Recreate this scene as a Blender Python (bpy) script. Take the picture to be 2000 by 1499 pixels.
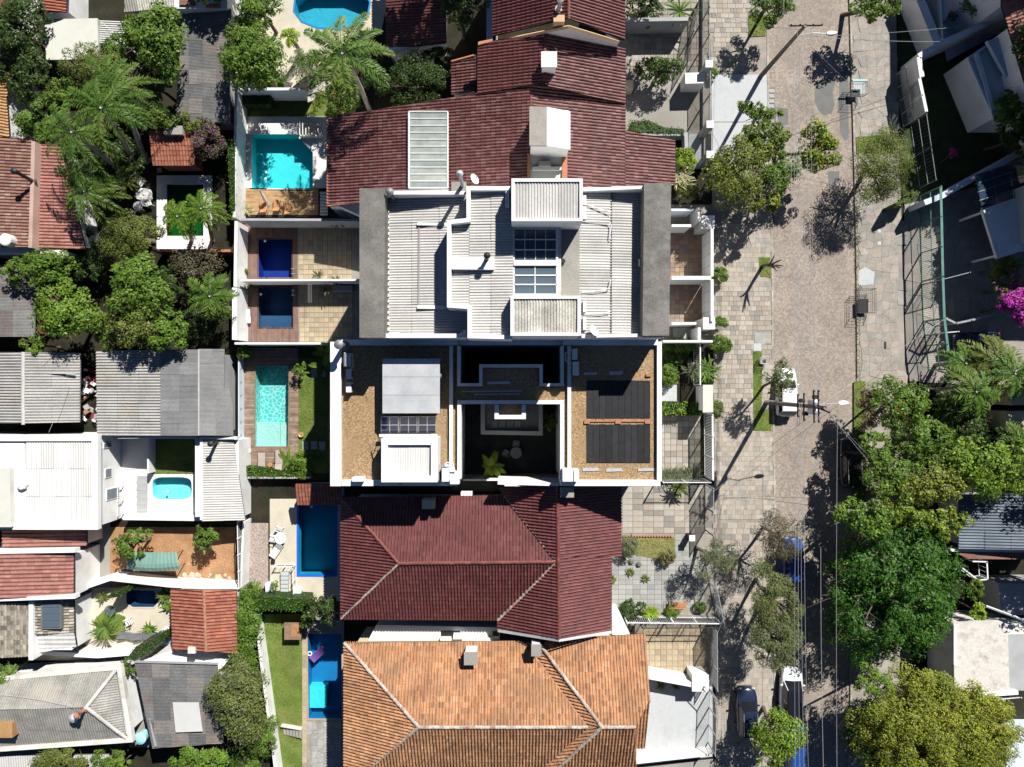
import bpy, bmesh, math, random
import numpy as np
from mathutils import Vector, Matrix
from mathutils.geometry import tessellate_polygon

# ------------------------------------------------------------------ camera, sky, sun, exposure
H = 59.2                     # camera height above the street
G = 1.0 / 22.5               # metres per photo pixel at street level
sc = bpy.context.scene
for o in list(bpy.data.objects):
    bpy.data.objects.remove(o)
cam_d = bpy.data.cameras.new('camera'); cam = bpy.data.objects.new('camera', cam_d)
sc.collection.objects.link(cam); sc.camera = cam
cam.location = (0, 0, H); cam.rotation_euler = (0, 0, 0)
cam_d.sensor_width = 36; cam_d.lens = 36 * H / (2000 * G); cam_d.clip_end = 3000; cam_d.clip_start = 0.5

SX, SY = 0.53, 0.915        # ground shadow per metre of height goes (-SX, -SY)
ELEV = math.atan2(1, math.hypot(SX, SY)); AZ = math.atan2(SX, SY)   # azimuth from +Y towards +X
world = bpy.data.worlds.new('World'); sc.world = world; world.use_nodes = True
nt = world.node_tree; nt.nodes.clear()
wo = nt.nodes.new('ShaderNodeOutputWorld'); bg = nt.nodes.new('ShaderNodeBackground')
sky = nt.nodes.new('ShaderNodeTexSky'); sky.sky_type = 'NISHITA'; sky.sun_disc = False
sky.sun_elevation = ELEV; sky.sun_rotation = AZ; sky.altitude = 3000; sky.air_density = 0.7; sky.dust_density = 0.0; sky.ozone_density = 5.0
bg.inputs['Strength'].default_value = 0.05
nt.links.new(sky.outputs[0], bg.inputs[0]); nt.links.new(bg.outputs[0], wo.inputs[0])
sun_d = bpy.data.lights.new('sun', 'SUN'); sun_d.energy = 5.0; sun_d.angle = math.radians(0.5)
sun_d.color = (1.0, 0.965, 0.91)
sun = bpy.data.objects.new('sun', sun_d); sc.collection.objects.link(sun)
sun.rotation_euler = Vector((SX, SY, 1)).to_track_quat('Z', 'Y').to_euler(); sun.location = (40, 70, 90)
sc.view_settings.view_transform = 'Standard'; sc.view_settings.look = 'None'
sc.view_settings.gamma = 1; sc.view_settings.use_curve_mapping = False
sc.view_settings.exposure = 0.52
sc.render.engine = 'CYCLES'
sc.cycles.max_bounces = 5; sc.cycles.diffuse_bounces = 1; sc.cycles.transparent_max_bounces = 10

R = random.Random(7)
NR = np.random.RandomState(7)
C = sc.collection

def W(px, py, z=0.0):
    s = (H - z) / H * G
    return Vector(((px - 1000) * s, -(py - 749.5) * s, z))

# ------------------------------------------------------------------ materials
M = {}
def mat(key, cols, rough=0.8, nscale=1.5, namt=0.25, bump=0.0, bscale=20, metal=0.0, stain=None, stain_scale=0.4,
        fine=0.0, fscale=40, pattern=None, spec=0.3, transl=0.0, coat=0.0):
    """cols: 1..n linear colours picked by the 'tint' attribute; noise varies brightness; stain mixes a dirt colour in blotches"""
    m = bpy.data.materials.new(key); m.use_nodes = True
    n = m.node_tree.nodes; L = m.node_tree.links
    b = n['Principled BSDF']; out = n['Material Output']
    b.inputs['Roughness'].default_value = rough; b.inputs['Metallic'].default_value = metal
    b.inputs['Specular IOR Level'].default_value = spec
    b.inputs['Coat Weight'].default_value = coat
    tc = n.new('ShaderNodeTexCoord')
    if len(cols) > 1:
        at = n.new('ShaderNodeAttribute'); at.attribute_name = 'tint'
        cr = n.new('ShaderNodeValToRGB'); cr.color_ramp.interpolation = 'LINEAR'
        els = cr.color_ramp.elements
        while len(els) < len(cols): els.new(0.5)
        for i, c in enumerate(cols):
            els[i].position = i / (len(cols) - 1); els[i].color = (*c, 1)
        L.new(at.outputs['Fac'], cr.inputs[0]); col = cr.outputs[0]
    else:
        rgb = n.new('ShaderNodeRGB'); rgb.outputs[0].default_value = (*cols[0], 1); col = rgb.outputs[0]
    def scaled(col, val, lo, hi, f0=0.3, f1=0.7):
        mr = n.new('ShaderNodeMapRange'); L.new(val, mr.inputs[0])
        mr.inputs[1].default_value = f0; mr.inputs[2].default_value = f1
        mr.inputs[3].default_value = lo; mr.inputs[4].default_value = hi
        mx = n.new('ShaderNodeVectorMath'); mx.operation = 'SCALE'
        L.new(col, mx.inputs[0]); L.new(mr.outputs[0], mx.inputs['Scale']); return mx.outputs[0]
    if namt:
        ns = n.new('ShaderNodeTexNoise'); ns.inputs['Scale'].default_value = nscale; ns.inputs['Detail'].default_value = 6
        L.new(tc.outputs['Object'], ns.inputs['Vector']); col = scaled(col, ns.outputs[0], 1 - namt, 1 + namt)
    if fine:
        nf = n.new('ShaderNodeTexNoise'); nf.inputs['Scale'].default_value = fscale; nf.inputs['Detail'].default_value = 3
        L.new(tc.outputs['Object'], nf.inputs['Vector']); col = scaled(col, nf.outputs[0], 1 - fine, 1 + fine)
    bumpsrc = None
    if pattern:
        kind, sca, amt = pattern[:3]
        if kind == 'cobble':
            v = n.new('ShaderNodeTexVoronoi'); v.inputs['Scale'].default_value = sca; v.feature = 'F1'
            L.new(tc.outputs['Object'], v.inputs['Vector'])
            sep = n.new('ShaderNodeSeparateColor'); L.new(v.outputs['Color'], sep.inputs[0])
            col = scaled(col, sep.outputs[0], 1 - amt, 1 + amt, 0, 1)
            v2 = n.new('ShaderNodeTexVoronoi'); v2.inputs['Scale'].default_value = sca; v2.feature = 'DISTANCE_TO_EDGE'
            L.new(tc.outputs['Object'], v2.inputs['Vector'])
            mr = n.new('ShaderNodeMapRange'); L.new(v2.outputs[0], mr.inputs[0])
            mr.inputs[2].default_value = 0.12; mr.inputs[3].default_value = 0.45 if len(pattern) < 4 else pattern[3]; mr.inputs[4].default_value = 1
            mx = n.new('ShaderNodeVectorMath'); mx.operation = 'SCALE'
            L.new(col, mx.inputs[0]); L.new(mr.outputs[0], mx.inputs['Scale']); col = mx.outputs[0]
            bumpsrc = mr.outputs[0]
        if kind == 'brick':
            v = n.new('ShaderNodeTexBrick'); v.inputs['Scale'].default_value = sca
            v.inputs['Color1'].default_value = (1, 1, 1, 1); v.inputs['Color2'].default_value = (1 - amt,) * 3 + (1,)
            v.inputs['Mortar'].default_value = (.45, .45, .45, 1); v.inputs['Mortar Size'].default_value = 0.03
            L.new(tc.outputs['Object'], v.inputs['Vector'])
            mx = n.new('ShaderNodeVectorMath'); mx.operation = 'MULTIPLY'
            L.new(col, mx.inputs[0]); L.new(v.outputs['Color'], mx.inputs[1]); col = mx.outputs[0]
        if kind == 'web':     # bright network: water caustics painted into the colour
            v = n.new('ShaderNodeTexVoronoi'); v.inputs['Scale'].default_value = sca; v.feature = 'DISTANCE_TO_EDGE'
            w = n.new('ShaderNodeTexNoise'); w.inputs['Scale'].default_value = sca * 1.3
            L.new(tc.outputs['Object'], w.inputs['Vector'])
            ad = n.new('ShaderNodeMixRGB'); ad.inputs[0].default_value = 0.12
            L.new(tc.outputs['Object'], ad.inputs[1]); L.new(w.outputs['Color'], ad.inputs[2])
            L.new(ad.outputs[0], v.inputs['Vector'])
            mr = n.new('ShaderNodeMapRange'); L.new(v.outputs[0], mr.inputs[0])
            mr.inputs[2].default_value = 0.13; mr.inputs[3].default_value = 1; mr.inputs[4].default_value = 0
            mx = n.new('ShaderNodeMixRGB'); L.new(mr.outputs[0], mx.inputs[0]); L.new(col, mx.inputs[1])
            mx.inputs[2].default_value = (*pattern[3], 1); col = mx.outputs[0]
    if stain:
        s1 = n.new('ShaderNodeTexNoise'); s1.inputs['Scale'].default_value = stain_scale; s1.inputs['Detail'].default_value = 8
        s1.inputs['Roughness'].default_value = 0.65
        L.new(tc.outputs['Object'], s1.inputs['Vector'])
        mr = n.new('ShaderNodeMapRange'); L.new(s1.outputs[0], mr.inputs[0])
        mr.inputs[1].default_value = 0.48; mr.inputs[2].default_value = 0.68; mr.inputs[4].default_value = 0.8
        mx = n.new('ShaderNodeMixRGB'); L.new(mr.outputs[0], mx.inputs[0]); L.new(col, mx.inputs[1])
        mx.inputs[2].default_value = (*stain, 1); col = mx.outputs[0]
    L.new(col, b.inputs['Base Color'])
    if bump:
        bp = n.new('ShaderNodeBump'); bp.inputs['Strength'].default_value = bump; bp.inputs['Distance'].default_value = 0.03
        if bumpsrc is None:
            nb = n.new('ShaderNodeTexNoise'); nb.inputs['Scale'].default_value = bscale; nb.inputs['Detail'].default_value = 4
            L.new(tc.outputs['Object'], nb.inputs['Vector']); bumpsrc = nb.outputs[0]
        L.new(bumpsrc, bp.inputs['Height']); L.new(bp.outputs[0], b.inputs['Normal'])
    if transl:
        tr = n.new('ShaderNodeBsdfTranslucent'); L.new(col, tr.inputs[0])
        ms = n.new('ShaderNodeMixShader'); ms.inputs[0].default_value = transl
        L.new(b.outputs[0], ms.inputs[1]); L.new(tr.outputs[0], ms.inputs[2]); L.new(ms.outputs[0], out.inputs[0])
    M[key] = m
    return m

def water_mat(key, tint, bump=0.15, bscale=3.0):
    m = bpy.data.materials.new(key); m.use_nodes = True
    n = m.node_tree.nodes; L = m.node_tree.links; n.clear()
    out = n.new('ShaderNodeOutputMaterial'); tp = n.new('ShaderNodeBsdfTransparent'); tp.inputs[0].default_value = (*tint, 1)
    gl = n.new('ShaderNodeBsdfGlossy'); gl.inputs['Roughness'].default_value = 0.03
    fr = n.new('ShaderNodeFresnel'); fr.inputs[0].default_value = 1.33
    tc = n.new('ShaderNodeTexCoord'); ns = n.new('ShaderNodeTexNoise'); ns.inputs['Scale'].default_value = bscale
    ns.inputs['Detail'].default_value = 3; ns.inputs['Distortion'].default_value = 0.6
    bp = n.new('ShaderNodeBump'); bp.inputs['Strength'].default_value = bump; bp.inputs['Distance'].default_value = 0.1
    L.new(tc.outputs['Object'], ns.inputs['Vector']); L.new(ns.outputs[0], bp.inputs['Height'])
    L.new(bp.outputs[0], gl.inputs['Normal']); L.new(bp.outputs[0], fr.inputs['Normal'])
    ms = n.new('ShaderNodeMixShader'); L.new(fr.outputs[0], ms.inputs[0]); L.new(tp.outputs[0], ms.inputs[1]); L.new(gl.outputs[0], ms.inputs[2])
    L.new(ms.outputs[0], out.inputs[0]); M[key] = m
    return m

def glass_mat(key, tint, alpha, rough=0.05):
    """tinted pane: part see-through, part tinted body, glossy on top"""
    m = bpy.data.materials.new(key); m.use_nodes = True
    n = m.node_tree.nodes; L = m.node_tree.links
    b = n['Principled BSDF']; b.inputs['Base Color'].default_value = (*tint, 1)
    b.inputs['Roughness'].default_value = rough; b.inputs['Alpha'].default_value = alpha
    b.inputs['Specular IOR Level'].default_value = 0.6
    M[key] = m
    return m

# ground stuff
mat('soil', [(.026, .022, .014)], .95, .6, .5, .6, 8, fine=.4, fscale=9, stain=(.018, .03, .008), stain_scale=.5)
mat('road_cobble', [(.335, .285, .24)], .85, .35, .16, .5, pattern=('cobble', 6.5, .22, .74), fine=.05, fscale=14, stain=(.27, .23, .19), stain_scale=.12)
mat('asphalt_patch', [(.17, .17, .165)], .9, 1.2, .12, .3, 60, fine=.15, fscale=50)
mat('kerb', [(.42, .37, .30), (.30, .27, .22), (.5, .46, .39)], .9, 3, .2, .3, 30)
mat('mortar', [(.31, .285, .24)], .95, .8, .25, .3, 30, fine=.2, fscale=25)
mat('paver_tan', [(.38, .33, .27), (.42, .37, .31), (.31, .285, .245), (.40, .36, .30), (.45, .405, .34), (.35, .295, .24), (.40, .375, .33), (.27, .25, .22)], .85, 2.5, .12, .25, 30, fine=.12, fscale=18)
mat('paver_yellow', [(.44, .355, .23), (.49, .40, .27), (.38, .305, .21), (.46, .38, .26), (.34, .28, .2)], .85, 2.5, .15, .25, 30, fine=.12, fscale=18)
mat('paver_brown', [(.30, .20, .14), (.38, .27, .19), (.2, .15, .12), (.34, .26, .2), (.25, .2, .17)], .85, 2.5, .15, .25, 30, fine=.12, fscale=18)
mat('crazy', [(.33, .30, .26), (.39, .35, .30), (.285, .275, .25), (.37, .32, .27)], .9, 1.2, .14, .3, 25, fine=.15, fscale=14, stain=(.25, .235, .20), stain_scale=.5)
mat('slab_grey', [(.35, .35, .325), (.41, .405, .38), (.30, .30, .28)], .9, 1.2, .1, .2, 25, fine=.12, fscale=10)
mat('pale_concrete', [(.50, .52, .53)], .9, .5, .1, .2, 25, fine=.08, fscale=12, stain=(.38, .40, .41), stain_scale=.5)
mat('concrete', [(.32, .30, .27)], .9, .6, .2, .3, 25, fine=.15, fscale=12, stain=(.22, .205, .18), stain_scale=.3)
mat('dark_concrete', [(.165, .155, .14)], .9, .5, .25, .3, 30, fine=.25, fscale=9, stain=(.25, .24, .22), stain_scale=1.1)
mat('cream_floor', [(.58, .53, .42)], .85, .7, .1, .1, 30, fine=.06, fscale=14, stain=(.45, .41, .33), stain_scale=.3)
mat('white_floor', [(.80, .80, .77)], .8, .7, .06, 0, fine=.05, fscale=12, stain=(.62, .60, .55), stain_scale=.35)
mat('lawn', [(.13, .19, .035)], .95, .7, .3, .6, 18, fine=.4, fscale=14, stain=(.20, .17, .07), stain_scale=.35)
mat('lawn_dry', [(.26, .24, .09)], .95, .9, .3, .6, 18, fine=.35, fscale=14, stain=(.12, .15, .04), stain_scale=.8)
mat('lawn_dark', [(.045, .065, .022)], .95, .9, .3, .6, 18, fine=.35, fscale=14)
mat('blade', [(.13, .21, .035), (.20, .27, .05), (.10, .16, .03), (.25, .25, .08)], .7, 2, .2, transl=.2)
mat('earth', [(.40, .225, .115)], .95, .8, .25, .8, 6, fine=.3, fscale=9, stain=(.30, .13, .06), stain_scale=.5)
mat('pink_gravel', [(.44, .36, .31)], .95, 1, .1, .5, pattern=('cobble', 14, .35, .55))
mat('roof_gravel', [(.42, .285, .155)], .95, .5, .1, .8, pattern=('cobble', 13, .42, .5), fine=.08, fscale=40, stain=(.37, .25, .14), stain_scale=.4)
mat('deck_brown', [(.20, .125, .10), (.24, .15, .12), (.17, .105, .085)], .75, 2, .15, .2, 30)
mat('deck_tan', [(.42, .27, .13), (.48, .32, .17), (.36, .23, .11), (.30, .19, .1)], .75, 2, .15, .2, 30)
mat('deck_weathered', [(.25, .165, .11), (.31, .22, .155), (.19, .13, .09), (.36, .29, .22)], .8, 2, .22, .2, 30)
# building stuff
mat('white', [(.82, .82, .80)], .75, .5, .04, .05, 30, stain=(.62, .61, .57), stain_scale=.35)
mat('white_clean', [(.84, .84, .83)], .6, .5, .02)
mat('white_dirty', [(.70, .68, .62)], .85, .8, .12, .1, 30, stain=(.42, .39, .33), stain_scale=.7)
mat('old_slab', [(.64, .61, .56)], .9, .9, .2, .2, 30, stain=(.26, .235, .20), stain_scale=.9, fine=.1, fscale=8)
mat('offwhite', [(.62, .62, .55)], .85, .5, .1, .1, 30, stain=(.50, .50, .42), stain_scale=.5)
mat('cream', [(.66, .56, .38)], .85, .5, .1, .1, 30)
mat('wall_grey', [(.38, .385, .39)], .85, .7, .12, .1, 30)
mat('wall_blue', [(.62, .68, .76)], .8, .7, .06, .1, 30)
mat('pink_wall', [(.50, .35, .29)], .85, .7, .1, stain=(.38, .27, .22), stain_scale=.5)
mat('brick_wall', [(.30, .13, .08)], .9, 1, .2, .3, pattern=('brick', 3.5, .3))
mat('tile_maroon', [(.125, .037, .036), (.145, .044, .042), (.11, .032, .032), (.165, .058, .054)], .55, .7, .16, .1, 30, fine=.15, fscale=10, spec=.5)
mat('tile_maroon_old', [(.125, .040, .038), (.165, .062, .056), (.145, .050, .046), (.22, .115, .105), (.11, .034, .033), (.175, .072, .066)], .6, .9, .2, .1, 30, fine=.2, fscale=10, spec=.5)
mat('tile_orange', [(.44, .215, .105), (.50, .265, .135), (.38, .18, .085), (.54, .31, .175), (.28, .15, .085), (.47, .235, .115)], .8, .7, .18, .1, 30, fine=.2, fscale=10, stain=(.30, .17, .10), stain_scale=.5)
mat('tile_red', [(.30, .105, .065), (.35, .13, .08), (.25, .08, .055), (.36, .16, .11)], .75, .7, .18, .1, 30, fine=.2, fscale=10, stain=(.24, .085, .055), stain_scale=.6)
mat('tile_salmon', [(.31, .135, .11), (.36, .175, .145), (.26, .11, .088)], .8, .7, .18, .1, 30, fine=.2, fscale=10)
mat('tile_brown', [(.235, .12, .09), (.29, .16, .125), (.20, .10, .078), (.35, .24, .19)], .8, .7, .2, .1, 30, fine=.2, fscale=10)
mat('tile_grey', [(.26, .23, .18), (.36, .33, .27), (.15, .13, .11), (.45, .41, .33)], .9, 1, .25, .1, 30, fine=.25, fscale=10)
mat('tile_ochre', [(.40, .23, .10), (.47, .28, .13), (.33, .18, .08)], .8, .7, .2, .1, 30, fine=.2, fscale=10)
mat('ridge_maroon', [(.16, .05, .042), (.2, .065, .055)], .6, 1.5, .2, .1, 30, fine=.3, fscale=10)
mat('ridge_grey', [(.40, .33, .28), (.48, .42, .36), (.33, .22, .17)], .9, 2, .2, .3, 30, fine=.3, fscale=8)
mat('ridge_orange', [(.42, .20, .11), (.34, .18, .12)], .8, 1.5, .2, .1, 30, fine=.3, fscale=8)
mat('fascia', [(.45, .19, .11)], .7, 1, .15)
mat('sheet_light', [(.49, .475, .45), (.55, .535, .505), (.43, .42, .395)], .85, .8, .1, .1, 30, fine=.1, fscale=8, stain=(.45, .435, .41), stain_scale=.4)
mat('sheet_aged', [(.56, .54, .47), (.40, .38, .33), (.64, .62, .55), (.30, .285, .25)], .85, .8, .2, .1, 30, fine=.25, fscale=9)
mat('sheet_white', [(.60, .595, .57), (.66, .655, .63), (.56, .555, .53)], .75, .8, .05)
mat('sheet_grey', [(.27, .26, .24), (.30, .29, .265), (.25, .24, .215), (.33, .32, .29)], .85, .8, .2, .1, 30, fine=.18, fscale=7, stain=(.36, .33, .28), stain_scale=.35)
mat('sheet_tan', [(.34, .33, .31), (.385, .375, .355), (.32, .31, .295), (.36, .335, .295)], .85, .8, .12, .1, 30, fine=.15, fscale=7, stain=(.42, .405, .38), stain_scale=.35)
mat('sheet_slate', [(.13, .13, .13), (.17, .17, .168), (.11, .112, .115), (.20, .165, .15), (.22, .215, .205)], .85, 1.2, .15, .2, 30, fine=.22, fscale=9)
mat('sheet_silver', [(.20, .20, .20), (.23, .23, .23), (.185, .187, .19), (.26, .26, .26)], .7, 1.2, .1, .2, 30, fine=.15, fscale=9)
mat('sheet_dark', [(.16, .125, .115), (.20, .2, .195), (.14, .11, .10), (.25, .25, .24)], .85, 1.2, .15, .2, 30, fine=.2, fscale=9)
mat('sheet_blue', [(.13, .155, .19), (.15, .18, .215), (.11, .135, .165)], .7, 1, .15, fine=.1, fscale=9)
mat('sheet_green', [(.30, .52, .43)], .6, 1, .1, fine=.05)
mat('galvanised', [(.56, .58, .60)], .5, .8, .12, .05, 10, metal=.35, stain=(.62, .60, .58), stain_scale=.5, fine=.06, fscale=6)
mat('metal_light', [(.62, .63, .64)], .45, 1, .08, metal=.5)
mat('metal_grey', [(.22, .23, .235)], .55, 2, .15, metal=.4)
mat('metal_dark', [(.035, .035, .037)], .5, 2, .15, metal=.3)
mat('fence_grey', [(.30, .31, .32)], .6, 2, .15)
mat('fence_dark', [(.05, .052, .055)], .6, 2, .15)
mat('fence_green', [(.10, .23, .20)], .6, 2, .15)
mat('fence_white', [(.75, .76, .76)], .6, 2, .08)
mat('rubber_black', [(.020, .021, .023), (.028, .029, .032), (.016, .017, .018)], .65, 2, .2, .1, 40, fine=.2, fscale=12)
mat('solar_cell', [(.022, .022, .06)], .12, 3, .2, spec=.7)
mat('pole_concrete', [(.20, .175, .15)], .9, 2, .2, .2, 20)
mat('bark', [(.13, .10, .075), (.2, .16, .12)], .95, 3, .3, .5, 15)
mat('bark_pale', [(.40, .36, .30)], .95, 3, .25, .4, 15)
mat('pot', [(.40, .17, .09)], .8, 2, .15)
mat('fabric_grey', [(.40, .34, .29)], .9, 3, .1)
mat('fabric_white', [(.8, .79, .76)], .9, 3, .05)
mat('plastic_white', [(.82, .82, .81)], .4, 3, .02)
mat('plastic_red', [(.35, .03, .05)], .5, 3, .1)
mat('plastic_blue', [(.04, .16, .45)], .4, 3, .1)
mat('plastic_aqua', [(.35, .68, .72)], .5, 3, .05)
mat('plastic_purple', [(.13, .06, .26)], .5, 3, .1)
mat('brass', [(.55, .38, .16)], .5, 3, .1, metal=.5)
mat('wood', [(.38, .20, .10), (.44, .25, .13)], .7, 3, .2, .2, 30)
mat('wood_orange', [(.48, .23, .11)], .6, 3, .2)
mat('stone', [(.52, .42, .30), (.58, .49, .36), (.42, .33, .24)], .9, 3, .2, .4, 12)
mat('step_stone', [(.40, .40, .37), (.32, .32, .30)], .9, 3, .15, .3, 12)
mat('blue_tarp', [(.03, .09, .33)], .5, 3, .15)
mat('paint_white', [(.80, .81, .82)], .3, 1, .02, coat=.7)
mat('paint_navy', [(.018, .028, .06)], .25, 1, .05, coat=.8)
mat('paint_dark', [(.02, .02, .022)], .25, 1, .05, coat=.8)
mat('paint_blue', [(.02, .07, .25)], .3, 1, .05, coat=.7)
mat('car_glass', [(.012, .014, .018)], .06, 1, 0, spec=.8)
mat('tyre', [(.018, .018, .018)], .9, 5, .1)
mat('lamp_red', [(.45, .02, .02)], .3, 1, 0)
mat('lamp_clear', [(.6, .62, .65)], .15, 1, 0)
mat('hub', [(.35, .36, .37)], .35, 1, 0, metal=.8)
mat('cable', [(.42, .42, .43)], .6, 1, .1)
mat('dark_void', [(.03, .028, .026)], .95, 1, .2)
# pools
mat('pool_cyan', [(.06, .78, .84)], .6, .5, .06)
mat('pool_cobalt', [(.012, .055, .40)], .6, .5, .1, pattern=('brick', 3, .15))
mat('pool_slate', [(.045, .13, .28)], .6, .5, .1, pattern=('brick', 3, .15))
mat('pool_caustic', [(.10, .60, .57)], .6, .5, .05, pattern=('web', 3.2, 0, (.52, .86, .80)))  # pale web is the water's caustic light painted into the basin
mat('pool_mosaic_pale', [(.45, .76, .68)], .6, .5, .05, fine=.15, fscale=9)
mat('pool_blue', [(.01, .22, .52)], .6, .5, .08)
mat('pool_royal', [(.01, .14, .70)], .5, .5, .05)
mat('pool_green', [(.02, .13, .045)], .6, .5, .1)
mat('pool_teal', [(.03, .42, .58)], .6, .5, .1)
mat('pool_ink', [(.02, .07, .17)], .6, .5, .1)
mat('pool_tub', [(.25, .86, .92)], .5, .5, .03)
water_mat('water', (.90, .97, .98), .1, 2.0); water_mat('water_deep', (.72, .92, .96), .1, 2.0); water_mat('water_green', (.5, .8, .55))
glass_mat('glass_pale', (.55, .62, .60), .82, .15)
glass_mat('glass_blue', (.035, .06, .10), .9, .04)
glass_mat('glass_grey', (.10, .14, .18), .85, .08)
# foliage
def leafmat(key, cols, t=.28, rough=.5):
    mat(key, cols, rough, .6, .18, spec=.35, transl=t)
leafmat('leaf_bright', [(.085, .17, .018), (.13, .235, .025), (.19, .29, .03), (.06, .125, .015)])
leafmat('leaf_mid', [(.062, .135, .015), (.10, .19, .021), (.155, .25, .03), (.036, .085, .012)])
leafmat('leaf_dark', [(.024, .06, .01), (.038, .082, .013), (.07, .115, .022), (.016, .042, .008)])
leafmat('leaf_fern', [(.026, .095, .010), (.04, .13, .012), (.07, .175, .016), (.016, .058, .008)])
leafmat('leaf_olive', [(.085, .125, .024), (.13, .17, .03), (.19, .22, .045), (.055, .085, .018)])
leafmat('leaf_grey', [(.11, .135, .065), (.15, .175, .085), (.19, .21, .11), (.08, .10, .05)])
leafmat('leaf_yellow', [(.19, .25, .02), (.30, .35, .025), (.40, .39, .03), (.10, .165, .018)])
leafmat('leaf_lime', [(.20, .33, .02), (.28, .42, .03), (.33, .45, .04), (.14, .24, .02)])
leafmat('leaf_palm', [(.055, .135, .018), (.095, .19, .025), (.15, .24, .04), (.24, .28, .08)])
leafmat('leaf_dry', [(.22, .17, .08), (.30, .24, .12), (.17, .13, .06)])
leafmat('leaf_brownish', [(.12, .10, .06), (.16, .13, .08), (.09, .09, .04), (.2, .17, .11)])
leafmat('flower_magenta', [(.55, .03, .40), (.68, .05, .55), (.45, .02, .34)])
leafmat('flower_pink', [(.60, .03, .16), (.7, .06, .22)])
leafmat('flower_red', [(.35, .05, .03), (.45, .08, .05)])
leafmat('leaf_cream', [(.42, .40, .20), (.50, .48, .28), (.33, .32, .13)])

# ------------------------------------------------------------------ object helpers
ORG = {}
def tagp(o, label=None, cat=None, group=None, kind=None):
    if label: o['label'] = label
    if cat: o['category'] = cat
    if group: o['group'] = group
    if kind: o['kind'] = kind
    return o
def thing(name, label, cat, loc, group=None):
    o = bpy.data.objects.new(name, None); C.objects.link(o); o.empty_display_size = .3
    o.location = loc; ORG[o.name] = Vector(loc)
    return tagp(o, label, cat, group)
def copy_thing(root, loc, rot=0, label=None, group=None, scale=None):
    r = root.copy(); C.objects.link(r); r.location = loc; r.rotation_euler = (0, 0, rot)
    if scale: r.scale = scale
    if label: r['label'] = label
    if group: r['group'] = group
    for ch in list(root.children):
        c = ch.copy(); C.objects.link(c); c.parent = r
        for g in list(ch.children):
            d = g.copy(); C.objects.link(d); d.parent = c
    return r

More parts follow.
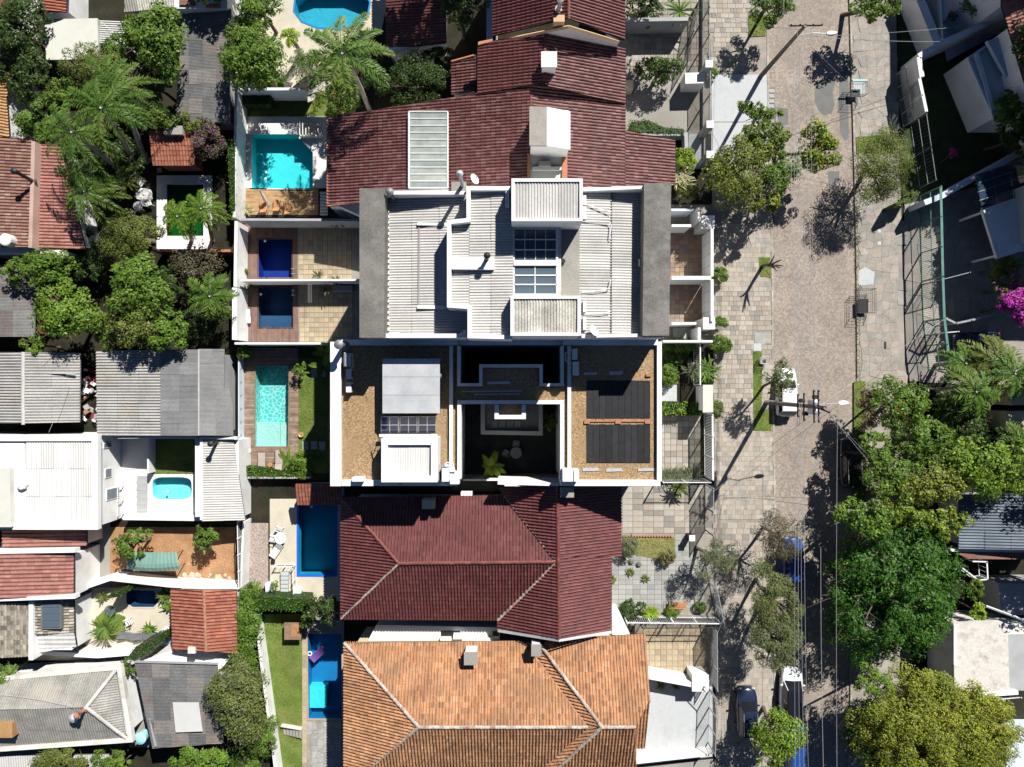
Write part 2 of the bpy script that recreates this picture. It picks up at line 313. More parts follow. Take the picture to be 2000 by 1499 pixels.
class MB:
    def __init__(self):
        self.v = []; self.f = []; self.t = []; self.tint = 0.0
    def quad(self, *pts):
        b = len(self.v); self.v += [tuple(p) for p in pts]; self.f.append(tuple(range(b, b + len(pts)))); self.t.append(self.tint)
        return self
    def prism(self, pts, z0, z1, bottom=False):
        """pts world xy list, vertical prism"""
        n = len(pts)
        a = sum(pts[i][0] * pts[(i + 1) % n][1] - pts[(i + 1) % n][0] * pts[i][1] for i in range(n))
        if a < 0: pts = pts[::-1]
        b = len(self.v)
        self.v += [(p[0], p[1], z0) for p in pts] + [(p[0], p[1], z1) for p in pts]
        for i in range(n):
            j = (i + 1) % n
            self.f.append((b + i, b + j, b + n + j, b + n + i)); self.t.append(self.tint)
        self.f.append(tuple(range(b + n, b + 2 * n))); self.t.append(self.tint)
        if bottom: self.f.append(tuple(range(b + n - 1, b - 1, -1))); self.t.append(self.tint)
        return self
    def pprism(self, pix, ztop, zbot, bottom=False):
        return self.prism([W(x, y, ztop)[:2] for x, y in pix], zbot, ztop, bottom)
    def box(self, c, s, rz=0.0, tilt=None):
        hx, hy, hz = s[0] / 2, s[1] / 2, s[2] / 2
        mt = Matrix.Rotation(rz, 3, 'Z')
        if tilt: mt = mt @ Matrix.Rotation(tilt[0], 3, 'X') @ Matrix.Rotation(tilt[1], 3, 'Y')
        b = len(self.v); c = Vector(c)
        for z in (-hz, hz):
            for x, y in ((-hx, -hy), (hx, -hy), (hx, hy), (-hx, hy)):
                self.v.append(tuple(c + mt @ Vector((x, y, z))))
        for f in ((3, 2, 1, 0), (4, 5, 6, 7), (0, 1, 5, 4), (1, 2, 6, 5), (2, 3, 7, 6), (3, 0, 4, 7)):
            self.f.append(tuple(b + i for i in f)); self.t.append(self.tint)
        return self
    def tube(self, pts, rad, n=6, cap=True):
        pts = [Vector(p) for p in pts]
        if not isinstance(rad, (list, tuple)): rad = [rad] * len(pts)
        b = len(self.v)
        for i, p in enumerate(pts):
            d = (pts[min(i + 1, len(pts) - 1)] - pts[max(i - 1, 0)])
            d = d.normalized() if d.length > 1e-6 else Vector((0, 0, 1))
            u = d.cross(Vector((0, 0, 1)))
            u = u.normalized() if u.length > 1e-3 else Vector((1, 0, 0))
            w = d.cross(u)
            for k in range(n):
                a = 2 * math.pi * k / n
                self.v.append(tuple(p + (u * math.cos(a) + w * math.sin(a)) * rad[i]))
        for i in range(len(pts) - 1):
            for k in range(n):
                k2 = (k + 1) % n
                self.f.append((b + i * n + k, b + i * n + k2, b + (i + 1) * n + k2, b + (i + 1) * n + k)); self.t.append(self.tint)
        if cap:
            self.f.append(tuple(range(b, b + n))); self.t.append(self.tint)
            e = b + (len(pts) - 1) * n
            self.f.append(tuple(range(e + n - 1, e - 1, -1))); self.t.append(self.tint)
        return self
    def lathe(self, c, prof, n=16):
        b = len(self.v); c = Vector(c)
        for r, z in prof:
            for k in range(n):
                a = 2 * math.pi * k / n
                self.v.append((c.x + r * math.cos(a), c.y + r * math.sin(a), c.z + z))
        for i in range(len(prof) - 1):
            for k in range(n):
                k2 = (k + 1) % n
                self.f.append((b + i * n + k, b + i * n + k2, b + (i + 1) * n + k2, b + (i + 1) * n + k)); self.t.append(self.tint)
        e = b + (len(prof) - 1) * n
        self.f.append(tuple(range(e, e + n))); self.t.append(self.tint)
        return self
    def path(self, pix, zr, width, z0, z1, closed=False, world=False):
        """wall along a polyline given in pixels at height zr, mitred"""
        P = [Vector(p[:2]) if world else W(p[0], p[1], zr).xy for p in pix]; n = len(P)
        L_, R_ = [], []
        for i in range(n):
            if closed or 0 < i < n - 1:
                a = (P[i] - P[(i - 1) % n]).normalized(); c = (P[(i + 1) % n] - P[i]).normalized()
            elif i == 0: a = c = (P[1] - P[0]).normalized()
            else: a = c = (P[-1] - P[-2]).normalized()
            na = Vector((-a.y, a.x)); nc = Vector((-c.y, c.x)); m = (na + nc)
            m = m / max(m.length_squared, .3) * 2 * (width / 2)
            L_.append(P[i] + m); R_.append(P[i] - m)
        b = len(self.v)
        for i in range(n):
            for p, z in ((L_[i], z0), (R_[i], z0), (R_[i], z1), (L_[i], z1)):
                self.v.append((p.x, p.y, z))
        seg = n if closed else n - 1
        for i in range(seg):
            j = (i + 1) % n; a = b + 4 * i; c = b + 4 * j
            for q in ((a, c, c + 3, a + 3), (a + 1, a + 2, c + 2, c + 1), (a + 3, c + 3, c + 2, a + 2)):
                self.f.append(q); self.t.append(self.tint)
        if not closed:
            e = b + 4 * (n - 1)
            self.f.append((b, b + 3, b + 2, b + 1)); self.f.append((e, e + 1, e + 2, e + 3)); self.t += [self.tint] * 2
        return self
    def build(self, name, m, parent=None, label=None, cat=None, group=None, kind=None, smooth=False, bevel=0):
        me = bpy.data.meshes.new(name)
        V = np.array(self.v, dtype=float).reshape(-1, 3)
        if parent is not None: org = ORG.get(parent.name, Vector((0, 0, 0)))
        else: org = Vector(((V[:, 0].min() + V[:, 0].max()) / 2, (V[:, 1].min() + V[:, 1].max()) / 2, V[:, 2].min()))
        V = V - np.array(org)
        me.from_pydata(V.tolist(), [], self.f)
        at = me.attributes.new('tint', 'FLOAT', 'FACE'); at.data.foreach_set('value', self.t)
        me.materials.append(M[m])
        if smooth: me.polygons.foreach_set('use_smooth', [True] * len(self.f))
        me.update()
        o = bpy.data.objects.new(name, me); C.objects.link(o)
        if parent is not None:
            o.parent = parent; ORG[o.name] = org
        else:
            o.location = org; ORG[o.name] = org
        if bevel:
            md = o.modifiers.new('bevel', 'BEVEL'); md.width = bevel; md.segments = 2; md.limit_method = 'ANGLE'
        return tagp(o, label, cat, group, kind)

def npmesh(name, V, nper, m, parent, tint=None, kind=None, smooth=False, label=None, cat=None, group=None):
    """faces of nper verts each, no sharing"""
    org = ORG.get(parent.name, Vector((0, 0, 0))) if parent is not None else Vector((float(V[:, 0].mean()), float(V[:, 1].mean()), float(V[:, 2].min())))
    V = V - np.array(org); nf = len(V) // nper
    me = bpy.data.meshes.new(name)
    me.vertices.add(len(V)); me.vertices.foreach_set('co', V.astype(np.float32).ravel())
    me.loops.add(nf * nper); me.loops.foreach_set('vertex_index', np.arange(nf * nper, dtype=np.int32))
    me.polygons.add(nf); me.polygons.foreach_set('loop_start', np.arange(0, nf * nper, nper, dtype=np.int32))
    me.update(calc_edges=True)
    if tint is not None:
        at = me.attributes.new('tint', 'FLOAT', 'FACE'); at.data.foreach_set('value', tint.astype(np.float32))
    me.materials.append(M[m])
    o = bpy.data.objects.new(name, me); C.objects.link(o)
    if parent is not None: o.parent = parent
    else: o.location = org
    ORG[o.name] = org
    return tagp(o, label, cat, group, kind)

def inpoly(x, y, poly):
    r = False; n = len(poly); j = n - 1
    for i in range(n):
        xi, yi = poly[i][0], poly[i][1]; xj, yj = poly[j][0], poly[j][1]
        if (yi > y) != (yj > y) and x < (xj - xi) * (y - yi) / (yj - yi + 1e-12) + xi: r = not r
        j = i
    return r

# ------------------------------------------------------------------ slopes: tile and corrugated roofs
def plane_of(p3):
    A, B, D = [W(*p) for p in p3]
    m = np.array([[A.x, A.y, 1], [B.x, B.y, 1], [D.x, D.y, 1]]); a, b, c = np.linalg.solve(m, [A.z, B.z, D.z])
    return a, b, c
def hit(px, py, pl):
    a, b, c = pl; u = (px - 1000) * G / H; v = -(py - 749.5) * G / H
    h = (H - c) / (1 + a * u + b * v); return Vector((u * h, v * h, H - h))
def frame(pl, force=None):
    a, b, c = pl
    n = Vector((-a, -b, 1)).normalized()
    if force is not None:                      # force: plan direction of the barrels
        d = Vector((force[0], force[1], a * force[0] + b * force[1])).normalized()
        if d.z > 0: d = -d
    else:
        g = math.hypot(a, b)
        d = Vector((-a, -b, -(g * g))).normalized() if g > 1e-4 else Vector((0, -1, 0))
    e = n.cross(d).normalized()
    return d, e, n
def clip_convex(o, poly3, n):
    bm = bmesh.new(); bm.from_mesh(o.data); k = len(poly3)
    org = ORG[o.name]
    cen = sum(poly3, Vector((0, 0, 0))) / k
    for i in range(k):
        p, q = poly3[i], poly3[(i + 1) % k]
        no = (q - p).cross(n).normalized()
        if no.dot(cen - p) > 0: no = -no
        geom = bm.verts[:] + bm.edges[:] + bm.faces[:]
        bmesh.ops.bisect_plane(bm, geom=geom, plane_co=p - org, plane_no=no, clear_outer=True)
    bm.to_mesh(o.data); bm.free()

def tile_slope(parent, pix, p3, m, pitch=.245, course=.40, h=.088, force=None, lift=.028, name='roof_tiles', under='dark_void', jit=.006, thick=.10, rag=True):
    pl = plane_of(p3); d, e, n = frame(pl, force)
    P = [hit(x, y, pl) for x, y in pix]
    o0 = P[0]; S = [(p - o0).dot(e) for p in P]; T = [(p - o0).dot(d) for p in P]
    s0, s1, t0, t1 = min(S), max(S), min(T), max(T)
    ns = int((s1 - s0) / pitch) + 2; ntt = int((t1 - t0) / course) + 2
    prof = np.array([(0, 0), (.14, .62), (.34, 1), (.54, .62), (.68, 0), (1, -.1)])
    k = len(prof)
    I, J = np.meshgrid(np.arange(ns), np.arange(ntt), indexing='ij'); I = I.ravel(); J = J.ravel()
    # drop tiles far outside
    cs = s0 + (I + .5) * pitch; ct = t1 - (J + .5) * course
    keep = np.ones(len(I), bool); st = list(zip(S, T)); kk = len(st)
    cx = sum(S) / kk; cy = sum(T) / kk
    for i in range(kk):
        x0, y0 = st[i]; x1, y1 = st[(i + 1) % kk]; nx, ny = (y1 - y0), -(x1 - x0); L_ = math.hypot(nx, ny) + 1e-9; nx /= L_; ny /= L_
        if (cx - x0) * nx + (cy - y0) * ny > 0: nx, ny = -nx, -ny
        keep &= ((cs - x0) * nx + (ct - y0) * ny) < .35
    I = I[keep]; J = J[keep]; N = len(I)
    base_s = s0 + I * pitch; t_lo = t1 - J * course; t_hi = t_lo - course - .02
    jz = NR.rand(N) * jit * 2; js = (NR.rand(N) - .5) * .018; sk = (NR.rand(N) - .5) * .014
    V = np.zeros((N, 2, k, 3)); ee = np.array(e); dd = np.array(d); nn = np.array(n); oo = np.array(o0)
    for q in range(k):
        for r_, tt, zz in ((0, t_hi, 0.0), (1, t_lo, lift)):
            w = prof[q, 0] * pitch + base_s + js + (sk if r_ else 0)
            V[:, r_, q, :] = oo + w[:, None] * ee + tt[:, None] * dd + (prof[q, 1] * h + zz + jz + .02)[:, None] * nn
    q4 = np.zeros((N, k - 1, 4, 3))
    for q in range(k - 1):
        q4[:, q, 0] = V[:, 0, q]; q4[:, q, 1] = V[:, 1, q]; q4[:, q, 2] = V[:, 1, q + 1]; q4[:, q, 3] = V[:, 0, q + 1]
    tint = np.repeat(NR.rand(N), k - 1)
    ob = npmesh(name, q4.reshape(-1, 3), 4, m, parent, tint, kind='stuff')
    clip_convex(ob, P, n)
    # board under the tiles
    mb = MB()
    if (P[1] - P[0]).cross(P[2] - P[1]).z < 0: P = P[::-1]
    dn = Vector((0, 0, thick)); kx = len(P)
    mb.quad(*[p - n * .02 for p in P])
    for i in range(kx):
        a, b = P[i], P[(i + 1) % kx]; mb.quad(a - n * .02 - dn, b - n * .02 - dn, b - n * .02, a - n * .02)
    mb.quad(*[p - n * .02 - dn for p in P[::-1]])
    mb.build('roof_deck', under, parent)
    return pl

def corr_slope(parent, pix, p3, m, pitch=.18, h=.028, sw=6, sl=2.44, force=None, name='roof_sheet', seg=6, tint=None, flat=False, under=True):
    """corrugated sheets, each its own part"""
    pl = plane_of(p3); d, e, n = frame(pl, force)
    P = [hit(x, y, pl) for x, y in pix]
    o0 = P[0]; S = [(p - o0).dot(e) for p in P]; T = [(p - o0).dot(d) for p in P]
    s0, s1, t0, t1 = min(S), max(S), min(T), max(T)
    wS = pitch * sw; ns = max(1, int(math.ceil((s1 - s0) / wS - .15))); ntt = max(1, int(math.ceil((t1 - t0) / sl - .15)))
    if ns * wS < s1 - s0: wS = (s1 - s0) / ns + .001
    sl2 = (t1 - t0) / ntt
    st = list(zip(S, T)); ee = np.array(e); dd = np.array(d); nn = np.array(n); oo = np.array(o0)
    for j in range(ntt):
        for i in range(ns):
            a0 = s0 + i * wS; a1 = min(a0 + wS + .01, s1 + .0); b1 = t1 - j * sl2; b0 = b1 - sl2 - (.05 if j < ntt - 1 else 0)
            cc = [(a0, b0), (a1, b0), (a1, b1), (a0, b1)]
            ins = [inpoly(x, y, st) for x, y in cc] + [inpoly((a0 + a1) / 2, (b0 + b1) / 2, st)] + [inpoly(a0 + (a1 - a0) * u, b0 + (b1 - b0) * v, st) for u in (.1, .5, .9) for v in (.1, .5, .9)]
            if not any(ins): continue
            mct = max(2, int(round((a1 - a0) / pitch * seg)))
            ss = np.linspace(a0, a1, mct + 1)
            zz = np.cos((ss - s0) / pitch * 2 * math.pi) * h if not flat else np.zeros_like(ss)
            off = .012 * ((i + j) % 2) + R.random() * .006
            top = oo + ss[:, None] * ee + b0 * dd + (zz + off)[:, None] * nn
            bot = oo + ss[:, None] * ee + b1 * dd + (zz + off + .03)[:, None] * nn
            mb = MB(); mb.tint = R.random() if tint is None else tint
            k = len(ss); mb.v = [tuple(v) for v in top] + [tuple(v) for v in bot]
            for q in range(k - 1):
                mb.f.append((q, k + q, k + q + 1, q + 1)); mb.t.append(mb.tint)
            ob = mb.build(name, m, parent, smooth=True)
            if not all(ins): clip_convex(ob, P, n)
            if len(ob.data.polygons) == 0: bpy.data.objects.remove(ob)
    if under:
        if (P[1] - P[0]).cross(P[2] - P[1]).z < 0: P = P[::-1]
        mb = MB(); mb.quad(*[p - n * .05 for p in P])
        for i in range(len(P)):
            a, b = P[i] - n * .05, P[(i + 1) % len(P)] - n * .05; dn = Vector((0, 0, .08)); mb.quad(a - dn, b - dn, b, a)
        mb.build('roof_purlins', 'metal_grey', parent)
    return pl

def cap_line(parent, a, b, m, r=.13, seg=.38, name='ridge_cap', z=.05):
    """overlapping half-round cap tiles between two 3D points"""
    a = Vector(a); b = Vector(b); L_ = (b - a).length; d = (b - a).normalized(); k = max(1, int(L_ / seg))
    u = d.cross(Vector((0, 0, 1))).normalized(); w = u.cross(d)
    mb = MB()
    for i in range(k):
        p = a + d * (L_ * i / k); q = a + d * (L_ * (i + 1.12) / k)
        mb.tint = R.random(); jj = (R.random() - .5) * .03
        n = 6; bs = len(mb.v)
        for s, (pp, rr) in enumerate(((p, r), (q, r * .86))):
            for t in range(n + 1):
                an = math.pi * t / n
                mb.v.append(tuple(pp + u * (math.cos(an) * rr + jj) + w * (math.sin(an) * rr * .75 + z - .05)))
        for t in range(n):
            mb.f.append((bs + t, bs + t + 1, bs + n + 2 + t, bs + n + 1 + t)); mb.t.append(mb.tint)
        mb.f.append(tuple(range(bs, bs + n + 1))); mb.t.append(mb.tint)
    return mb.build(name, m, parent, kind='stuff', smooth=False)

# ------------------------------------------------------------------ flat floors with holes and pieces
HOLES = []       # pool outlines in world xy
def sheet(name, poly_w, z, m, holes=(), thick=.1, kind='structure', parent=None, label=None, cat=None):
    loops = [[Vector((p[0], p[1], 0)) for p in poly_w]] + [[Vector((p[0], p[1], 0)) for p in h] for h in holes]
    tris = tessellate_polygon(loops); flat = [p for l in loops for p in l]
    mb = MB(); mb.v = [(p.x, p.y, z) for p in flat]
    for t in tris:
        a, b, c = [flat[i] for i in t]
        if (b - a).cross(c - a).z < 0: t = t[::-1]
        mb.f.append(tuple(t)); mb.t.append(0)
    if thick:
        n = len(poly_w)
        for i in range(n):
            p, q = poly_w[i], poly_w[(i + 1) % n]
            mb.quad((p[0], p[1], z - thick), (q[0], q[1], z - thick), (q[0], q[1], z), (p[0], p[1], z))
    return mb.build(name, m, parent, kind=kind, label=label, cat=cat)
def wp(pix, z=0): return [tuple(W(x, y, z)[:2]) for x, y in pix]
def hole_in(poly):
    cx = sum(p[0] for p in poly) / len(poly); cy = sum(p[1] for p in poly) / len(poly); return cx, cy
def floor(name, pix, z, m, thick=.1):
    pw = wp(pix, z); hs = [h for h in HOLES if inpoly(*hole_in(h), pw)]
    return sheet(name, pw, z, m, hs, thick)

_unit = {}
def unit_piece(m, v, bev=True):
    key = (m, v)
    if key not in _unit:
        mb = MB(); mb.tint = v / 7.0; b = .03
        t = [(-.5 + b, -.5 + b, 1), (.5 - b, -.5 + b, 1), (.5 - b, .5 - b, 1), (-.5 + b, .5 - b, 1)]
        lo = [(-.5, -.5, .6), (.5, -.5, .6), (.5, .5, .6), (-.5, .5, .6)]; bt = [(x, y, 0) for x, y, _ in lo]
        mb.quad(*t)
        for i in range(4):
            j = (i + 1) % 4; mb.quad(lo[i], lo[j], t[j], t[i]); mb.quad(bt[i], bt[j], lo[j], lo[i])
        me = bpy.data.meshes.new('piece'); me.from_pydata(mb.v, [], mb.f)
        at = me.attributes.new('tint', 'FLOAT', 'FACE'); at.data.foreach_set('value', mb.t)
        me.materials.append(M[m]); _unit[key] = me
    return _unit[key]
def pave(parent, pix, z, m, sx=.45, sy=.45, ang=0, limit=300, name='paving_stone', gap=.02, hh=.03, near=(1250, 700), stag=.0, var=0):
    """rectangular stones over a floor; the nearest are parts, the rest one mesh"""
    pw = wp(pix, z); hs = [h for h in HOLES]
    ca, sa = math.cos(ang), math.sin(ang)
    loc = [(p[0] * ca + p[1] * sa, -p[0] * sa + p[1] * ca) for p in pw]
    x0 = min(p[0] for p in loc); x1 = max(p[0] for p in loc); y0 = min(p[1] for p in loc); y1 = max(p[1] for p in loc)
    cells = []; y = y0; row = 0
    while y < y1:
        x = x0 - (row % 2) * sx * stag - (R.random() * sx if var else 0)
        while x < x1:
            w_ = sx * (1 if not var else R.choice((.6, 1, 1, 1.5)))
            cx, cy = x + w_ / 2, y + sy / 2; wx, wy = cx * ca - cy * sa, cx * sa + cy * ca
            if inpoly(wx, wy, pw) and not any(inpoly(wx, wy, h) for h in hs): cells.append((wx, wy, w_))
            x += w_
        y += sy; row += 1
    nw = W(*near, z); cells.sort(key=lambda c: (c[0] - nw.x) ** 2 + (c[1] - nw.y) ** 2)
    org = ORG.get(parent.name, Vector((0, 0, 0)))
    for wx, wy, w_ in cells[:limit]:
        o = bpy.data.objects.new(name, unit_piece(m, R.randrange(8))); C.objects.link(o); o.parent = parent
        o.location = (wx - org.x, wy - org.y, z + .002 - org.z + R.random() * .004); o.scale = (w_ - gap, sy - gap, hh); o.rotation_euler = (0, 0, ang)
    if len(cells) > limit:
        mb = MB()
        for wx, wy, w_ in cells[limit:]:
            mb.tint = R.random(); mb.box((wx, wy, z + hh / 2 + R.random() * .004), (w_ - gap, sy - gap, hh), ang)
        mb.build(name, m, parent, kind='stuff')
def crazy(parent, pix, z, m, size=1.1, limit=300, name='paving_slab', gap=.03, hh=.03):
    pw = wp(pix, z); x0 = min(p[0] for p in pw); x1 = max(p[0] for p in pw); y0 = min(p[1] for p in pw); y1 = max(p[1] for p in pw)
    nx = int((x1 - x0) / size) + 2; ny = int((y1 - y0) / size) + 2
    g = {(i, j): Vector((x0 + (i - .5) * size + (R.random() - .5) * size * .62, y0 + (j - .5) * size + (R.random() - .5) * size * .62)) for i in range(nx + 1) for j in range(ny + 1)}
    cnt = 0; rest = MB()
    for i in range(nx):
        for j in range(ny):
            q = [g[i, j], g[i + 1, j], g[i + 1, j + 1], g[i, j + 1]]
            c = (q[0] + q[1] + q[2] + q[3]) / 4
            if not inpoly(c.x, c.y, pw): continue
            tr = [[q[0], q[1], q[2]], [q[0], q[2], q[3]]] if R.random() < .35 else [q]
            for f in tr:
                cc = sum(f, Vector((0, 0))) / len(f)
                f2 = [cc + (p - cc) * (1 - gap / max(.2, (p - cc).length)) for p in f]
                t = R.random(); zz = z + hh + R.random() * .004
                if cnt < limit:
                    mb = MB(); mb.tint = t; mb.prism([tuple(p) for p in f2], z, zz); mb.build(name, m, parent); cnt += 1
                else:
                    rest.tint = t; rest.prism([tuple(p) for p in f2], z, zz)
    if rest.v: rest.build(name, m, parent, kind='stuff')
def planks(parent, pix, z, m, width=.14, along='x', gap=.012, name='planks', hh=.03, lmax=2.4):
    """deck boards in one mesh (too thin to pick apart)"""
    pw = wp(pix, z); xs = [p[0] for p in pw]; ys = [p[1] for p in pw]; mb = MB()
    a0, a1, b0, b1 = (min(ys), max(ys), min(xs), max(xs)) if along == 'x' else (min(xs), max(xs), min(ys), max(ys))
    a = a0
    while a < a1 - .02:
        b = b0 - R.random() * lmax
        while b < b1:
            e = b + lmax * (.7 + R.random() * .3)
            lo, hi = max(b, b0), min(e, b1)
            if hi - lo > .05:
                cells = []
                step = .15; t = lo; cur = None
                while t < hi:
                    t2 = min(t + step, hi); mx_, my_ = ((t + t2) / 2, a + width / 2) if along == 'x' else (a + width / 2, (t + t2) / 2)
                    ok = inpoly(mx_, my_, pw) and not any(inpoly(mx_, my_, h) for h in HOLES)
                    if ok: cur = (cur[0], t2) if cur else (t, t2)
                    if (not ok or t2 >= hi) and cur: cells.append(cur); cur = None
                    t = t2
                mb.tint = R.random()
                for c0, c1 in cells:
                    w2 = min(width, a1 - a) - gap
                    if along == 'x': mb.box(((c0 + c1) / 2, a + w2 / 2, z + hh / 2), (c1 - c0 - gap / 2, w2, hh))
                    else: mb.box((a + w2 / 2, (c0 + c1) / 2, z + hh / 2), (w2, c1 - c0 - gap / 2, hh))
            b = e
        a += width
    return mb.build(name, m, parent, kind='stuff')
def grass(pix, z, name='grass', dens=160, m='blade', hgt=.07, label=None):
    pw = wp(pix, z); xs = [p[0] for p in pw]; ys = [p[1] for p in pw]
    A = (max(xs) - min(xs)) * (max(ys) - min(ys)); n = int(A * dens)
    X = NR.uniform(min(xs), max(xs), n); Y = NR.uniform(min(ys), max(ys), n)
    k = np.array([inpoly(x, y, pw) for x, y in zip(X, Y)]); X = X[k]; Y = Y[k]; n = len(X)
    if n == 0: return
    a = NR.uniform(0, 6.28, n); L_ = NR.uniform(.5, 1.3, n) * hgt; tl = NR.uniform(0, 6.28, n)
    V = np.zeros((n, 3, 3)); w = .022
    V[:, 0] = np.stack([X - np.cos(a) * w, Y - np.sin(a) * w, np.full(n, z)], 1)
    V[:, 1] = np.stack([X + np.cos(a) * w, Y + np.sin(a) * w, np.full(n, z)], 1)
    V[:, 2] = np.stack([X + np.cos(tl) * L_ * 1.0, Y + np.sin(tl) * L_ * 1.0, z + L_], 1)
    return npmesh(name, V.reshape(-1, 3), 3, m, None, NR.rand(n), kind='stuff')

# ------------------------------------------------------------------ vegetation builders
def leaf_quads(cen, nrm, size, asp=.5):
    n = len(cen)
    r = NR.normal(size=(n, 3)); t = r - (r * nrm).sum(1)[:, None] * nrm; t /= np.linalg.norm(t, axis=1)[:, None] + 1e-9
    w = np.cross(nrm, t); sz = (size * NR.uniform(.6, 1.35, n))[:, None]
    V = np.zeros((n, 4, 3))
    V[:, 0] = cen - t * sz * .5; V[:, 1] = cen + w * sz * asp * .5 - nrm * sz * .06
    V[:, 2] = cen + t * sz * .5 - nrm * sz * .12; V[:, 3] = cen - w * sz * asp * .5 - nrm * sz * .06
    return V
def crown_points(c, rad, nl, ncl, low=-.25, rough=.22, shell=.7):
    """leaf centres and normals over many clumps spread through an uneven crown"""
    pts, nrm, tn = [], [], []
    ph = NR.uniform(0, 6.28, 6); per = max(4, nl // ncl)
    for i in range(ncl):
        u = NR.uniform(low, 1); a = NR.uniform(0, 6.283); rr = math.sqrt(max(0, 1 - u * u))
        dirv = np.array([math.cos(a) * rr, math.sin(a) * rr, u])
        k = 1 + rough * (math.sin(2 * a + ph[0]) * .6 + math.sin(3 * a + ph[1]) * .5 + math.sin(5 * a + ph[2] + 2 * u) * .45)
        f = NR.uniform(shell, 1.0) if NR.rand() < .8 else NR.uniform(.25, shell)
        cc = np.array(c) + dirv * np.array(rad) * k * f * .84
        rc = NR.uniform(.17, .30) * min((rad[0] + rad[1]) / 2, 3.3)
        d = NR.normal(size=(per, 3)); d[:, 2] = np.abs(d[:, 2]) * 1.1 - .35; d /= np.linalg.norm(d, axis=1)[:, None]
        rr2 = rc * NR.uniform(.35, 1, per)[:, None] ** .6
        p = cc + d * rr2 * np.array([1, 1, .65])
        nn = d * .55 + dirv * .3 + np.array([0, 0, .55]) + NR.normal(size=(per, 3)) * .42
        nn /= np.linalg.norm(nn, axis=1)[:, None]
        pts.append(p); nrm.append(nn); tn.append(np.clip(NR.uniform(0, 1) * .6 + NR.uniform(0, .45, per), 0, 1))
    return np.concatenate(pts), np.concatenate(nrm), np.concatenate(tn)
TREE_COUNT = [0]
def tree(px, py, rpx, ztop, m, label, cat='tree', name='tree', size=.26, dens=1.0, flat=.75, base=None, group=None, asp=.5, low=-.25,
         ry=None, bark='bark', rough=.22, branches=True, shell=.7, m2=None, tips=0, zb=0.0, clr=.16):
    """crown centred on the pixel, its widest level rpx pixels across in radius"""
    zc = ztop
    for _ in range(3):
        s = (H - zc) / H * G * 1.1; rx = rpx * s; ryy = (ry or rpx) * s; rz = min(rx, ryy) * flat
        rz = min(rz, (ztop - zb) * .5 / .84); zc = ztop - rz * .9
    c = W(px, py, zc); bx = W(*base, zb) if base else Vector((c.x + R.uniform(-.3, .3), c.y + R.uniform(-.3, .3), zb))
    root = thing(name, label, cat, bx, group)
    area = 3.14 * rx * ryy; nl = int(area * 200 * dens * (.26 / size) ** 1.55); nl = max(nl, 160)
    ncl = int(max(12, min(330, area * 2.6 + 8)))
    if cat == 'shrub': ncl = max(ncl, 46)
    p, nn, tn = crown_points(c, (rx, ryy, rz), nl, ncl, low, rough, shell)
    V = leaf_quads(p, nn, size, asp)
    # trunk and limbs
    mb = MB(); tr = max(.04, min(.26, rx * clr * .42))
    fork = bx.lerp(c - Vector((0, 0, rz * .55)), 1.0)
    mid = bx.lerp(fork, .5) + Vector((R.uniform(-.1, .1), R.uniform(-.1, .1), 0))
    mb.tube([bx, mid, fork], [tr * 1.25, tr, tr * .8], 8)
    tk = mb.build('trunk', bark, root, smooth=True)
    if branches:
        lb = MB()
        for i in range(int(min(16, 5 + rx * 2))):
            a = R.uniform(0, 6.28); u = R.uniform(.0, .8); f = R.uniform(.6, .95)
            end = c + Vector((math.cos(a) * rx * f * math.sqrt(1 - u * u), math.sin(a) * ryy * f * math.sqrt(1 - u * u), rz * u * .85))
            m1 = fork.lerp(end, .5) + Vector((R.uniform(-.2, .2), R.uniform(-.2, .2), rz * .12)) * rx * .3
            lb.tube([fork, m1, end], [tr * .55, tr * .32, .018], 5)
            for q in range(2):
                e2 = end + Vector((R.uniform(-1, 1), R.uniform(-1, 1), R.uniform(-.2, .5))) * rx * .22
                lb.tube([m1.lerp(end, .6), e2], [.03, .01], 4)
        lb.build('branches', bark, root, kind='stuff')
    ob = npmesh('crown', V.reshape(-1, 3), 4, m, root, np.repeat(tn, 1))
    TREE_COUNT[0] += len(tn) * 2
    if m2 and tips:
        k = NR.choice(len(p), int(len(p) * tips), replace=False)
        k = k[nn[k][:, 2] > .3]
        V2 = leaf_quads(p[k] + np.array([0, 0, .12]), nn[k], size * .9, asp + .2)
        npmesh('blossoms' if 'flower' in m2 else 'young_leaves', V2.reshape(-1, 3), 4, m2, root, NR.rand(len(k)), kind='stuff')
    return root

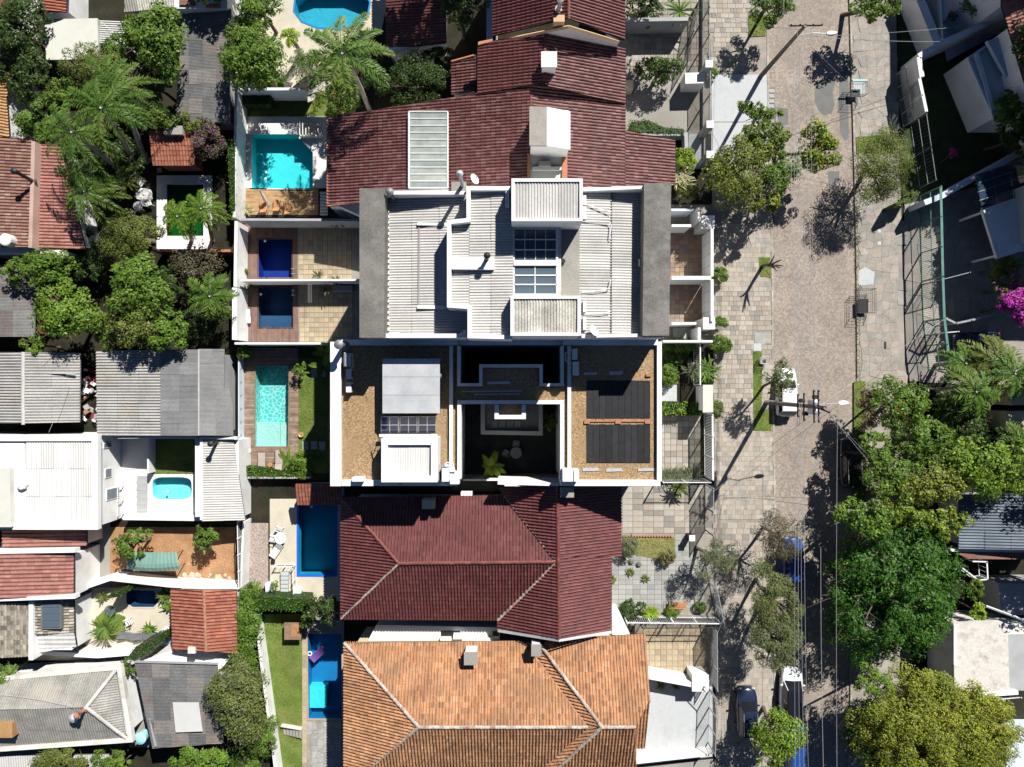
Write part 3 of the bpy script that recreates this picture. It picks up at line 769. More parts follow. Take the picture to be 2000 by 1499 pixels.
def frond(base, az, L_, rise, droop, nleaf, leaf, width, twist=0.0):
    """returns leaflet quads for one arching feather frond plus the rib points"""
    base = np.array(base); da = np.array([math.cos(az), math.sin(az), 0]); side = np.array([-math.sin(az), math.cos(az), 0])
    t = np.linspace(0, 1, 14); rib = base + (t * L_ * (1 - .12 * droop * t))[:, None] * da + (rise * L_ * t - droop * L_ * t ** 2.1)[:, None] * np.array([0, 0, 1])
    tt = np.linspace(.10, 1, nleaf); pos = np.stack([np.interp(tt, t, rib[:, i]) for i in range(3)], 1)
    Q = []
    for sgn in (-1, 1):
        ll = leaf * np.sin(np.clip(tt * .9 + .12, 0, 1) * math.pi) ** .6 * NR.uniform(.8, 1.1, nleaf)
        dirs = side * sgn * .8 + da * .55 + np.stack([NR.normal(size=nleaf) * .1, NR.normal(size=nleaf) * .1, -.30 + NR.normal(size=nleaf) * .22], 1)
        dirs /= np.linalg.norm(dirs, axis=1)[:, None]
        tip = pos + dirs * ll[:, None]; w = np.cross(dirs, [0, 0, 1.0]); w /= np.linalg.norm(w, axis=1)[:, None] + 1e-9
        mid = pos + dirs * ll[:, None] * .5 + np.array([0, 0, .03])
        q = np.stack([pos, mid + w * width, tip, mid - w * width], 1); Q.append(q)
    return np.concatenate(Q), rib
def palm(px, py, zt, L_, label, base=None, nf=16, m='leaf_palm', leaf=.55, width=.03, nleaf=42, trunk=.15, cat='palm tree', name='palm_tree', group=None, droop=.75, rise=.55, bark='bark_pale', zb=0.0, seed=0, azs=None):
    top = W(px, py, zt); b = W(*base, zb) if base else Vector((top.x, top.y, zb))
    root = thing(name, label, cat, b, group)
    mid = b.lerp(top, .5) + Vector((.1, .05, 0))
    mb = MB(); k = 12; pts = [b.lerp(mid, i / k * 2) if i <= k / 2 else mid.lerp(top, (i - k / 2) / k * 2) for i in range(k + 1)]
    mb.tube(pts, [trunk * (1.25 - .3 * i / k) * (1.06 if i % 2 else .97) for i in range(k + 1)], 9)
    mb.tube([top, top + Vector((0, 0, .5))], [trunk * 1.2, trunk * .6], 8)
    mb.build('trunk', bark, root, smooth=True)
    for i in range(nf):
        az = (azs[i % len(azs)] + R.uniform(-.08, .08)) if azs else i * 2.399 + R.uniform(-.25, .25)
        f = i / nf; Q, rib = frond(top + Vector((0, 0, .35)), az, L_ * R.uniform(.82, 1.08), rise * (1.1 - .9 * f) + R.uniform(-.1, .1), droop * R.uniform(.75, 1.15), nleaf, leaf, width)
        fr = npmesh('frond', Q.reshape(-1, 3), 4, m, root, np.clip(NR.rand(len(Q)) * .5 + R.random() * .5, 0, 1))
        rb = MB(); rb.tube([tuple(p) for p in rib[::2]], [.035 - .004 * q for q in range(len(rib[::2]))], 4); rb.build('rib', 'leaf_palm', fr)
    return root
def blades(px, py, z, n, L_, wid, m, label, cat='plant', name='plant', arch=.6, zb=0.0, group=None, spread=0.0, up=.8, seg=5):
    """rosette of broad or narrow strap leaves, each leaf a part if it shows large"""
    c = W(px, py, z); c.z = zb; root = thing(name, label, cat, c, group)
    allq = []
    for i in range(n):
        az = i * 2.399 + R.uniform(-.3, .3); l2 = L_ * R.uniform(.65, 1.1); u = up * R.uniform(.5, 1.15)
        o = np.array([c.x + R.uniform(-1, 1) * spread, c.y + R.uniform(-1, 1) * spread, zb + (z - zb) * .25])
        da = np.array([math.cos(az), math.sin(az), 0]); sd = np.array([-math.sin(az), math.cos(az), 0])
        t = np.linspace(0, 1, seg + 1); P = o + (t * l2)[:, None] * da + ((u * t - arch * t ** 2) * l2)[:, None] * np.array([0, 0, 1])
        w = wid * np.sin(np.clip(t * .88 + .1, 0, 1) * math.pi) ** .7
        q = []
        for k in range(seg):
            for sg in (-1, 1):
                a, b = P[k], P[k + 1]; dz = np.array([0, 0, .18])
                q.append([a, b, b + sg * sd * w[k + 1] + dz * w[k + 1], a + sg * sd * w[k] + dz * w[k]])
        allq.append(np.array(q))
    if wid * 22 > 3.2:
        for q in allq: npmesh('leaf', q.reshape(-1, 3), 4, m, root, np.full(len(q), R.random()))
    else:
        Q = np.concatenate(allq); npmesh('leaves', Q.reshape(-1, 3), 4, m, root, np.repeat(NR.rand(len(allq)), len(allq[0])))
    return root
def hedge(pix, z, hgt, m, label, size=.12, dens=1.0, cat='hedge', name='hedge', group=None, zb=0.0):
    pw = wp(pix, z); xs = [p[0] for p in pw]; ys = [p[1] for p in pw]
    A = (max(xs) - min(xs)) * (max(ys) - min(ys)); n = int(A * 420 * dens * (.12 / size) ** 1.4)
    X = NR.uniform(min(xs) - .1, max(xs) + .1, n); Y = NR.uniform(min(ys) - .1, max(ys) + .1, n)
    k = np.array([inpoly(x + R.uniform(-.12, .12), y + R.uniform(-.12, .12), pw) for x, y in zip(X, Y)]); X = X[k]; Y = Y[k]; n = len(X)
    Z = z - hgt * NR.rand(n) ** 2.5 + .07 * np.sin(X * 5) * np.cos(Y * 6)
    p = np.stack([X, Y, Z], 1); nn = np.array([0, 0, .8]) + NR.normal(size=(n, 3)) * .6; nn /= np.linalg.norm(nn, axis=1)[:, None]
    root = thing(name, label, cat, (float(X.mean()), float(Y.mean()), zb), group)
    mb = MB(); cx, cy = sum(xs) / len(xs), sum(ys) / len(ys)
    mb.prism([(cx + (x - cx) * .9, cy + (y - cy) * .85) for x, y in pw], zb, z - .12)
    mb.build('inner_branches', 'leaf_dark', root)
    npmesh('foliage', leaf_quads(p, nn, size, .55).reshape(-1, 3), 4, m, root, NR.rand(n))
    return root
def shrub(px, py, rpx, ztop, m, label, size=.15, dens=1.8, name='shrub', cat='shrub', **k):
    rpx *= 1.2; k['ry'] = k.get('ry', rpx / 1.2) * 1.2; k['branches'] = False
    k.setdefault('low', -.1); k.setdefault('flat', .9); k.setdefault('shell', .8); k.setdefault('rough', .1)
    return tree(px, py, rpx, ztop, m, label, cat, name, size=size, dens=dens, **k)

# ------------------------------------------------------------------ furniture and fittings
def lathe_thing(name, label, cat, px, py, z, prof, m, group=None, n=16, part=None):
    c = W(px, py, z); root = thing(name, label, cat, c, group)
    mb = MB(); mb.lathe(c, prof, n); mb.build(part or 'body', m, root, smooth=False); return root
def vent_pipe(px, py, z, h, r, label, m='metal_grey', lean=(0, 0), cap=True, cat='vent pipe', name='vent_pipe'):
    c = W(px, py, z); root = thing(name, label, cat, c)
    t = c + Vector((lean[0], lean[1], h)); mb = MB(); mb.tube([c, t], [r, r], 12); mb.build('pipe', m, root, smooth=True)
    fl = MB(); fl.lathe(c, [(r * 2, 0), (r * 2, .03), (r * 1.1, .09)], 12); fl.build('flashing', m, root)
    if cap:
        cp = MB(); cp.lathe(t, [(r * 1.2, .03), (r * 1.75, .05), (r * 1.7, .16), (r * .8, .26), (.01, .30)], 14); cp.build('rain_cap', m, root)
    return root
def chimney(px, py, z0, z1, sx, sy, label, m='offwhite', capm='white', rz=0, top='slab', open_=True, cat='chimney', name='chimney'):
    c = W(px, py, z1); c = Vector((c.x, c.y, z0)); root = thing(name, label, cat, c)
    mb = MB(); mb.box((c.x, c.y, (z0 + z1) / 2), (sx, sy, z1 - z0), rz); mb.build('stack', m, root)
    if top == 'slab':
        k = MB()
        for dx in (-1, 1):
            for dy in (-1, 1): k.box((c.x + dx * sx * .38, c.y + dy * sy * .38, z1 + .11), (.1, .1, .21), rz)
        k.build('cap_supports', m, root)
        t = MB(); t.box((c.x, c.y, z1 + .26), (sx + .16, sy + .16, .09), rz); t.build('cap_slab', capm, root, bevel=.015)
    return root
def ac_unit(px, py, z, sx, sy, hz, label, rz=0, m='plastic_white', group=None):
    c = W(px, py, z + hz); c.z = z; root = thing('air_conditioner', label, 'air conditioner', c, group)
    mb = MB(); mb.box((c.x, c.y, z + hz / 2 + .05), (sx, sy, hz), rz); mb.build('casing', m, root, bevel=.03)
    g = MB()
    rot = Matrix.Rotation(rz, 3, 'Z')
    sidev = rot @ (Vector((sx / 2 + .01, 0, 0)) if sy > sx else Vector((0, sy / 2 + .01, 0)))
    for i in range(5):
        g.box((c.x + sidev.x, c.y + sidev.y, z + .15 + i * hz / 6), (.02 if sy > sx else sx * .7, sy * .7 if sy > sx else .02, .02), rz)
    g.build('grille', 'metal_grey', root)
    f = MB()
    for s in (-.35, .35):
        v = rot @ (Vector((0, s * sy, 0)) if sy > sx else Vector((s * sx, 0, 0))); f.box((c.x + v.x, c.y + v.y, z + .03), (.12, .12, .06), rz)
    f.build('feet', 'rubber_black', root)
    return root
def dish(px, py, z, r, label, az=0.8, m='plastic_white'):
    c = W(px, py, z + .5); c.z = z; root = thing('satellite_dish', label, 'satellite dish', c)
    mb = MB(); mb.tube([c, c + Vector((0, 0, .5))], .03, 6); mb.build('mast', 'metal_light', root)
    d = Vector((math.cos(az), math.sin(az), 1.1)).normalized(); o = c + Vector((0, 0, .55)); u = d.cross(Vector((0, 0, 1))).normalized(); w = u.cross(d)
    b = MB(); n = 16
    rings = []
    for k in range(5):
        rr = r * k / 4 + .001; rings.append([o + u * math.cos(6.283 * i / n) * rr + w * math.sin(6.283 * i / n) * rr * .85 + d * (rr * rr / r * .35) for i in range(n)])
    for k in range(4):
        for i in range(n):
            j = (i + 1) % n; b.quad(rings[k][i], rings[k][j], rings[k + 1][j], rings[k + 1][i])
    b.build('reflector', m, root, smooth=True)
    a = MB(); a.tube([o + w * -r * .8, o + d * r * .9], .015, 5); a.box(o + d * r * .9, (.08, .08, .08)); a.build('feed_arm', 'metal_grey', root)
    return root
def plastic_chair(px, py, z, rz, label, group=None, m='plastic_white', s=.5):
    c = W(px, py, z + .4); c.z = z; root = thing('garden_chair', label, 'chair', c, group); rt = Matrix.Rotation(rz, 3, 'Z')
    def P(x, y, zz): v = rt @ Vector((x, y, 0)); return (c.x + v.x, c.y + v.y, z + zz)
    mb = MB(); mb.box(P(0, 0, .43), (s, s, .04), rz); mb.build('seat', m, root, bevel=.015)
    b = MB()
    for i in range(5): b.tube([P((i - 2) * s * .21, -s * .48, .45), P((i - 2) * s * .23, -s * .66, .86)], .022, 5)
    b.tube([P(-s * .5, -s * .66, .87), P(0, -s * .74, .9), P(s * .5, -s * .66, .87)], .03, 6); b.build('backrest', m, root)
    for sx in (-1, 1):
        for sy in (-1, 1):
            l = MB(); l.tube([P(sx * s * .42, sy * s * .42, .42), P(sx * s * .5, sy * s * .5, 0)], .025, 5); l.build('leg', m, root)
        ar = MB(); ar.tube([P(sx * s * .5, -s * .6, .66), P(sx * s * .56, 0, .66), P(sx * s * .5, s * .45, .64), P(sx * s * .48, s * .45, .44)], .028, 5); ar.build('armrest', m, root)
    return root
def round_table(px, py, z, r, label, m='plastic_white', h=.72, cat='table', group=None, leg='plastic_white'):
    c = W(px, py, z + h); c.z = z; root = thing('round_table', label, cat, c, group)
    mb = MB(); mb.lathe(c + Vector((0, 0, h)), [(r * .96, -.04), (r, -.02), (r, 0), (r * .97, .012)], 24); mb.build('tabletop', m, root)
    for i in range(4):
        a = .78 + i * 1.5708; l = MB(); l.tube([c + Vector((math.cos(a) * r * .5, math.sin(a) * r * .5, h - .04)), c + Vector((math.cos(a) * r * .75, math.sin(a) * r * .75, 0))], .03, 6); l.build('leg', leg, root)
    return root
def lounger(px, py, z, rz, label, m='fabric_grey', frame='metal_grey', group=None, L_=1.85, w=.62, raise_=.35):
    c = W(px, py, z + .3); c.z = z; root = thing('sun_lounger', label, 'sun lounger', c, group); rt = Matrix.Rotation(rz, 3, 'Z')
    def P(x, y, zz): v = rt @ Vector((x, y, 0)); return Vector((c.x + v.x, c.y + v.y, z + zz))
    s = MB(); s.box(P(0, -L_ * .17, .32), (w, L_ * .64, .05), rz); s.build('seat', m, root, bevel=.02)
    b = MB(); a0, a1 = P(-w / 2, L_ * .15, .35), P(w / 2, L_ * .15, .35); b0, b1 = P(-w / 2, L_ * .5, .35 + raise_), P(w / 2, L_ * .5, .35 + raise_); up = Vector((0, 0, .05))
    b.quad(a0, a1, b1, b0); b.quad(a0 + up, b0 + up, b1 + up, a1 + up); b.quad(a0, b0, b0 + up, a0 + up); b.quad(a1, a1 + up, b1 + up, b1); b.quad(b0, b1, b1 + up, b0 + up); b.build('backrest', m, root)
    f = MB()
    for sx in (-1, 1): f.tube([P(sx * w * .54, -L_ * .5, .29), P(sx * w * .54, L_ * .5, .29)], .022, 6)
    f.build('frame', frame, root)
    for sx in (-1, 1):
        for sy in (-.42, .38):
            l = MB(); l.tube([P(sx * w * .5, sy * L_, .3), P(sx * w * .5, sy * L_, 0)], .022, 6); l.build('leg', frame, root)
    return root
def potted(px, py, z, r, m, label, rpot=.2, potm='pot', size=.16):
    c = W(px, py, z + .4); c.z = z; root = thing('potted_plant', label, 'potted plant', c)
    mb = MB(); mb.lathe(c, [(rpot * .7, 0), (rpot, .35), (rpot * 1.1, .36), (rpot * 1.1, .42), (rpot * .95, .42), (rpot * .9, .36)], 14); mb.build('pot', potm, root)
    n = int(120 * (r / .3)); d = NR.normal(size=(n, 3)); d[:, 2] = abs(d[:, 2]); d /= np.linalg.norm(d, axis=1)[:, None]
    p = np.array(c) + np.array([0, 0, .42]) + d * r * NR.uniform(.3, 1, n)[:, None]; nn = d + np.array([0, 0, .6]) + NR.normal(size=(n, 3)) * .3; nn /= np.linalg.norm(nn, axis=1)[:, None]
    npmesh('foliage', leaf_quads(p, nn, size, .45).reshape(-1, 3), 4, m, root, NR.rand(n))
    return root
def fence(pts, zr, h, label, m='fence_grey', spacing=.13, post=1.9, cat='fence', name='metal_fence', bar=.022, rails=2, plinth=0, zb=.0, post_w=.08, group=None, plm='concrete', gate=False, rail_w=.06):
    """posts and rails as parts, thin bars in one mesh. pts: pixels of its top line, at height zr"""
    Pw = [W(x, y, zr).xy for x, y in pts]
    root = thing(name, label, cat, (Pw[0].x, Pw[0].y, zb), group); top = zb + h
    for a, b in zip(Pw[:-1], Pw[1:]):
        L_ = (b - a).length; d = (b - a) / L_; n = max(1, round(L_ / post)); rz = math.atan2(d.y, d.x)
        for i in range(n + 1):
            p = a + d * (L_ * i / n); q = MB(); q.box((p.x, p.y, zb + h / 2 + .03), (post_w, post_w, h + .06), rz); q.build('post', m, root)
        c = (a + b) / 2
        for k in range(rails):
            zz = top - .04 if k == 0 else zb + plinth + .12 + (h - plinth - .16) * (rails - 1 - k) / max(1, rails - 1) * 1.0
            q = MB(); q.box((c.x, c.y, zz), (L_, rail_w if k == 0 else min(rail_w, .05), .05), rz); q.build('rail', m, root)
        bb = MB(); nb = int(L_ / spacing)
        for i in range(nb):
            p = a + d * (L_ * (i + .5) / nb); bb.box((p.x, p.y, zb + plinth + (h - plinth) / 2), (bar, bar, h - plinth - .1), rz)
        bb.build('bars', m, root, kind='stuff')
        if plinth:
            q = MB(); q.box((c.x, c.y, zb + plinth / 2), (L_, .18, plinth), rz); q.build('plinth', plm, root)
    return root
def wall_thing(pix, zr, width, z0, z1, m, label, name='garden_wall', cat='wall', closed=False, cap=None, group=None):
    P0 = W(pix[0][0], pix[0][1], zr); root = thing(name, label, cat, (P0.x, P0.y, z0), group)
    mb = MB(); mb.path(pix, zr, width, z0, z1 - (.06 if cap else 0), closed); mb.build('wall_body', m, root)
    if cap: k = MB(); k.path(pix, zr, width + .08, z1 - .06, z1, closed); k.build('coping', cap, root)
    return root
def pier(px, py, z, s, h, label, m='white', name='gate_pier', cat='pier', group=None):
    c = W(px, py, h); root = thing(name, label, cat, (c.x, c.y, z), group)
    mb = MB(); mb.box((c.x, c.y, (z + h - .1) / 2), (s, s, h - .1 - z)); mb.build('shaft', m, root)
    k = MB(); k.box((c.x, c.y, h - .05), (s + .1, s + .1, .1)); k.build('cap', 'white', root, bevel=.015); return root
def pool(pix, z, depth, basin, label, water='water', coping='white_floor', cw=.25, name='swimming_pool', wl=.14, steps=None, rim=.03, basin2=None, rail=True, floorm=None):
    """outline in px at level z (already cut from the floors)"""
    pw = wp(pix, z); n = len(pw); a = sum(pw[i][0] * pw[(i + 1) % n][1] - pw[(i + 1) % n][0] * pw[i][1] for i in range(n))
    if a < 0: pw = pw[::-1]
    cx, cy = hole_in(pw); root = thing(name, label, 'swimming pool', (cx, cy, z))
    mb = MB()
    for i in range(n):
        p, q = pw[i], pw[(i + 1) % n]; mb.quad((q[0], q[1], z - depth), (p[0], p[1], z - depth), (p[0], p[1], z + .0), (q[0], q[1], z + .0))
    mb.build('basin_wall', basin, root)
    fl = MB(); fl.quad(*[(p[0], p[1], z - depth) for p in pw]); fl.build('basin_floor', floorm or basin, root)
    if steps:
        for (sp, sd) in steps:
            st = MB(); st.prism(wp(sp, z - sd), z - depth + .005, z - sd); st.build('step', basin2 or basin, root)
    wa = MB(); wa.quad(*[(p[0], p[1], z - wl) for p in pw]); wa.build('water', water, root)
    if coping:
        cp = MB(); ins = .0; m_ = []
        for i in range(n):
            p0, p1, p2 = Vector(pw[i - 1]), Vector(pw[i]), Vector(pw[(i + 1) % n])
            a_ = (p1 - p0).normalized(); c_ = (p2 - p1).normalized(); na = Vector((a_.y, -a_.x)); nc = Vector((c_.y, -c_.x)); mm = na + nc; m_.append(mm / max(mm.length_squared, .3) * 2)
        for i in range(n):
            j = (i + 1) % n; A = Vector(pw[i]); B = Vector(pw[j]); Ao = A + m_[i] * cw; Bo = B + m_[j] * cw
            Ai = A - m_[i] * .03; Bi = B - m_[j] * .03
            zt = z + rim
            cp.quad((Ai.x, Ai.y, zt), (Ao.x, Ao.y, zt), (Bo.x, Bo.y, zt), (Bi.x, Bi.y, zt)); cp.quad((Ao.x, Ao.y, z), (Bo.x, Bo.y, z), (Bo.x, Bo.y, zt), (Ao.x, Ao.y, zt))
            cp.quad((Ai.x, Ai.y, z - .06), (Ai.x, Ai.y, zt), (Bi.x, Bi.y, zt), (Bi.x, Bi.y, z - .06))
        cp.build('coping', coping, root)
    return root
def car(px, py, rz, L_, Wd, hh, paint, label, roofm=None, zb=.03, kind='hatch', name='parked_car', rack=False):
    c = W(px, py, hh * .7); c.z = zb; root = thing(name, label, 'car', c); rt = Matrix.Rotation(rz, 3, 'Z')
    def P(x, y, z): v = rt @ Vector((x, y, 0)); return Vector((c.x + v.x, c.y + v.y, zb + z))
    beltz = hh * .60
    # body: stations along the length (y), half widths rounded at the ends
    st = [(-.5, .62, .42, .45), (-.485, .80, .30, .58), (-.44, .93, .26, .64), (-.36, .99, .24, .66), (-.2, 1, .22, .64), (0, 1, .22, .62), (.15, .995, .22, .61), (.27, .975, .22, .60), (.38, .93, .24, .555), (.45, .84, .27, .50), (.485, .72, .30, .45), (.5, .55, .34, .40)]
    rings = []
    for f, w, lo, hi in st:
        y = f * L_; hw = w * Wd / 2; z1 = hi * hh * (1.0); z0 = lo * .9 * .9; zs = (z0 + z1) / 2
        rings.append([P(-hw * .92, y, z0), P(-hw, y, zs), P(-hw * .97, y, z1 - .07), P(-hw * .84, y, z1), P(0, y, z1 + .035), P(hw * .84, y, z1), P(hw * .97, y, z1 - .07), P(hw, y, zs), P(hw * .92, y, z0)])
    b = MB()
    for i in range(len(rings) - 1):
        for k in range(8): b.quad(rings[i][k], rings[i + 1][k], rings[i + 1][k + 1], rings[i][k + 1])
    b.quad(*rings[0]); b.quad(*rings[-1][::-1])
    body = b.build('body', paint, root, smooth=True)
    bm = bmesh.new(); bm.from_mesh(body.data); bmesh.ops.remove_doubles(bm, verts=bm.verts, dist=.001); bmesh.ops.recalc_face_normals(bm, faces=bm.faces); bm.to_mesh(body.data); bm.free()
    # cabin
    if kind == 'sedan': y0, y1, r0, r1 = -.34, .22, -.20, .06
    elif kind == 'suv': y0, y1, r0, r1 = -.475, .25, -.41, .10
    else: y0, y1, r0, r1 = -.46, .24, -.37, .08
    zb_ = .60 * hh; zt = hh - .02; wb = Wd * .44; wt = Wd * .355
    A = [P(-wb, y0 * L_, zb_), P(wb, y0 * L_, zb_), P(wb * .96, y1 * L_, zb_ - .02), P(-wb * .96, y1 * L_, zb_ - .02)]
    T = [P(-wt, r0 * L_, zt), P(wt, r0 * L_, zt), P(wt * .96, r1 * L_, zt), P(-wt * .96, r1 * L_, zt)]
    def panel(nm, q, m, off=0):
        nn = (q[1] - q[0]).cross(q[2] - q[1]).normalized(); cen = sum(q, Vector((0, 0, 0))) / 4
        q = [cen + (p - cen) * .93 + nn * off for p in q]; mb = MB(); mb.quad(*q); mb.quad(*[p - nn * .012 for p in q[::-1]]); return mb.build(nm, m, root)
    cab = MB()
    for i in range(4): j = (i + 1) % 4; cab.quad(A[i], A[j], T[j], T[i])
    cab.build('cabin_pillars', paint, root)
    panel('rear_window', [A[0], A[1], T[1], T[0]], 'car_glass', .012); panel('windshield', [A[2], A[3], T[3], T[2]], 'car_glass', .012)
    for (a_, b_, t1, t0) in ((A[1], A[2], T[2], T[1]), (A[3], A[0], T[0], T[3])):
        m1 = a_.lerp(b_, .5); m2 = t0.lerp(t1, .5)
        panel('side_window', [a_, m1, m2, t0], 'car_glass', .012); panel('side_window', [m1, b_, t1, m2], 'car_glass', .012)
    rf = MB(); ys = [r0 - .01, r0 + .03, (r0 + r1) / 2, r1 - .03, r1 + .01]; zz = [0, .035, .05, .035, 0]
    rr = []
    for y, z in zip(ys, zz):
        rr.append([P(-wt * 1.04, y * L_, zt - .02), P(-wt * .9, y * L_, zt + .01 + z * .6), P(0, y * L_, zt + .02 + z), P(wt * .9, y * L_, zt + .01 + z * .6), P(wt * 1.04, y * L_, zt - .02)])
    for i in range(4):
        for k in range(4): rf.quad(rr[i][k], rr[i][k + 1], rr[i + 1][k + 1], rr[i + 1][k])
    rf.build('roof_panel', roofm or paint, root, smooth=True)
    if rack:
        for s in (-1, 1):
            q = MB(); q.tube([P(s * wt * .92, (r0 + .03) * L_, zt + .09), P(s * wt * .92, (r1 - .03) * L_, zt + .09)], .022, 6); q.build('roof_rail', 'metal_light', root)
    for s in (-1, 1):
        q = MB(); q.box(P(s * Wd * .52, .16 * L_, .60 * hh + .02), (.2, .12, .13), rz); q.build('mirror', paint, root, bevel=.03)
        for yy in (-.31, .31):
            o1 = P(s * Wd * .43, yy * L_, .31); o2 = P(s * Wd * .495, yy * L_, .31)
            w = MB(); w.tube([o1, o2], .31, 16); wh = w.build('wheel', 'tyre', root)
            hb = MB(); hb.tube([o2, P(s * Wd * .502, yy * L_, .31)], .19, 12); hb.build('rim', 'hub', wh)
        q = MB(); q.box(P(s * Wd * .33, .478 * L_, .43 * hh), (.3, .12, .12), rz + s * -.25); q.build('headlight', 'lamp_clear', root, bevel=.02)
        q = MB(); q.box(P(s * Wd * .36, -.487 * L_, .52 * hh), (.26, .08, .14), rz + s * .2); q.build('tail_light', 'lamp_red', root, bevel=.02)
    for yy, nm in ((.497, 'front_bumper'), (-.5, 'rear_bumper')):
        q = MB(); q.box(P(0, yy * L_, .32 * hh), (Wd * .62, .07, .14), rz); q.build(nm, 'metal_dark', root, bevel=.02)
    return root

# ================================================================== THE PLACE
YZ = 0.06
POOLS = {
 'cyan': [(491, 262), (577, 262), (612, 298), (612, 371), (491, 368)],
 'cobalt': [(504, 467), (571, 467), (571, 543), (504, 543)],
 'slate': [(504, 558), (573, 558), (573, 641), (504, 641)],
 'lap_pool': [(498, 714), (565, 714), (563, 873), (498, 873)],
 'blue': [(583, 985), (656, 985), (655, 1123), (583, 1123)],
 'long': [(600, 1237), (668, 1237), (668, 1405), (602, 1405)],
 'green': [(325, 360), (398, 360), (398, 462), (325, 462)],
 'kidney': [(577, 0), (575, 22), (590, 42), (620, 54), (665, 57), (700, 48), (718, 28), (722, 5), (712, -12), (680, -24), (620, -24), (590, -14)],
 'tub': [(336 + 39.5 * abs(math.cos(a)) ** .45 * math.copysign(1, math.cos(a)), 954 + 22.5 * abs(math.sin(a)) ** .5 * math.copysign(1, math.sin(a))) for a in [i * math.pi / 12 + .01 for i in range(24)]],
 'octagon': [(250, 1152), (300, 1153), (312, 1165), (311, 1176), (300, 1187), (258, 1187), (246, 1178), (246, 1160)],
}
for k_, v_ in POOLS.items():
    HOLES.append(wp(v_, YZ))
gp = [(-140, -120), (140, -120), (140, 120), (-140, 120)]
sheet('ground', gp, -0.02, 'soil', HOLES, 0)

# ---- street
road = floor('road', [(1495, -260), (1662, -260), (1660, 0), (1668, 260), (1674, 500), (1676, 760), (1672, 1000), (1660, 1400), (1655, 1760), (1512, 1760), (1512, 1300), (1512, 1000), (1508, 700), (1507, 480), (1500, 240), (1497, 0)], 0.02, 'road_cobble', 0)
for i, q in enumerate([[(1592, 172), (1602, 154), (1618, 150), (1632, 158), (1626, 180), (1630, 206), (1624, 222), (1610, 226), (1598, 215), (1591, 196)],
          [(1640, 120), (1656, 118), (1658, 270), (1650, 276), (1641, 258), (1639, 200)], [(1518, 210), (1538, 212), (1540, 244), (1520, 246)],
          [(1617, 335), (1640, 335), (1638, 358), (1619, 372)], [(1500, 172), (1512, 172), (1516, 246), (1503, 250)]]):
    floor('asphalt_patch', q, 0.026, 'asphalt_patch', 0)
sw_w = floor('sidewalk', [(1386, -260), (1497, -260), (1497, 0), (1500, 240), (1507, 480), (1508, 700), (1512, 1000), (1512, 1300), (1512, 1760), (1400, 1760), (1396, 1000), (1392, 400), (1386, 0)], 0.12, 'mortar', .14)
sw_e = floor('sidewalk', [(1662, -260), (1745, -260), (1750, 0), (1755, 260), (1764, 520), (1768, 760), (1785, 1000), (1775, 1400), (1780, 1760), (1655, 1760), (1660, 1400), (1672, 1000), (1676, 760), (1674, 500), (1668, 260), (1660, 0)], 0.12, 'mortar', .14)
pave(sw_w, [(1394, 440), (1500, 440), (1505, 500), (1505, 640), (1507, 840), (1510, 1015), (1398, 1015), (1397, 700)], .12, 'paver_tan', .46, .42, .0, 300, near=(1450, 700), gap=.012, var=1)
pave(sw_w, [(1388, -40), (1462, -40), (1462, 140), (1390, 140)], .12, 'paver_tan', .46, .42, 0, 100, near=(1420, 80), gap=.012, var=1)
pave(sw_w, [(1398, 1020), (1508, 1020), (1510, 1540), (1402, 1540)], .12, 'paver_tan', .6, .5, 0, 80, near=(1460, 1050), gap=.012, var=1)
for a_, b_ in (((1390, 146), (1500, 238)), ((1392, 240), (1500, 330))):
    x0, y0 = a_; x1, y1 = b_
    floor('driveway', [(x0, y0), (x1, y0), (x1, y1), (x0, y1)], .135, 'pale_concrete', .02)
crazy(sw_e, [(1672, 10), (1742, 10), (1750, 260), (1758, 520), (1762, 745), (1682, 745), (1680, 500), (1676, 260)], .12, 'crazy', .66, 300, gap=.011)
crazy(sw_e, [(1764, 330), (1765, 520), (1785, 740), (1765, 740), (1758, 520)], .12, 'crazy', 1.0, 30)
# kerbs, each stone a piece
def kerb(parent, pts, zt=.14):
    P = [W(x, y, .12).xy for x, y in pts]; cnt = 0
    for a, b in zip(P[:-1], P[1:]):
        L_ = (b - a).length; n = max(1, int(L_ / .95)); d = (b - a) / L_; rz = math.atan2(d.y, d.x)
        for i in range(n):
            c = a + d * (L_ * (i + .5) / n); mb = MB(); mb.tint = R.random()
            mb.box((c.x + R.uniform(-.01, .01), c.y, zt - .07 + R.random() * .01), (L_ / n - .02, .15, .17), rz + R.uniform(-.01, .01)); mb.build('kerb_stone', 'kerb', parent)
kerb(sw_w, [(1497, -60), (1498, 0), (1501, 240), (1508, 480), (1509, 700), (1513, 1000), (1513, 1540)])
kerb(sw_e, [(1660, -60), (1660, 0), (1668, 260), (1674, 500), (1676, 760), (1672, 1000), (1661, 1400), (1658, 1540)])
# verge beds on the west sidewalk
for q in ([(1462, 30), (1496, 30), (1496, 70), (1462, 72)], [(1482, 503), (1504, 503), (1506, 543), (1484, 540)], [(1471, 686), (1488, 686), (1488, 800), (1507, 800), (1507, 842), (1472, 842)], [(1672, 268), (1740, 262), (1745, 300), (1674, 300)], [(1668, 745), (1690, 745), (1690, 1000), (1668, 1000)]):
    floor('grass_verge', q, .175, 'lawn', .04); grass(q, .175, 'grass', 170)
grass([(1669, 400), (1675, 400), (1680, 745), (1674, 745)], .14, 'weeds', 260, hgt=.1)
grass([(1673, 560), (1690, 556), (1692, 640), (1676, 625)], .13, 'weeds', 60, hgt=.1)

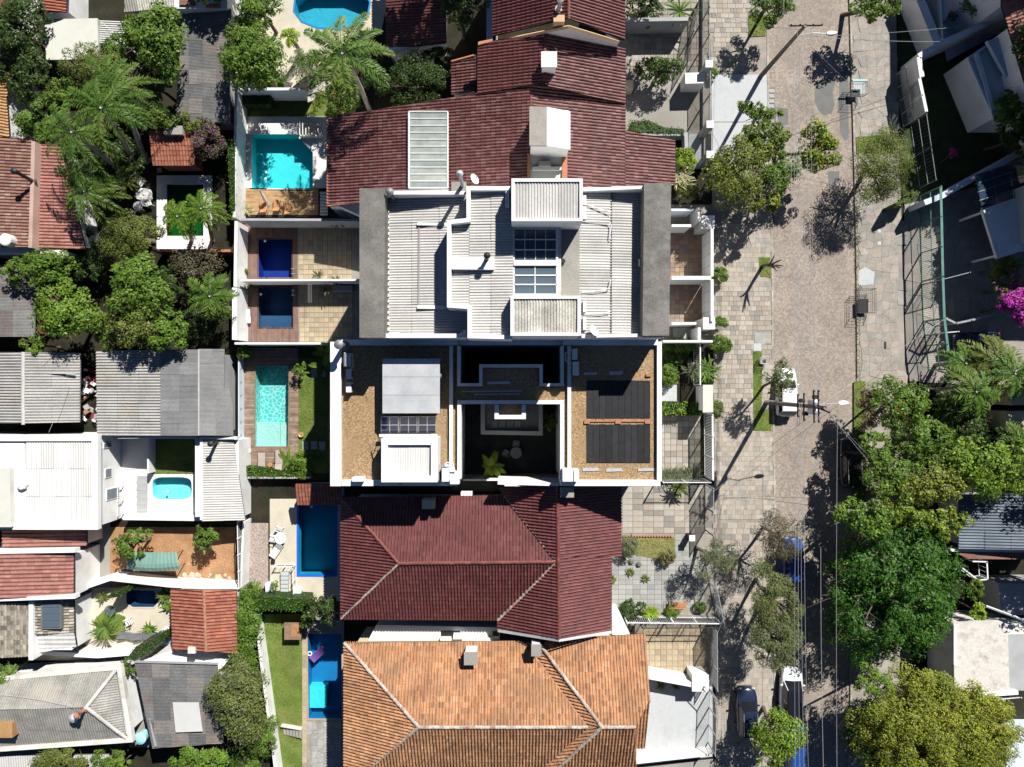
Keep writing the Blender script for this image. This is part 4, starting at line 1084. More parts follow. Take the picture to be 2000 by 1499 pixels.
# ---- yard floors west to east
Y1 = floor('terrace', [(462, 228), (640, 228), (640, 372), (462, 372)], YZ, 'white_floor', .06)
floor('lawn', [(468, 180), (640, 180), (640, 228), (468, 228)], YZ - .02, 'lawn', 0); grass([(520, 200), (600, 200), (600, 230), (520, 230)], YZ - .02, dens=260)
Y1d = floor('pool_deck', [(462, 368), (640, 368), (640, 424), (462, 424)], YZ, 'dark_void', .06); planks(Y1d, [(466, 366), (622, 366), (622, 420), (466, 420)], YZ, 'deck_tan', .13)
Y2 = floor('pool_deck', [(466, 430), (583, 430), (583, 672), (466, 672)], YZ, 'dark_void', .06)
planks(Y2, [(474, 434), (581, 434), (581, 548), (474, 548)], YZ, 'deck_brown', .12, 'y'); planks(Y2, [(474, 553), (583, 553), (583, 668), (474, 668)], YZ, 'deck_brown', .12, 'y')
Y2p = floor('patio', [(580, 430), (790, 430), (790, 672), (583, 672)], YZ + .004, 'mortar', .06)
pave(Y2p, [(583, 436), (690, 436), (690, 546), (583, 546)], YZ, 'paver_yellow', .42, .42, 0, 180, gap=.02, near=(600, 500))
pave(Y2p, [(585, 553), (690, 553), (690, 668), (585, 668)], YZ, 'paver_yellow', .42, .42, 0, 180, gap=.02, near=(600, 620))
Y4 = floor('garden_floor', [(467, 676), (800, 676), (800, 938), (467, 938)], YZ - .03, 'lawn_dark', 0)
planks(Y4, [(469, 680), (583, 680), (583, 925), (469, 925)], YZ - .01, 'deck_weathered', .13, 'x')
floor('lawn', [(583, 700), (660, 700), (660, 925), (583, 925)], YZ - .01, 'lawn', .02); grass([(584, 700), (640, 700), (640, 900), (584, 900)], YZ - .01, dens=260)
Y5 = floor('terrace', [(527, 975), (680, 975), (680, 1175), (527, 1175)], YZ, 'cream_floor', .06)
floor('gravel_path', [(474, 1022), (524, 1022), (524, 1150), (476, 1150)], YZ - .02, 'pink_gravel', 0)
Y6 = floor('lawn', [(500, 1200), (592, 1200), (592, 1560), (540, 1560)], YZ, 'lawn', .05); grass([(505, 1205), (590, 1205), (590, 1499), (535, 1499)], YZ, dens=140)
Y6p = floor('pool_surround', [(589, 1195), (672, 1195), (672, 1560), (592, 1560)], YZ + .004, 'mortar', .06)
pave(Y6p, [(590, 1245), (600, 1245), (602, 1405), (602, 1405), (602, 1540), (590, 1540)], YZ, 'paver_yellow', .4, .55, 0, 60, near=(595, 1300))
crazy(Y6p, [(603, 1408), (671, 1408), (671, 1530), (603, 1530)], YZ, 'slab_grey', .5, 120)
green_y = floor('pool_surround', [(306, 343), (414, 343), (414, 490), (306, 490)], YZ, 'white_floor', .06)
floor('patio', [(700, 60), (560, 180), (500, 60), (560, -60), (770, -60), (745, 60)], YZ, 'cream_floor', .06)
floor('earth_mound', [(200, 1030), (460, 1030), (460, 1150), (200, 1150)], -.005, 'earth', 0)
floor('terrace', [(150, 1148), (340, 1148), (340, 1290), (60, 1290)], YZ, 'cream_floor', .06)
floor('patio', [(100, 1020), (215, 1020), (215, 1290), (60, 1290)], .02, 'concrete', 0)
floor('lawn', [(205, 1190), (245, 1205), (245, 1250), (190, 1250), (185, 1210)], YZ + .01, 'lawn', .02)
# front yards along the street
FA = floor('forecourt', [(1200, -200), (1386, -200), (1388, 262), (1200, 262)], .03, 'mortar', 0)
pave(FA, [(1225, -30), (1384, -30), (1384, 130), (1225, 130)], .03, 'paver_tan', .5, .5, 0, 160, near=(1340, 60))
floor('driveway', [(1225, 140), (1345, 140), (1345, 262), (1225, 262)], .04, 'concrete', 0)
FB = floor('forecourt', [(1290, 400), (1394, 400), (1396, 668), (1290, 668)], .03, 'mortar', 0)
pave(FB, [(1300, 440), (1378, 440), (1378, 640), (1300, 640)], .03, 'paver_brown', .4, .4, 0, 200, near=(1340, 560))
FC = floor('forecourt', [(1280, 668), (1394, 668), (1396, 945), (1280, 945)], .03, 'soil', 0)
pave(FC, [(1286, 812), (1372, 812), (1372, 940), (1286, 940)], .03, 'paver_tan', .52, .52, 0, 100, near=(1330, 870))
for (a, b, c, d) in ((1292, 752, 1322, 784), (1294, 700, 1322, 704)): floor('path_slab', [(a, b), (c, b), (c, d), (a, d)], .06, 'pale_concrete', .04)
floor('lawn', [(1290, 680), (1325, 680), (1325, 750), (1290, 750)], .05, 'lawn', .02); grass([(1290, 690), (1325, 690), (1325, 750), (1290, 750)], .05, dens=260)
FD = floor('driveway', [(1190, 948), (1394, 948), (1394, 1045), (1190, 1045)], .03, 'concrete', 0)
pave(FD, [(1195, 950), (1388, 950), (1388, 1042), (1195, 1042)], .03, 'paver_tan', .9, .5, 0, 90, near=(1300, 1000))
FE = floor('garden_path', [(1180, 1045), (1396, 1045), (1398, 1222), (1180, 1222)], .03, 'mortar', 0)
pave(FE, [(1194, 1090), (1380, 1090), (1380, 1190), (1194, 1190)], .03, 'slab_grey', .62, .42, .0, 200, near=(1300, 1140), gap=.02)
pave(FE, [(1318, 1040), (1345, 1040), (1345, 1090), (1318, 1090)], .03, 'slab_grey', .6, .5, 0, 30, near=(1300, 1060))
floor('flower_bed', [(1216, 1050), (1318, 1050), (1318, 1098), (1290, 1096), (1250, 1086), (1216, 1080)], .075, 'lawn_dry', .04); grass([(1240, 1052), (1316, 1052), (1316, 1094), (1240, 1086)], .07, dens=200)
FF = floor('driveway', [(1240, 1222), (1396, 1222), (1396, 1330), (1240, 1330)], .03, 'concrete', 0)
pave(FF, [(1245, 1225), (1388, 1225), (1388, 1325), (1245, 1325)], .03, 'paver_yellow', .5, .5, 0, 120, near=(1320, 1280))
floor('patio', [(1240, 1325), (1392, 1325), (1392, 1478), (1200, 1500)], .14, 'pale_concrete', .12)
floor('patio', [(1200, 1503), (1398, 1482), (1398, 1600), (1200, 1600)], .05, 'concrete', .0)
# east side yards
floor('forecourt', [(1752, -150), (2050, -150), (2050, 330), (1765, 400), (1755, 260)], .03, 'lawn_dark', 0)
FG = floor('forecourt', [(1766, 400), (2050, 330), (2050, 760), (1768, 745)], .035, 'concrete', 0)
crazy(FG, [(1775, 420), (1990, 360), (1990, 700), (1785, 740)], .035, 'crazy', 1.5, 90)
floor('porch_floor', [(1820, -20), (1985, -20), (1960, 60), (1850, 120)], .08, 'wall_blue', .05)

# ---- pools
pool(POOLS['cyan'], YZ, 1.3, 'pool_cyan', 'bright turquoise pool with one cut corner beside the wooden deck', cw=.12, floorm='pool_cyan', basin2='pool_cyan')
pool(POOLS['cobalt'], YZ, 1.3, 'pool_cobalt', 'small cobalt blue tiled pool in the upper of the two brown-decked yards', coping='deck_brown', cw=.06)
pool(POOLS['slate'], YZ, 1.3, 'pool_slate', 'small slate blue tiled pool with pale bench in the lower brown-decked yard', coping='deck_brown', cw=.06, steps=[([(508, 617), (570, 617), (570, 640), (508, 640)], .55)], basin2='pool_slate')
pool(POOLS['lap_pool'], YZ, 1.3, 'pool_caustic', 'long narrow lap pool with painted caustic light and a pale shallow ledge set in weathered decking', coping='deck_weathered', cw=.05, steps=[([(498, 826), (547, 826), (547, 872), (498, 872)], .45), ([(547, 826), (564, 826), (563, 872), (547, 872)], .7)], basin2='pool_mosaic_pale')
pool(POOLS['blue'], YZ, 1.3, 'pool_teal', 'rectangular pool with a royal blue rim beside the cream terrace', 'water_deep', coping='pool_royal', cw=.14, rim=.05)
pool(POOLS['long'], YZ, 1.3, 'pool_blue', 'long deep blue pool next to the stepped lawn', coping='paver_yellow', cw=.06, steps=[([(603, 1340), (638, 1340), (638, 1383), (603, 1383)], .5)], basin2='pool_cyan')
pool(POOLS['green'], YZ, 1.1, 'pool_green', 'dark green pool with wide white coping under feather palms', 'water_green', cw=.22)
pool(POOLS['kidney'], YZ, 1.2, 'pool_teal', 'rounded blue-green pool at the top edge behind the tall palm', coping='pool_blue', cw=.12)
pool(POOLS['octagon'], YZ, 1.2, 'pool_ink', 'small dark blue pool with clipped corners beside the red tiled annexe', coping='cream_floor', cw=.1)

# ---- perimeter walls of the west yards
wall_thing([(461, 174), (457, 425)], 2.2, .22, 0, 2.2, 'white', 'white boundary wall west of the cut-corner turquoise pool')
wall_thing([(597, 174), (466, 174)], 2.2, .22, 0, 2.19, 'white', 'white boundary wall north of the small shaded lawn')
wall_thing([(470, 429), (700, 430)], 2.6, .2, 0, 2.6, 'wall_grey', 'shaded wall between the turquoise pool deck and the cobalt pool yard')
wall_thing([(461, 432), (459, 560)], 2.4, .24, 0, 2.4, 'white', 'white boundary wall west of the cobalt pool')
wall_thing([(458, 562), (458, 664)], 2.5, .40, 0, 2.5, 'white', 'thick white boundary wall west of the slate pool')
wall_thing([(470, 548), (702, 547)], 2.2, .16, 0, 2.2, 'white', 'thin white wall dividing the two brown-decked pool yards')
wall_thing([(458, 671), (632, 671)], 2.5, .18, 0, 2.49, 'white', 'white wall south of the slate pool yard')
wall_thing([(459, 933), (605, 933)], .9, .2, 0, .9, 'wall_grey', 'low grey planter wall south of the lap pool')
wall_thing([(466, 680), (466, 925)], 1.2, .08, 0, 1.2, 'wall_blue', 'thin pale wall west of the lap pool deck')
wall_thing([(497, 1195), (540, 1520)], 1.4, .22, 0, 1.4, 'white', 'slanting white garden wall west of the long lawn')
wall_thing([(296, 489), (450, 490)], 1.8, .14, 0, 1.8, 'brick_wall', 'thin brick-topped wall south of the green pool', cap='fascia')
wall_thing([(475, 1020), (470, 1150)], 1.6, .15, 0, 1.6, 'white', 'low white wall beside the pink gravel path')
fence([(463, 1020), (466, 1150)], 2.2, 2.2, 'pale metal railing along the edge of the bare earth yard', 'fence_white', .11, 1.5)
wall_thing([(586, 1215), (586, 1210)], 1, .1, 0, .3, 'brick_wall', 'short brick stub at the top of the lawn')

# ================================================================== NORTH WHITE BUILDING (flat corrugated roofs)
NB = thing('apartment_building', 'large white building with pale corrugated roofs, two roof boxes and grey edge slabs', 'building', W(1005, 510, 0))
def pp(name, pix, zt, zb, m, parent, **k): mb = MB(); mb.pprism(pix, zt, zb); return mb.build(name, m, parent, **k)
pp('wall', [(716, 372), (1300, 366), (1298, 652), (716, 658)], 11.3, 0, 'white', NB)
pp('edge_slab', [(702, 368), (752, 368), (750, 660), (702, 660)], 13.0, 11.0, 'dark_concrete', NB)
pp('edge_slab', [(1258, 359), (1311, 357), (1307, 656), (1255, 656)], 13.2, 11.0, 'dark_concrete', NB)
corr_slope(NB, [(752, 372), (912, 370), (912, 657), (752, 657)], [(758, 400, 11.55), (758, 600, 11.55), (912, 500, 12.1)], 'sheet_light', .19, .03)
for q in ([(917, 372), (1002, 370), (1002, 657), (917, 657)], [(879, 436), (917, 436), (917, 597), (879, 597)]): corr_slope(NB, q, [(905, 400, 13.35), (905, 600, 13.35), (1000, 500, 13.6)], 'sheet_light', .19, .03)
corr_slope(NB, [(1128, 366), (1195, 366), (1194, 656), (1128, 656)], [(1135, 400, 12.5), (1135, 600, 12.5), (1195, 500, 12.3)], 'sheet_light', .19, .03)
corr_slope(NB, [(1194, 364), (1260, 364), (1258, 656), (1193, 656)], [(1194, 400, 12.25), (1194, 600, 12.25), (1258, 500, 11.9)], 'sheet_light', .19, .03)
mb = MB(); mb.path([(1194, 370), (1193, 652)], 12.3, .1, 12.2, 12.36); mb.build('roof_flashing', 'metal_dark', NB)
mb = MB(); mb.path([(755, 400), (755, 650)], 11.6, .18, 11.4, 11.62); mb.build('gutter', 'concrete', NB)
# walls under the raised middle and parapets
pp('middle_wall', [(878, 434), (878, 596), (918, 596), (918, 656), (1000, 656), (1000, 375), (916, 375), (916, 434)], 13.15, 11.2, 'white', NB)
for q, zz, ww in (([(752, 377), (908, 377)], 12.7, .22), ([(1137, 371), (1258, 366)], 12.95, .2), ([(752, 656), (911, 656)], 12.3, .28), ([(1136, 657), (1258, 655)], 12.7, .22)):
    mb = MB(); mb.path(q, zz, ww, 11.3, zz); mb.build('parapet', 'white', NB)
mb = MB(); mb.path([(1000, 368), (915, 368), (915, 430), (877, 434), (877, 597), (917, 600), (917, 657), (1000, 659)], 13.95, .27, 11.3, 13.95); mb.build('raised_parapet', 'white', NB)
mb = MB(); mb.path([(1000, 514), (1000, 514.5)], 13.4, .1, 13.3, 13.4)
s_ = MB(); s_.pprism([(880, 502), (965, 504), (965, 527), (880, 526)], 13.78, 13.4); s_.build('roof_strip', 'white_clean', NB)
# roof boxes
for nm, q, z, vert, mm in (('lift_tower', [(999, 349), (1138, 349), (1138, 432), (999, 432)], 15.6, 1, 'sheet_light'), ('tank_tower', [(997, 578), (1134, 578), (1134, 656), (997, 657)], 14.75, 1, 'sheet_aged')):
    pp('roof_box', q, z - .35, 11.3, 'white', NB)
    x0, y0, x1, y1 = q[0][0], q[0][1], q[2][0], q[2][1]
    mb = MB(); mb.path([(x0 + 3, y0 + 3), (x1 - 3, y0 + 3), (x1 - 3, y1 - 3), (x0 + 3, y1 - 3)], z, .2, z - .4, z, closed=True); mb.build('box_parapet', 'white', NB)
    corr_slope(NB, [(x0 + 6, y0 + 6), (x1 - 6, y0 + 6), (x1 - 6, y1 - 6), (x0 + 6, y1 - 6)], [(x0, y1 - 6, z - .22), (x1, y1 - 6, z - .22), (x0, y0 + 6, z - .12)], mm, .19, .035, sw=5)
# skylight between the boxes
pp('skylight_curb', [(1001, 444), (1090, 444), (1090, 578), (1001, 578)], 13.3, 11.4, 'wall_blue', NB)
SK = MB(); SK.path([(1003, 446), (1088, 446), (1088, 576), (1003, 576)], 13.5, .14, 13.1, 13.5, closed=True); SK.path([(1003, 514), (1088, 514)], 13.55, .36, 13.1, 13.62)
sk = SK.build('skylight_frame', 'white', NB)
def panes(parent, x0, y0, x1, y1, nx, ny, z, m, gap=2.2, name='pane', th=.03, zt=None):
    for i in range(nx):
        for j in range(ny):
            a0 = x0 + (x1 - x0) * i / nx + gap / 2; a1 = x0 + (x1 - x0) * (i + 1) / nx - gap / 2
            b0 = y0 + (y1 - y0) * j / ny + gap / 2; b1 = y0 + (y1 - y0) * (j + 1) / ny - gap / 2
            mb = MB(); mb.pprism([(a0, b0), (a1, b0), (a1, b1), (a0, b1)], z, z - th); mb.build(name, m, parent)
panes(NB, 1005, 449, 1086, 508, 4, 3, 13.44, 'glass_blue', 1.6); panes(NB, 1005, 520, 1086, 574, 2, 3, 13.44, 'glass_grey', 1.8)
mb = MB()
for y in (468, 488): mb.path([(1003, y), (1088, y)], 13.5, .06, 13.40, 13.5)
for y in (538, 556): mb.path([(1003, y), (1088, y)], 13.5, .08, 13.40, 13.5)
for x in (1025, 1046, 1066): mb.path([(x, 449), (x, 508)], 13.48, .035, 13.40, 13.478)
mb.path([(1045, 520), (1045, 574)], 13.48, .06, 13.40, 13.478)
mb.build('glazing_bars', 'white', NB)
pp('terrace_slab', [(1090, 438), (1132, 438), (1132, 578), (1090, 578)], 12.8, 11.4, 'concrete', NB)
mb = MB(); mb.path([(1093, 440), (1093, 578)], 13.4, .2, 12.7, 13.4); mb.build('terrace_parapet', 'white_dirty', NB)
mb = MB(); mb.path([(745, 661), (1290, 660)], 10.2, .14, 0, 11.2); mb.build('south_wall_facing', 'white', NB)
for q in ([(815, 435), (873, 437), (873, 441), (815, 440)], [(815, 597), (872, 597), (872, 604), (815, 603)], [(760, 650), (782, 650), (782, 657), (760, 657)]):
    pp('roof_flashing', q, 12.0, 11.7, 'white_clean', NB)
mb = MB(); mb.path([(818, 440), (817, 600)], 11.95, .1, 11.8, 11.86); mb.build('sheet_joint', 'concrete', NB)
# pipes lying on the east roof
for pts in ([(1141, 398), (1170, 408), (1194, 415)], [(1137, 433), (1160, 432), (1190, 434), (1194, 440), (1191, 462), (1193, 467)], [(1136, 571), (1160, 570), (1190, 564), (1193, 545)], [(1140, 614), (1175, 613), (1192, 609)]):
    P = [W(x, y, 12.6) + Vector((0, 0, R.uniform(-.02, .02))) for x, y in pts]
    mb = MB(); mb.tube(P, .035, 6); o = mb.build('water_pipe', 'white', None, label={1141: 'short white pipe running diagonally onto the black roof flashing, northernmost', 1137: 'white pipe bending along the black roof flashing below the upper roof box', 1136: 'curved white pipe crossing the roof sheets beside the lower roof box', 1140: 'short white pipe lying beside the lower roof box near its south end'}[pts[0][0]], cat='pipe')
for (y0, y1) in ((382, 400), (403, 428), (588, 610), (620, 645)):
    pp('drip_strip', [(1139, y0), (1145, y0), (1145, y1), (1139, y1)], 12.75, 12.5, 'white', NB)
vent_pipe(768, 386, 11.8, 1.3, .16, 'grey vent pipe with round cap in the northwest roof corner', 'metal_grey')
vent_pipe(950, 508, 13.7, .9, .13, 'dark double vent pipe on the white roof strip', 'metal_dark', lean=(.08, .1))
vent_pipe(904, 366, 12.2, 2.6, .13, 'tall steel flue beside the old chimney at the party wall', 'galvanised', lean=(0, 0.1))
chimney(896, 365, 4, 12.6, 1.0, .7, 'weathered concrete chimney at the party wall with a steel flue', 'concrete', 'concrete', top='none')
dish(925, 352, 13.0, .38, 'white satellite dish at the north party wall', .4)
dish(905, 652, 12.2, .26, 'small satellite dish in the southwest roof corner', 2.2)
dish(1158, 648, 12.4, .42, 'white satellite dish at the south edge near the lower roof box', .6)
ac_unit(991, 389, 13.6, .25, 1.0, .5, 'slim air conditioner against the west side of the upper roof box', m='metal_light')
ac_unit(1252, 513, 12.1, .25, .5, .4, 'small air conditioner against the east edge slab', m='metal_light')
lathe_thing('roof_vent', 'small round roof vent on the grey terrace strip beside the skylight', 'vent', 1099, 511, 12.8, [(.12, 0), (.12, .15), (.18, .16), (.15, .28)], 'metal_dark')
mb = MB()
for i in range(22):
    y = 410 + i * 11; mb.pprism([(757, y), (760, y), (760, y + 5), (757, y + 5)], 11.72, 11.6)
mb.build('gutter_brackets', 'white', NB, kind='stuff')

# ================================================================== GRAVEL-ROOFED WHITE HOUSE
SB = thing('house', 'white modern house with gravel roofs, dark courtyards, solar gear and black heating mats', 'building', W(970, 810, 0))
ZR, ZP = 8.6, 8.95
def px_rect(x0, y0, x1, y1): return [(x0, y0), (x1, y0), (x1, y1), (x0, y1)]
def block(x0, y0, x1, y1, zt=ZR): pp('wall', px_rect(x0, y0, x1, y1), zt - .05, 0, 'white', SB)
# walls under each roof part (courtyards stay open)
block(648, 670, 893, 946); block(1100, 670, 1288, 946); block(893, 758, 1100, 785); block(943, 716, 1056, 758); block(893, 664, 1100, 674)
for q in (px_rect(666, 676, 880, 937), px_rect(884, 676, 896, 937), px_rect(896, 757, 1098, 786), px_rect(943, 716, 1056, 757), px_rect(1098, 676, 1110, 920), px_rect(1112, 676, 1284, 937)):
    pp('gravel_roof', q, ZR, ZR - .04, 'roof_gravel', SB)
mb = MB(); mb.pprism(px_rect(645, 668, 666, 950), ZP, ZR - .5); mb.build('wide_parapet', 'white', SB)
mb = MB(); mb.path([(667, 669), (893, 669)], ZP, .40, ZR - .5, ZP + .02); mb.path([(1100, 669), (1285, 669)], ZP, .40, ZR - .5, ZP + .02); mb.build('north_parapet', 'white', SB)
mb = MB(); mb.path([(667, 944), (893, 944)], ZP, .42, ZR - 2.5, ZP); mb.path([(1096, 944), (1290, 944)], ZP, .42, ZR - 2.5, ZP); mb.build('south_parapet', 'white', SB)
mb = MB(); mb.path([(1288, 668), (1288, 939)], ZP, .34, ZR - .5, ZP + .01); mb.build('east_parapet', 'white', SB)
mb = MB(); mb.path([(881, 676), (881, 937)], ZP, .26, ZR - .1, ZP); mb.path([(1112, 676), (1112, 915)], ZP, .26, ZR - .1, ZP); mb.build('dividing_parapet', 'white', SB)
mb = MB(); mb.path([(896, 676), (896, 752), (939, 752), (939, 715), (1057, 715), (1057, 752), (1098, 752), (1098, 676)], ZP, .24, ZR - .6, ZP); mb.build('light_well_parapet', 'white', SB)
mb = MB(); mb.path([(897, 936), (897, 786), (1098, 786), (1098, 936)], ZP, .28, ZR - .6, ZP + .02); mb.build('courtyard_parapet', 'white', SB)
mb = MB(); mb.pprism(px_rect(971, 790, 1022, 814), ZR, 3, ); mb.build('gravel_roof', 'roof_gravel', SB)
mb = MB(); mb.path([(970, 791), (970, 815), (1023, 815), (1023, 791)], ZP, .30, 2.6, ZP); mb.build('bay_parapet', 'white', SB)
# courtyard
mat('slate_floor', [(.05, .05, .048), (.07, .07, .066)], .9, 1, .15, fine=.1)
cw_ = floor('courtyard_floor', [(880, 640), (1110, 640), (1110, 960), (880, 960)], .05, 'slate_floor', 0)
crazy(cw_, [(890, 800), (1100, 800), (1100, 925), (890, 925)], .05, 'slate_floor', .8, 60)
pp('lower_roof', [(948, 784), (1051, 784), (1051, 840), (948, 840)], 3.1, 0, 'concrete', SB)
mb = MB(); mb.path([(943, 786), (943, 845), (1056, 847), (1056, 786)], 3.5, .34, 2.6, 3.5); mb.build('lower_parapet', 'offwhite', SB)
for x in (960, 975, 990, 1005): pp('roof_hatch', px_rect(x, 822, x + 12, 836), 3.22, 3.1, 'slab_grey', SB)
wall_thing([(903, 938), (1092, 938)], 2.8, .12, 0, 2.8, 'white', 'low white wall closing the dark courtyard on the south')
floor('flower_bed', [(905, 926), (1096, 926), (1096, 938), (905, 938)], .3, 'earth', .25)
blades(960, 913, 2.2, 12, 1.25, .24, 'leaf_lime', 'big-leaved bright green plant at the bottom of the dark courtyard', arch=.5, zb=1.3)
palm(1068, 822, 2.4, 1.0, 'small palm beside the lower roof inside the dark courtyard', nf=10, leaf=.35, nleaf=20, trunk=.08, m='leaf_lime')
round_table(1008, 885, .05, .5, 'small round table in the shade of the courtyard', 'metal_grey', leg='metal_grey')
plastic_chair(988, 885, .05, 1.0, 'shaded garden chair left of the courtyard table', m='metal_grey'); plastic_chair(1008, 868, .05, 3.0, 'shaded garden chair above the courtyard table', m='metal_grey')
# roof gear, west part
TH = thing('tank_housing', 'square galvanised roof housing beside the solar collectors', 'roof housing', W(802, 754, ZR))
mb = MB(); mb.pprism(px_rect(752, 706, 854, 803), 10.2, ZR); mb.build('housing_wall', 'white', TH)
for i in range(3):
    y0 = 701 + i * 35.6; pp('metal_sheet', px_rect(747, y0, 859, y0 + 35.4), 10.36 - i * .02, 10.24 - i * .02, 'galvanised', TH)
for i in range(3):
    SP = thing('solar_collector', ['left', 'middle', 'right'][i] + ' one of the three dark blue solar collectors below the metal housing', 'solar panel', W(762 + i * 38, 829, ZR), 'solar collectors on the roof')
    x0 = 744 + i * 36.6; x1 = x0 + 34.5
    A = [W(x0, 814, 9.9), W(x1, 814, 9.9), W(x1, 847, 9.05), W(x0, 847, 9.05)]
    fr = MB(); nn = Vector((0, 0, .08)); fr.quad(A[3], A[2], A[1], A[0])
    for k in range(4): fr.quad(A[k], A[(k + 1) % 4], A[(k + 1) % 4] - nn, A[k] - nn)
    fr.quad(*[p - nn for p in A]); fr.build('panel_frame', 'metal_light', SP)
    for (u0, u1) in ((.03, .48), (.52, .97)):
        for (v0, v1) in ((.04, .47), (.53, .96)):
            def L2(u, v): return A[0].lerp(A[1], u).lerp(A[3].lerp(A[2], u), v) + Vector((0, 0, .015))
            g = MB(); g.quad(L2(u0, v1), L2(u1, v1), L2(u1, v0), L2(u0, v0)); g.build('absorber_pane', 'solar_cell', SP)
    l = MB()
    for u in (.1, .9): p = A[0].lerp(A[1], u); l.tube([p, (p.x, p.y, ZR)], .025, 5)
    l.build('support_legs', 'metal_grey', SP)
mb = MB(); mb.tube([W(741, 852, 9.3), W(854, 852, 9.3)], .13, 10); mb.build('hot_water_tube', 'white_clean', None, label='white header tube lying below the three solar collectors', cat='pipe')
TB = thing('roof_tank_box', 'white walled roof box with a pale ribbed cover south of the solar collectors', 'roof housing', W(798, 899, ZR))
mb = MB(); mb.path(px_rect(751, 863, 848, 936), 10.7, .46, ZR, 10.7, closed=True); mb.build('box_wall', 'white', TB)
corr_slope(TB, px_rect(757, 868, 842, 931), [(757, 931, 10.35), (842, 931, 10.35), (757, 868, 10.45)], 'sheet_white', .12, .02, sw=12)
mb = MB()
for x in (728, 724): pass
mb.tube([W(742, 858, 9.6), W(731, 880, 9.0), W(725, 882, 8.7), W(731, 904, 8.7)], .03, 6); mb.tube([W(744, 862, 9.4), W(742, 905, 8.7)], .03, 6); mb.build('steel_railing', 'metal_dark', None, label='bent dark handrail at the left of the white roof box', cat='railing')
HW = thing('water_heater', 'shiny cylindrical water heater standing at the northwest roof corner', 'water heater', W(679, 703, ZR))
mb = MB(); mb.tube([W(679, 692, 9.6), W(679, 716, 9.6)], .28, 16); mb.build('tank', 'metal_light', HW, smooth=False)
mb = MB(); mb.tube([W(672, 690, 9.6), W(688, 692, 9.6), W(690, 716, 9.3), W(684, 722, 9.0)], .03, 6); mb.build('pipe', 'white', HW)
vent_pipe(673, 676, ZP, 1.6, .2, 'thick grey flue at the northwest corner of the gravel roof', 'metal_grey')
ac_unit(681, 731, ZR + .1, .38, .72, .6, 'white air conditioner just below the shiny water heater'); ac_unit(681, 757, ZR + .1, .38, .75, .6, 'second white air conditioner south of the water heater')
vent_pipe(861, 735, ZR, 1.2, .12, 'slim vent pipe at the right of the metal housing', 'metal_grey')
def slab_box(px_, zt, zb, m, label, name='roof_strip', cat='metal strip', group=None): mb = MB(); mb.pprism(px_, zt, zb); return mb.build(name, m, None, label=label, cat=cat, group=group)
CH = thing('chimney', 'white chimney box with an arched pipe at the south end of the west gravel roof', 'chimney', W(872, 925, ZR))
pp('stack', px_rect(863, 912, 877, 941), 10.1, ZR, 'white', CH)
mb = MB(); P_ = [W(870, 918, 9.8), W(866, 909, 10.3), W(874, 904, 10.5), W(884, 906, 10.3), W(888, 922, 9.6)]; mb.tube(P_, .06, 7); mb.build('arched_pipe', 'white_clean', CH, smooth=True)
slab_box(px_rect(879, 922, 897, 946), 9.5, ZR, 'white', 'white block at the southwest corner of the courtyard', 'parapet_block', 'block')
slab_box(px_rect(688, 933, 710, 941), 9.4, ZR, 'white', 'white rectangular vent block on the south parapet of the west roof', 'parapet_block', 'block')
C2 = thing('chimney', 'white chimney box where the courtyard meets the black-mat roof', 'chimney', W(1112, 929, ZR))
pp('stack', px_rect(1099, 918, 1119, 941), 10.0, ZR, 'white', C2); pp('cap', px_rect(1121, 919, 1131, 941), 9.9, ZR, 'white_clean', C2)
dish(782, 947, 8.6, .2, 'small satellite dish on the south parapet of the gravel roof', 1.5)
ac_unit(1123, 692, ZR + .1, .36, .8, .6, 'northern white air conditioner beside the east gravel roof parapet'); ac_unit(1125, 720, ZR + .1, .42, 1.0, .65, 'southern white air conditioner beside the east gravel roof parapet')
mb = MB(); mb.tube([W(1104, 690, 9.2), W(1105, 705, 9.1), W(1110, 709, 9.1), W(1120, 710, 9.1)], .03, 5); mb.tube([W(1104, 690, 9.2), W(1118, 684, 9.3)], .025, 5); mb.build('refrigerant_pipe', 'white_clean', None, label='bent white pipe joining the two air conditioners of the east roof', cat='pipe')
for q, lb in (((1140, 727, 1166, 733), 'left grey strip lying north of the black heating mats'), ((1191, 725, 1216, 733), 'right grey strip lying north of the black heating mats'),
              ((1138, 914, 1169, 921), 'grey strip lying southwest of the black heating mats'), ((1184, 915, 1215, 922), 'grey strip lying south of the black heating mats, in the middle'), ((1246, 915, 1277, 921), 'grey strip lying southeast of the black heating mats'),
              ((952, 745, 996, 751), 'short blue-grey strip lying in the shade between the courtyard parapets'), ((902, 763, 1020, 766), 'long thin strip lying across the shaded gravel'), ((926, 769, 1015, 772), 'second long thin strip just south of the first on shaded gravel')):
    x0, y0, x1, y1 = q; slab_box([(x0, y0 + 1), (x1, y0), (x1, y1 - 1), (x0, y1)], ZR + .07, ZR, 'galvanised', lb)
slab_box(px_rect(872, 815, 879, 855), ZR + .05, ZR, 'deck_weathered', 'flat brown strip along the dividing parapet', 'roof_strip')
for (y0, y1, lb) in ((743, 817, 'upper black rubber heating mat on the east gravel roof'), (829, 904, 'lower black rubber heating mat on the east gravel roof')):
    MT = thing('heating_mat', lb, 'heating mat', W(1208, (y0 + y1) / 2, ZR), 'pool heating mats')
    for i in range(10):
        x0 = 1146 + i * 12.45; mb = MB(); mb.tint = R.random(); mb.pprism([(x0, y0 + R.random()), (x0 + 11.9, y0 + R.random()), (x0 + 12.1, y1), (x0 + .2, y1)], ZR + .06 + R.random() * .01, ZR); mb.build('mat_strip', 'rubber_black', MT)
slab_box(px_rect(1146, 822, 1270, 824.5), ZR + .1, ZR, 'pot', 'thin terracotta pipe between the two black mats', 'header_pipe', 'pipe')
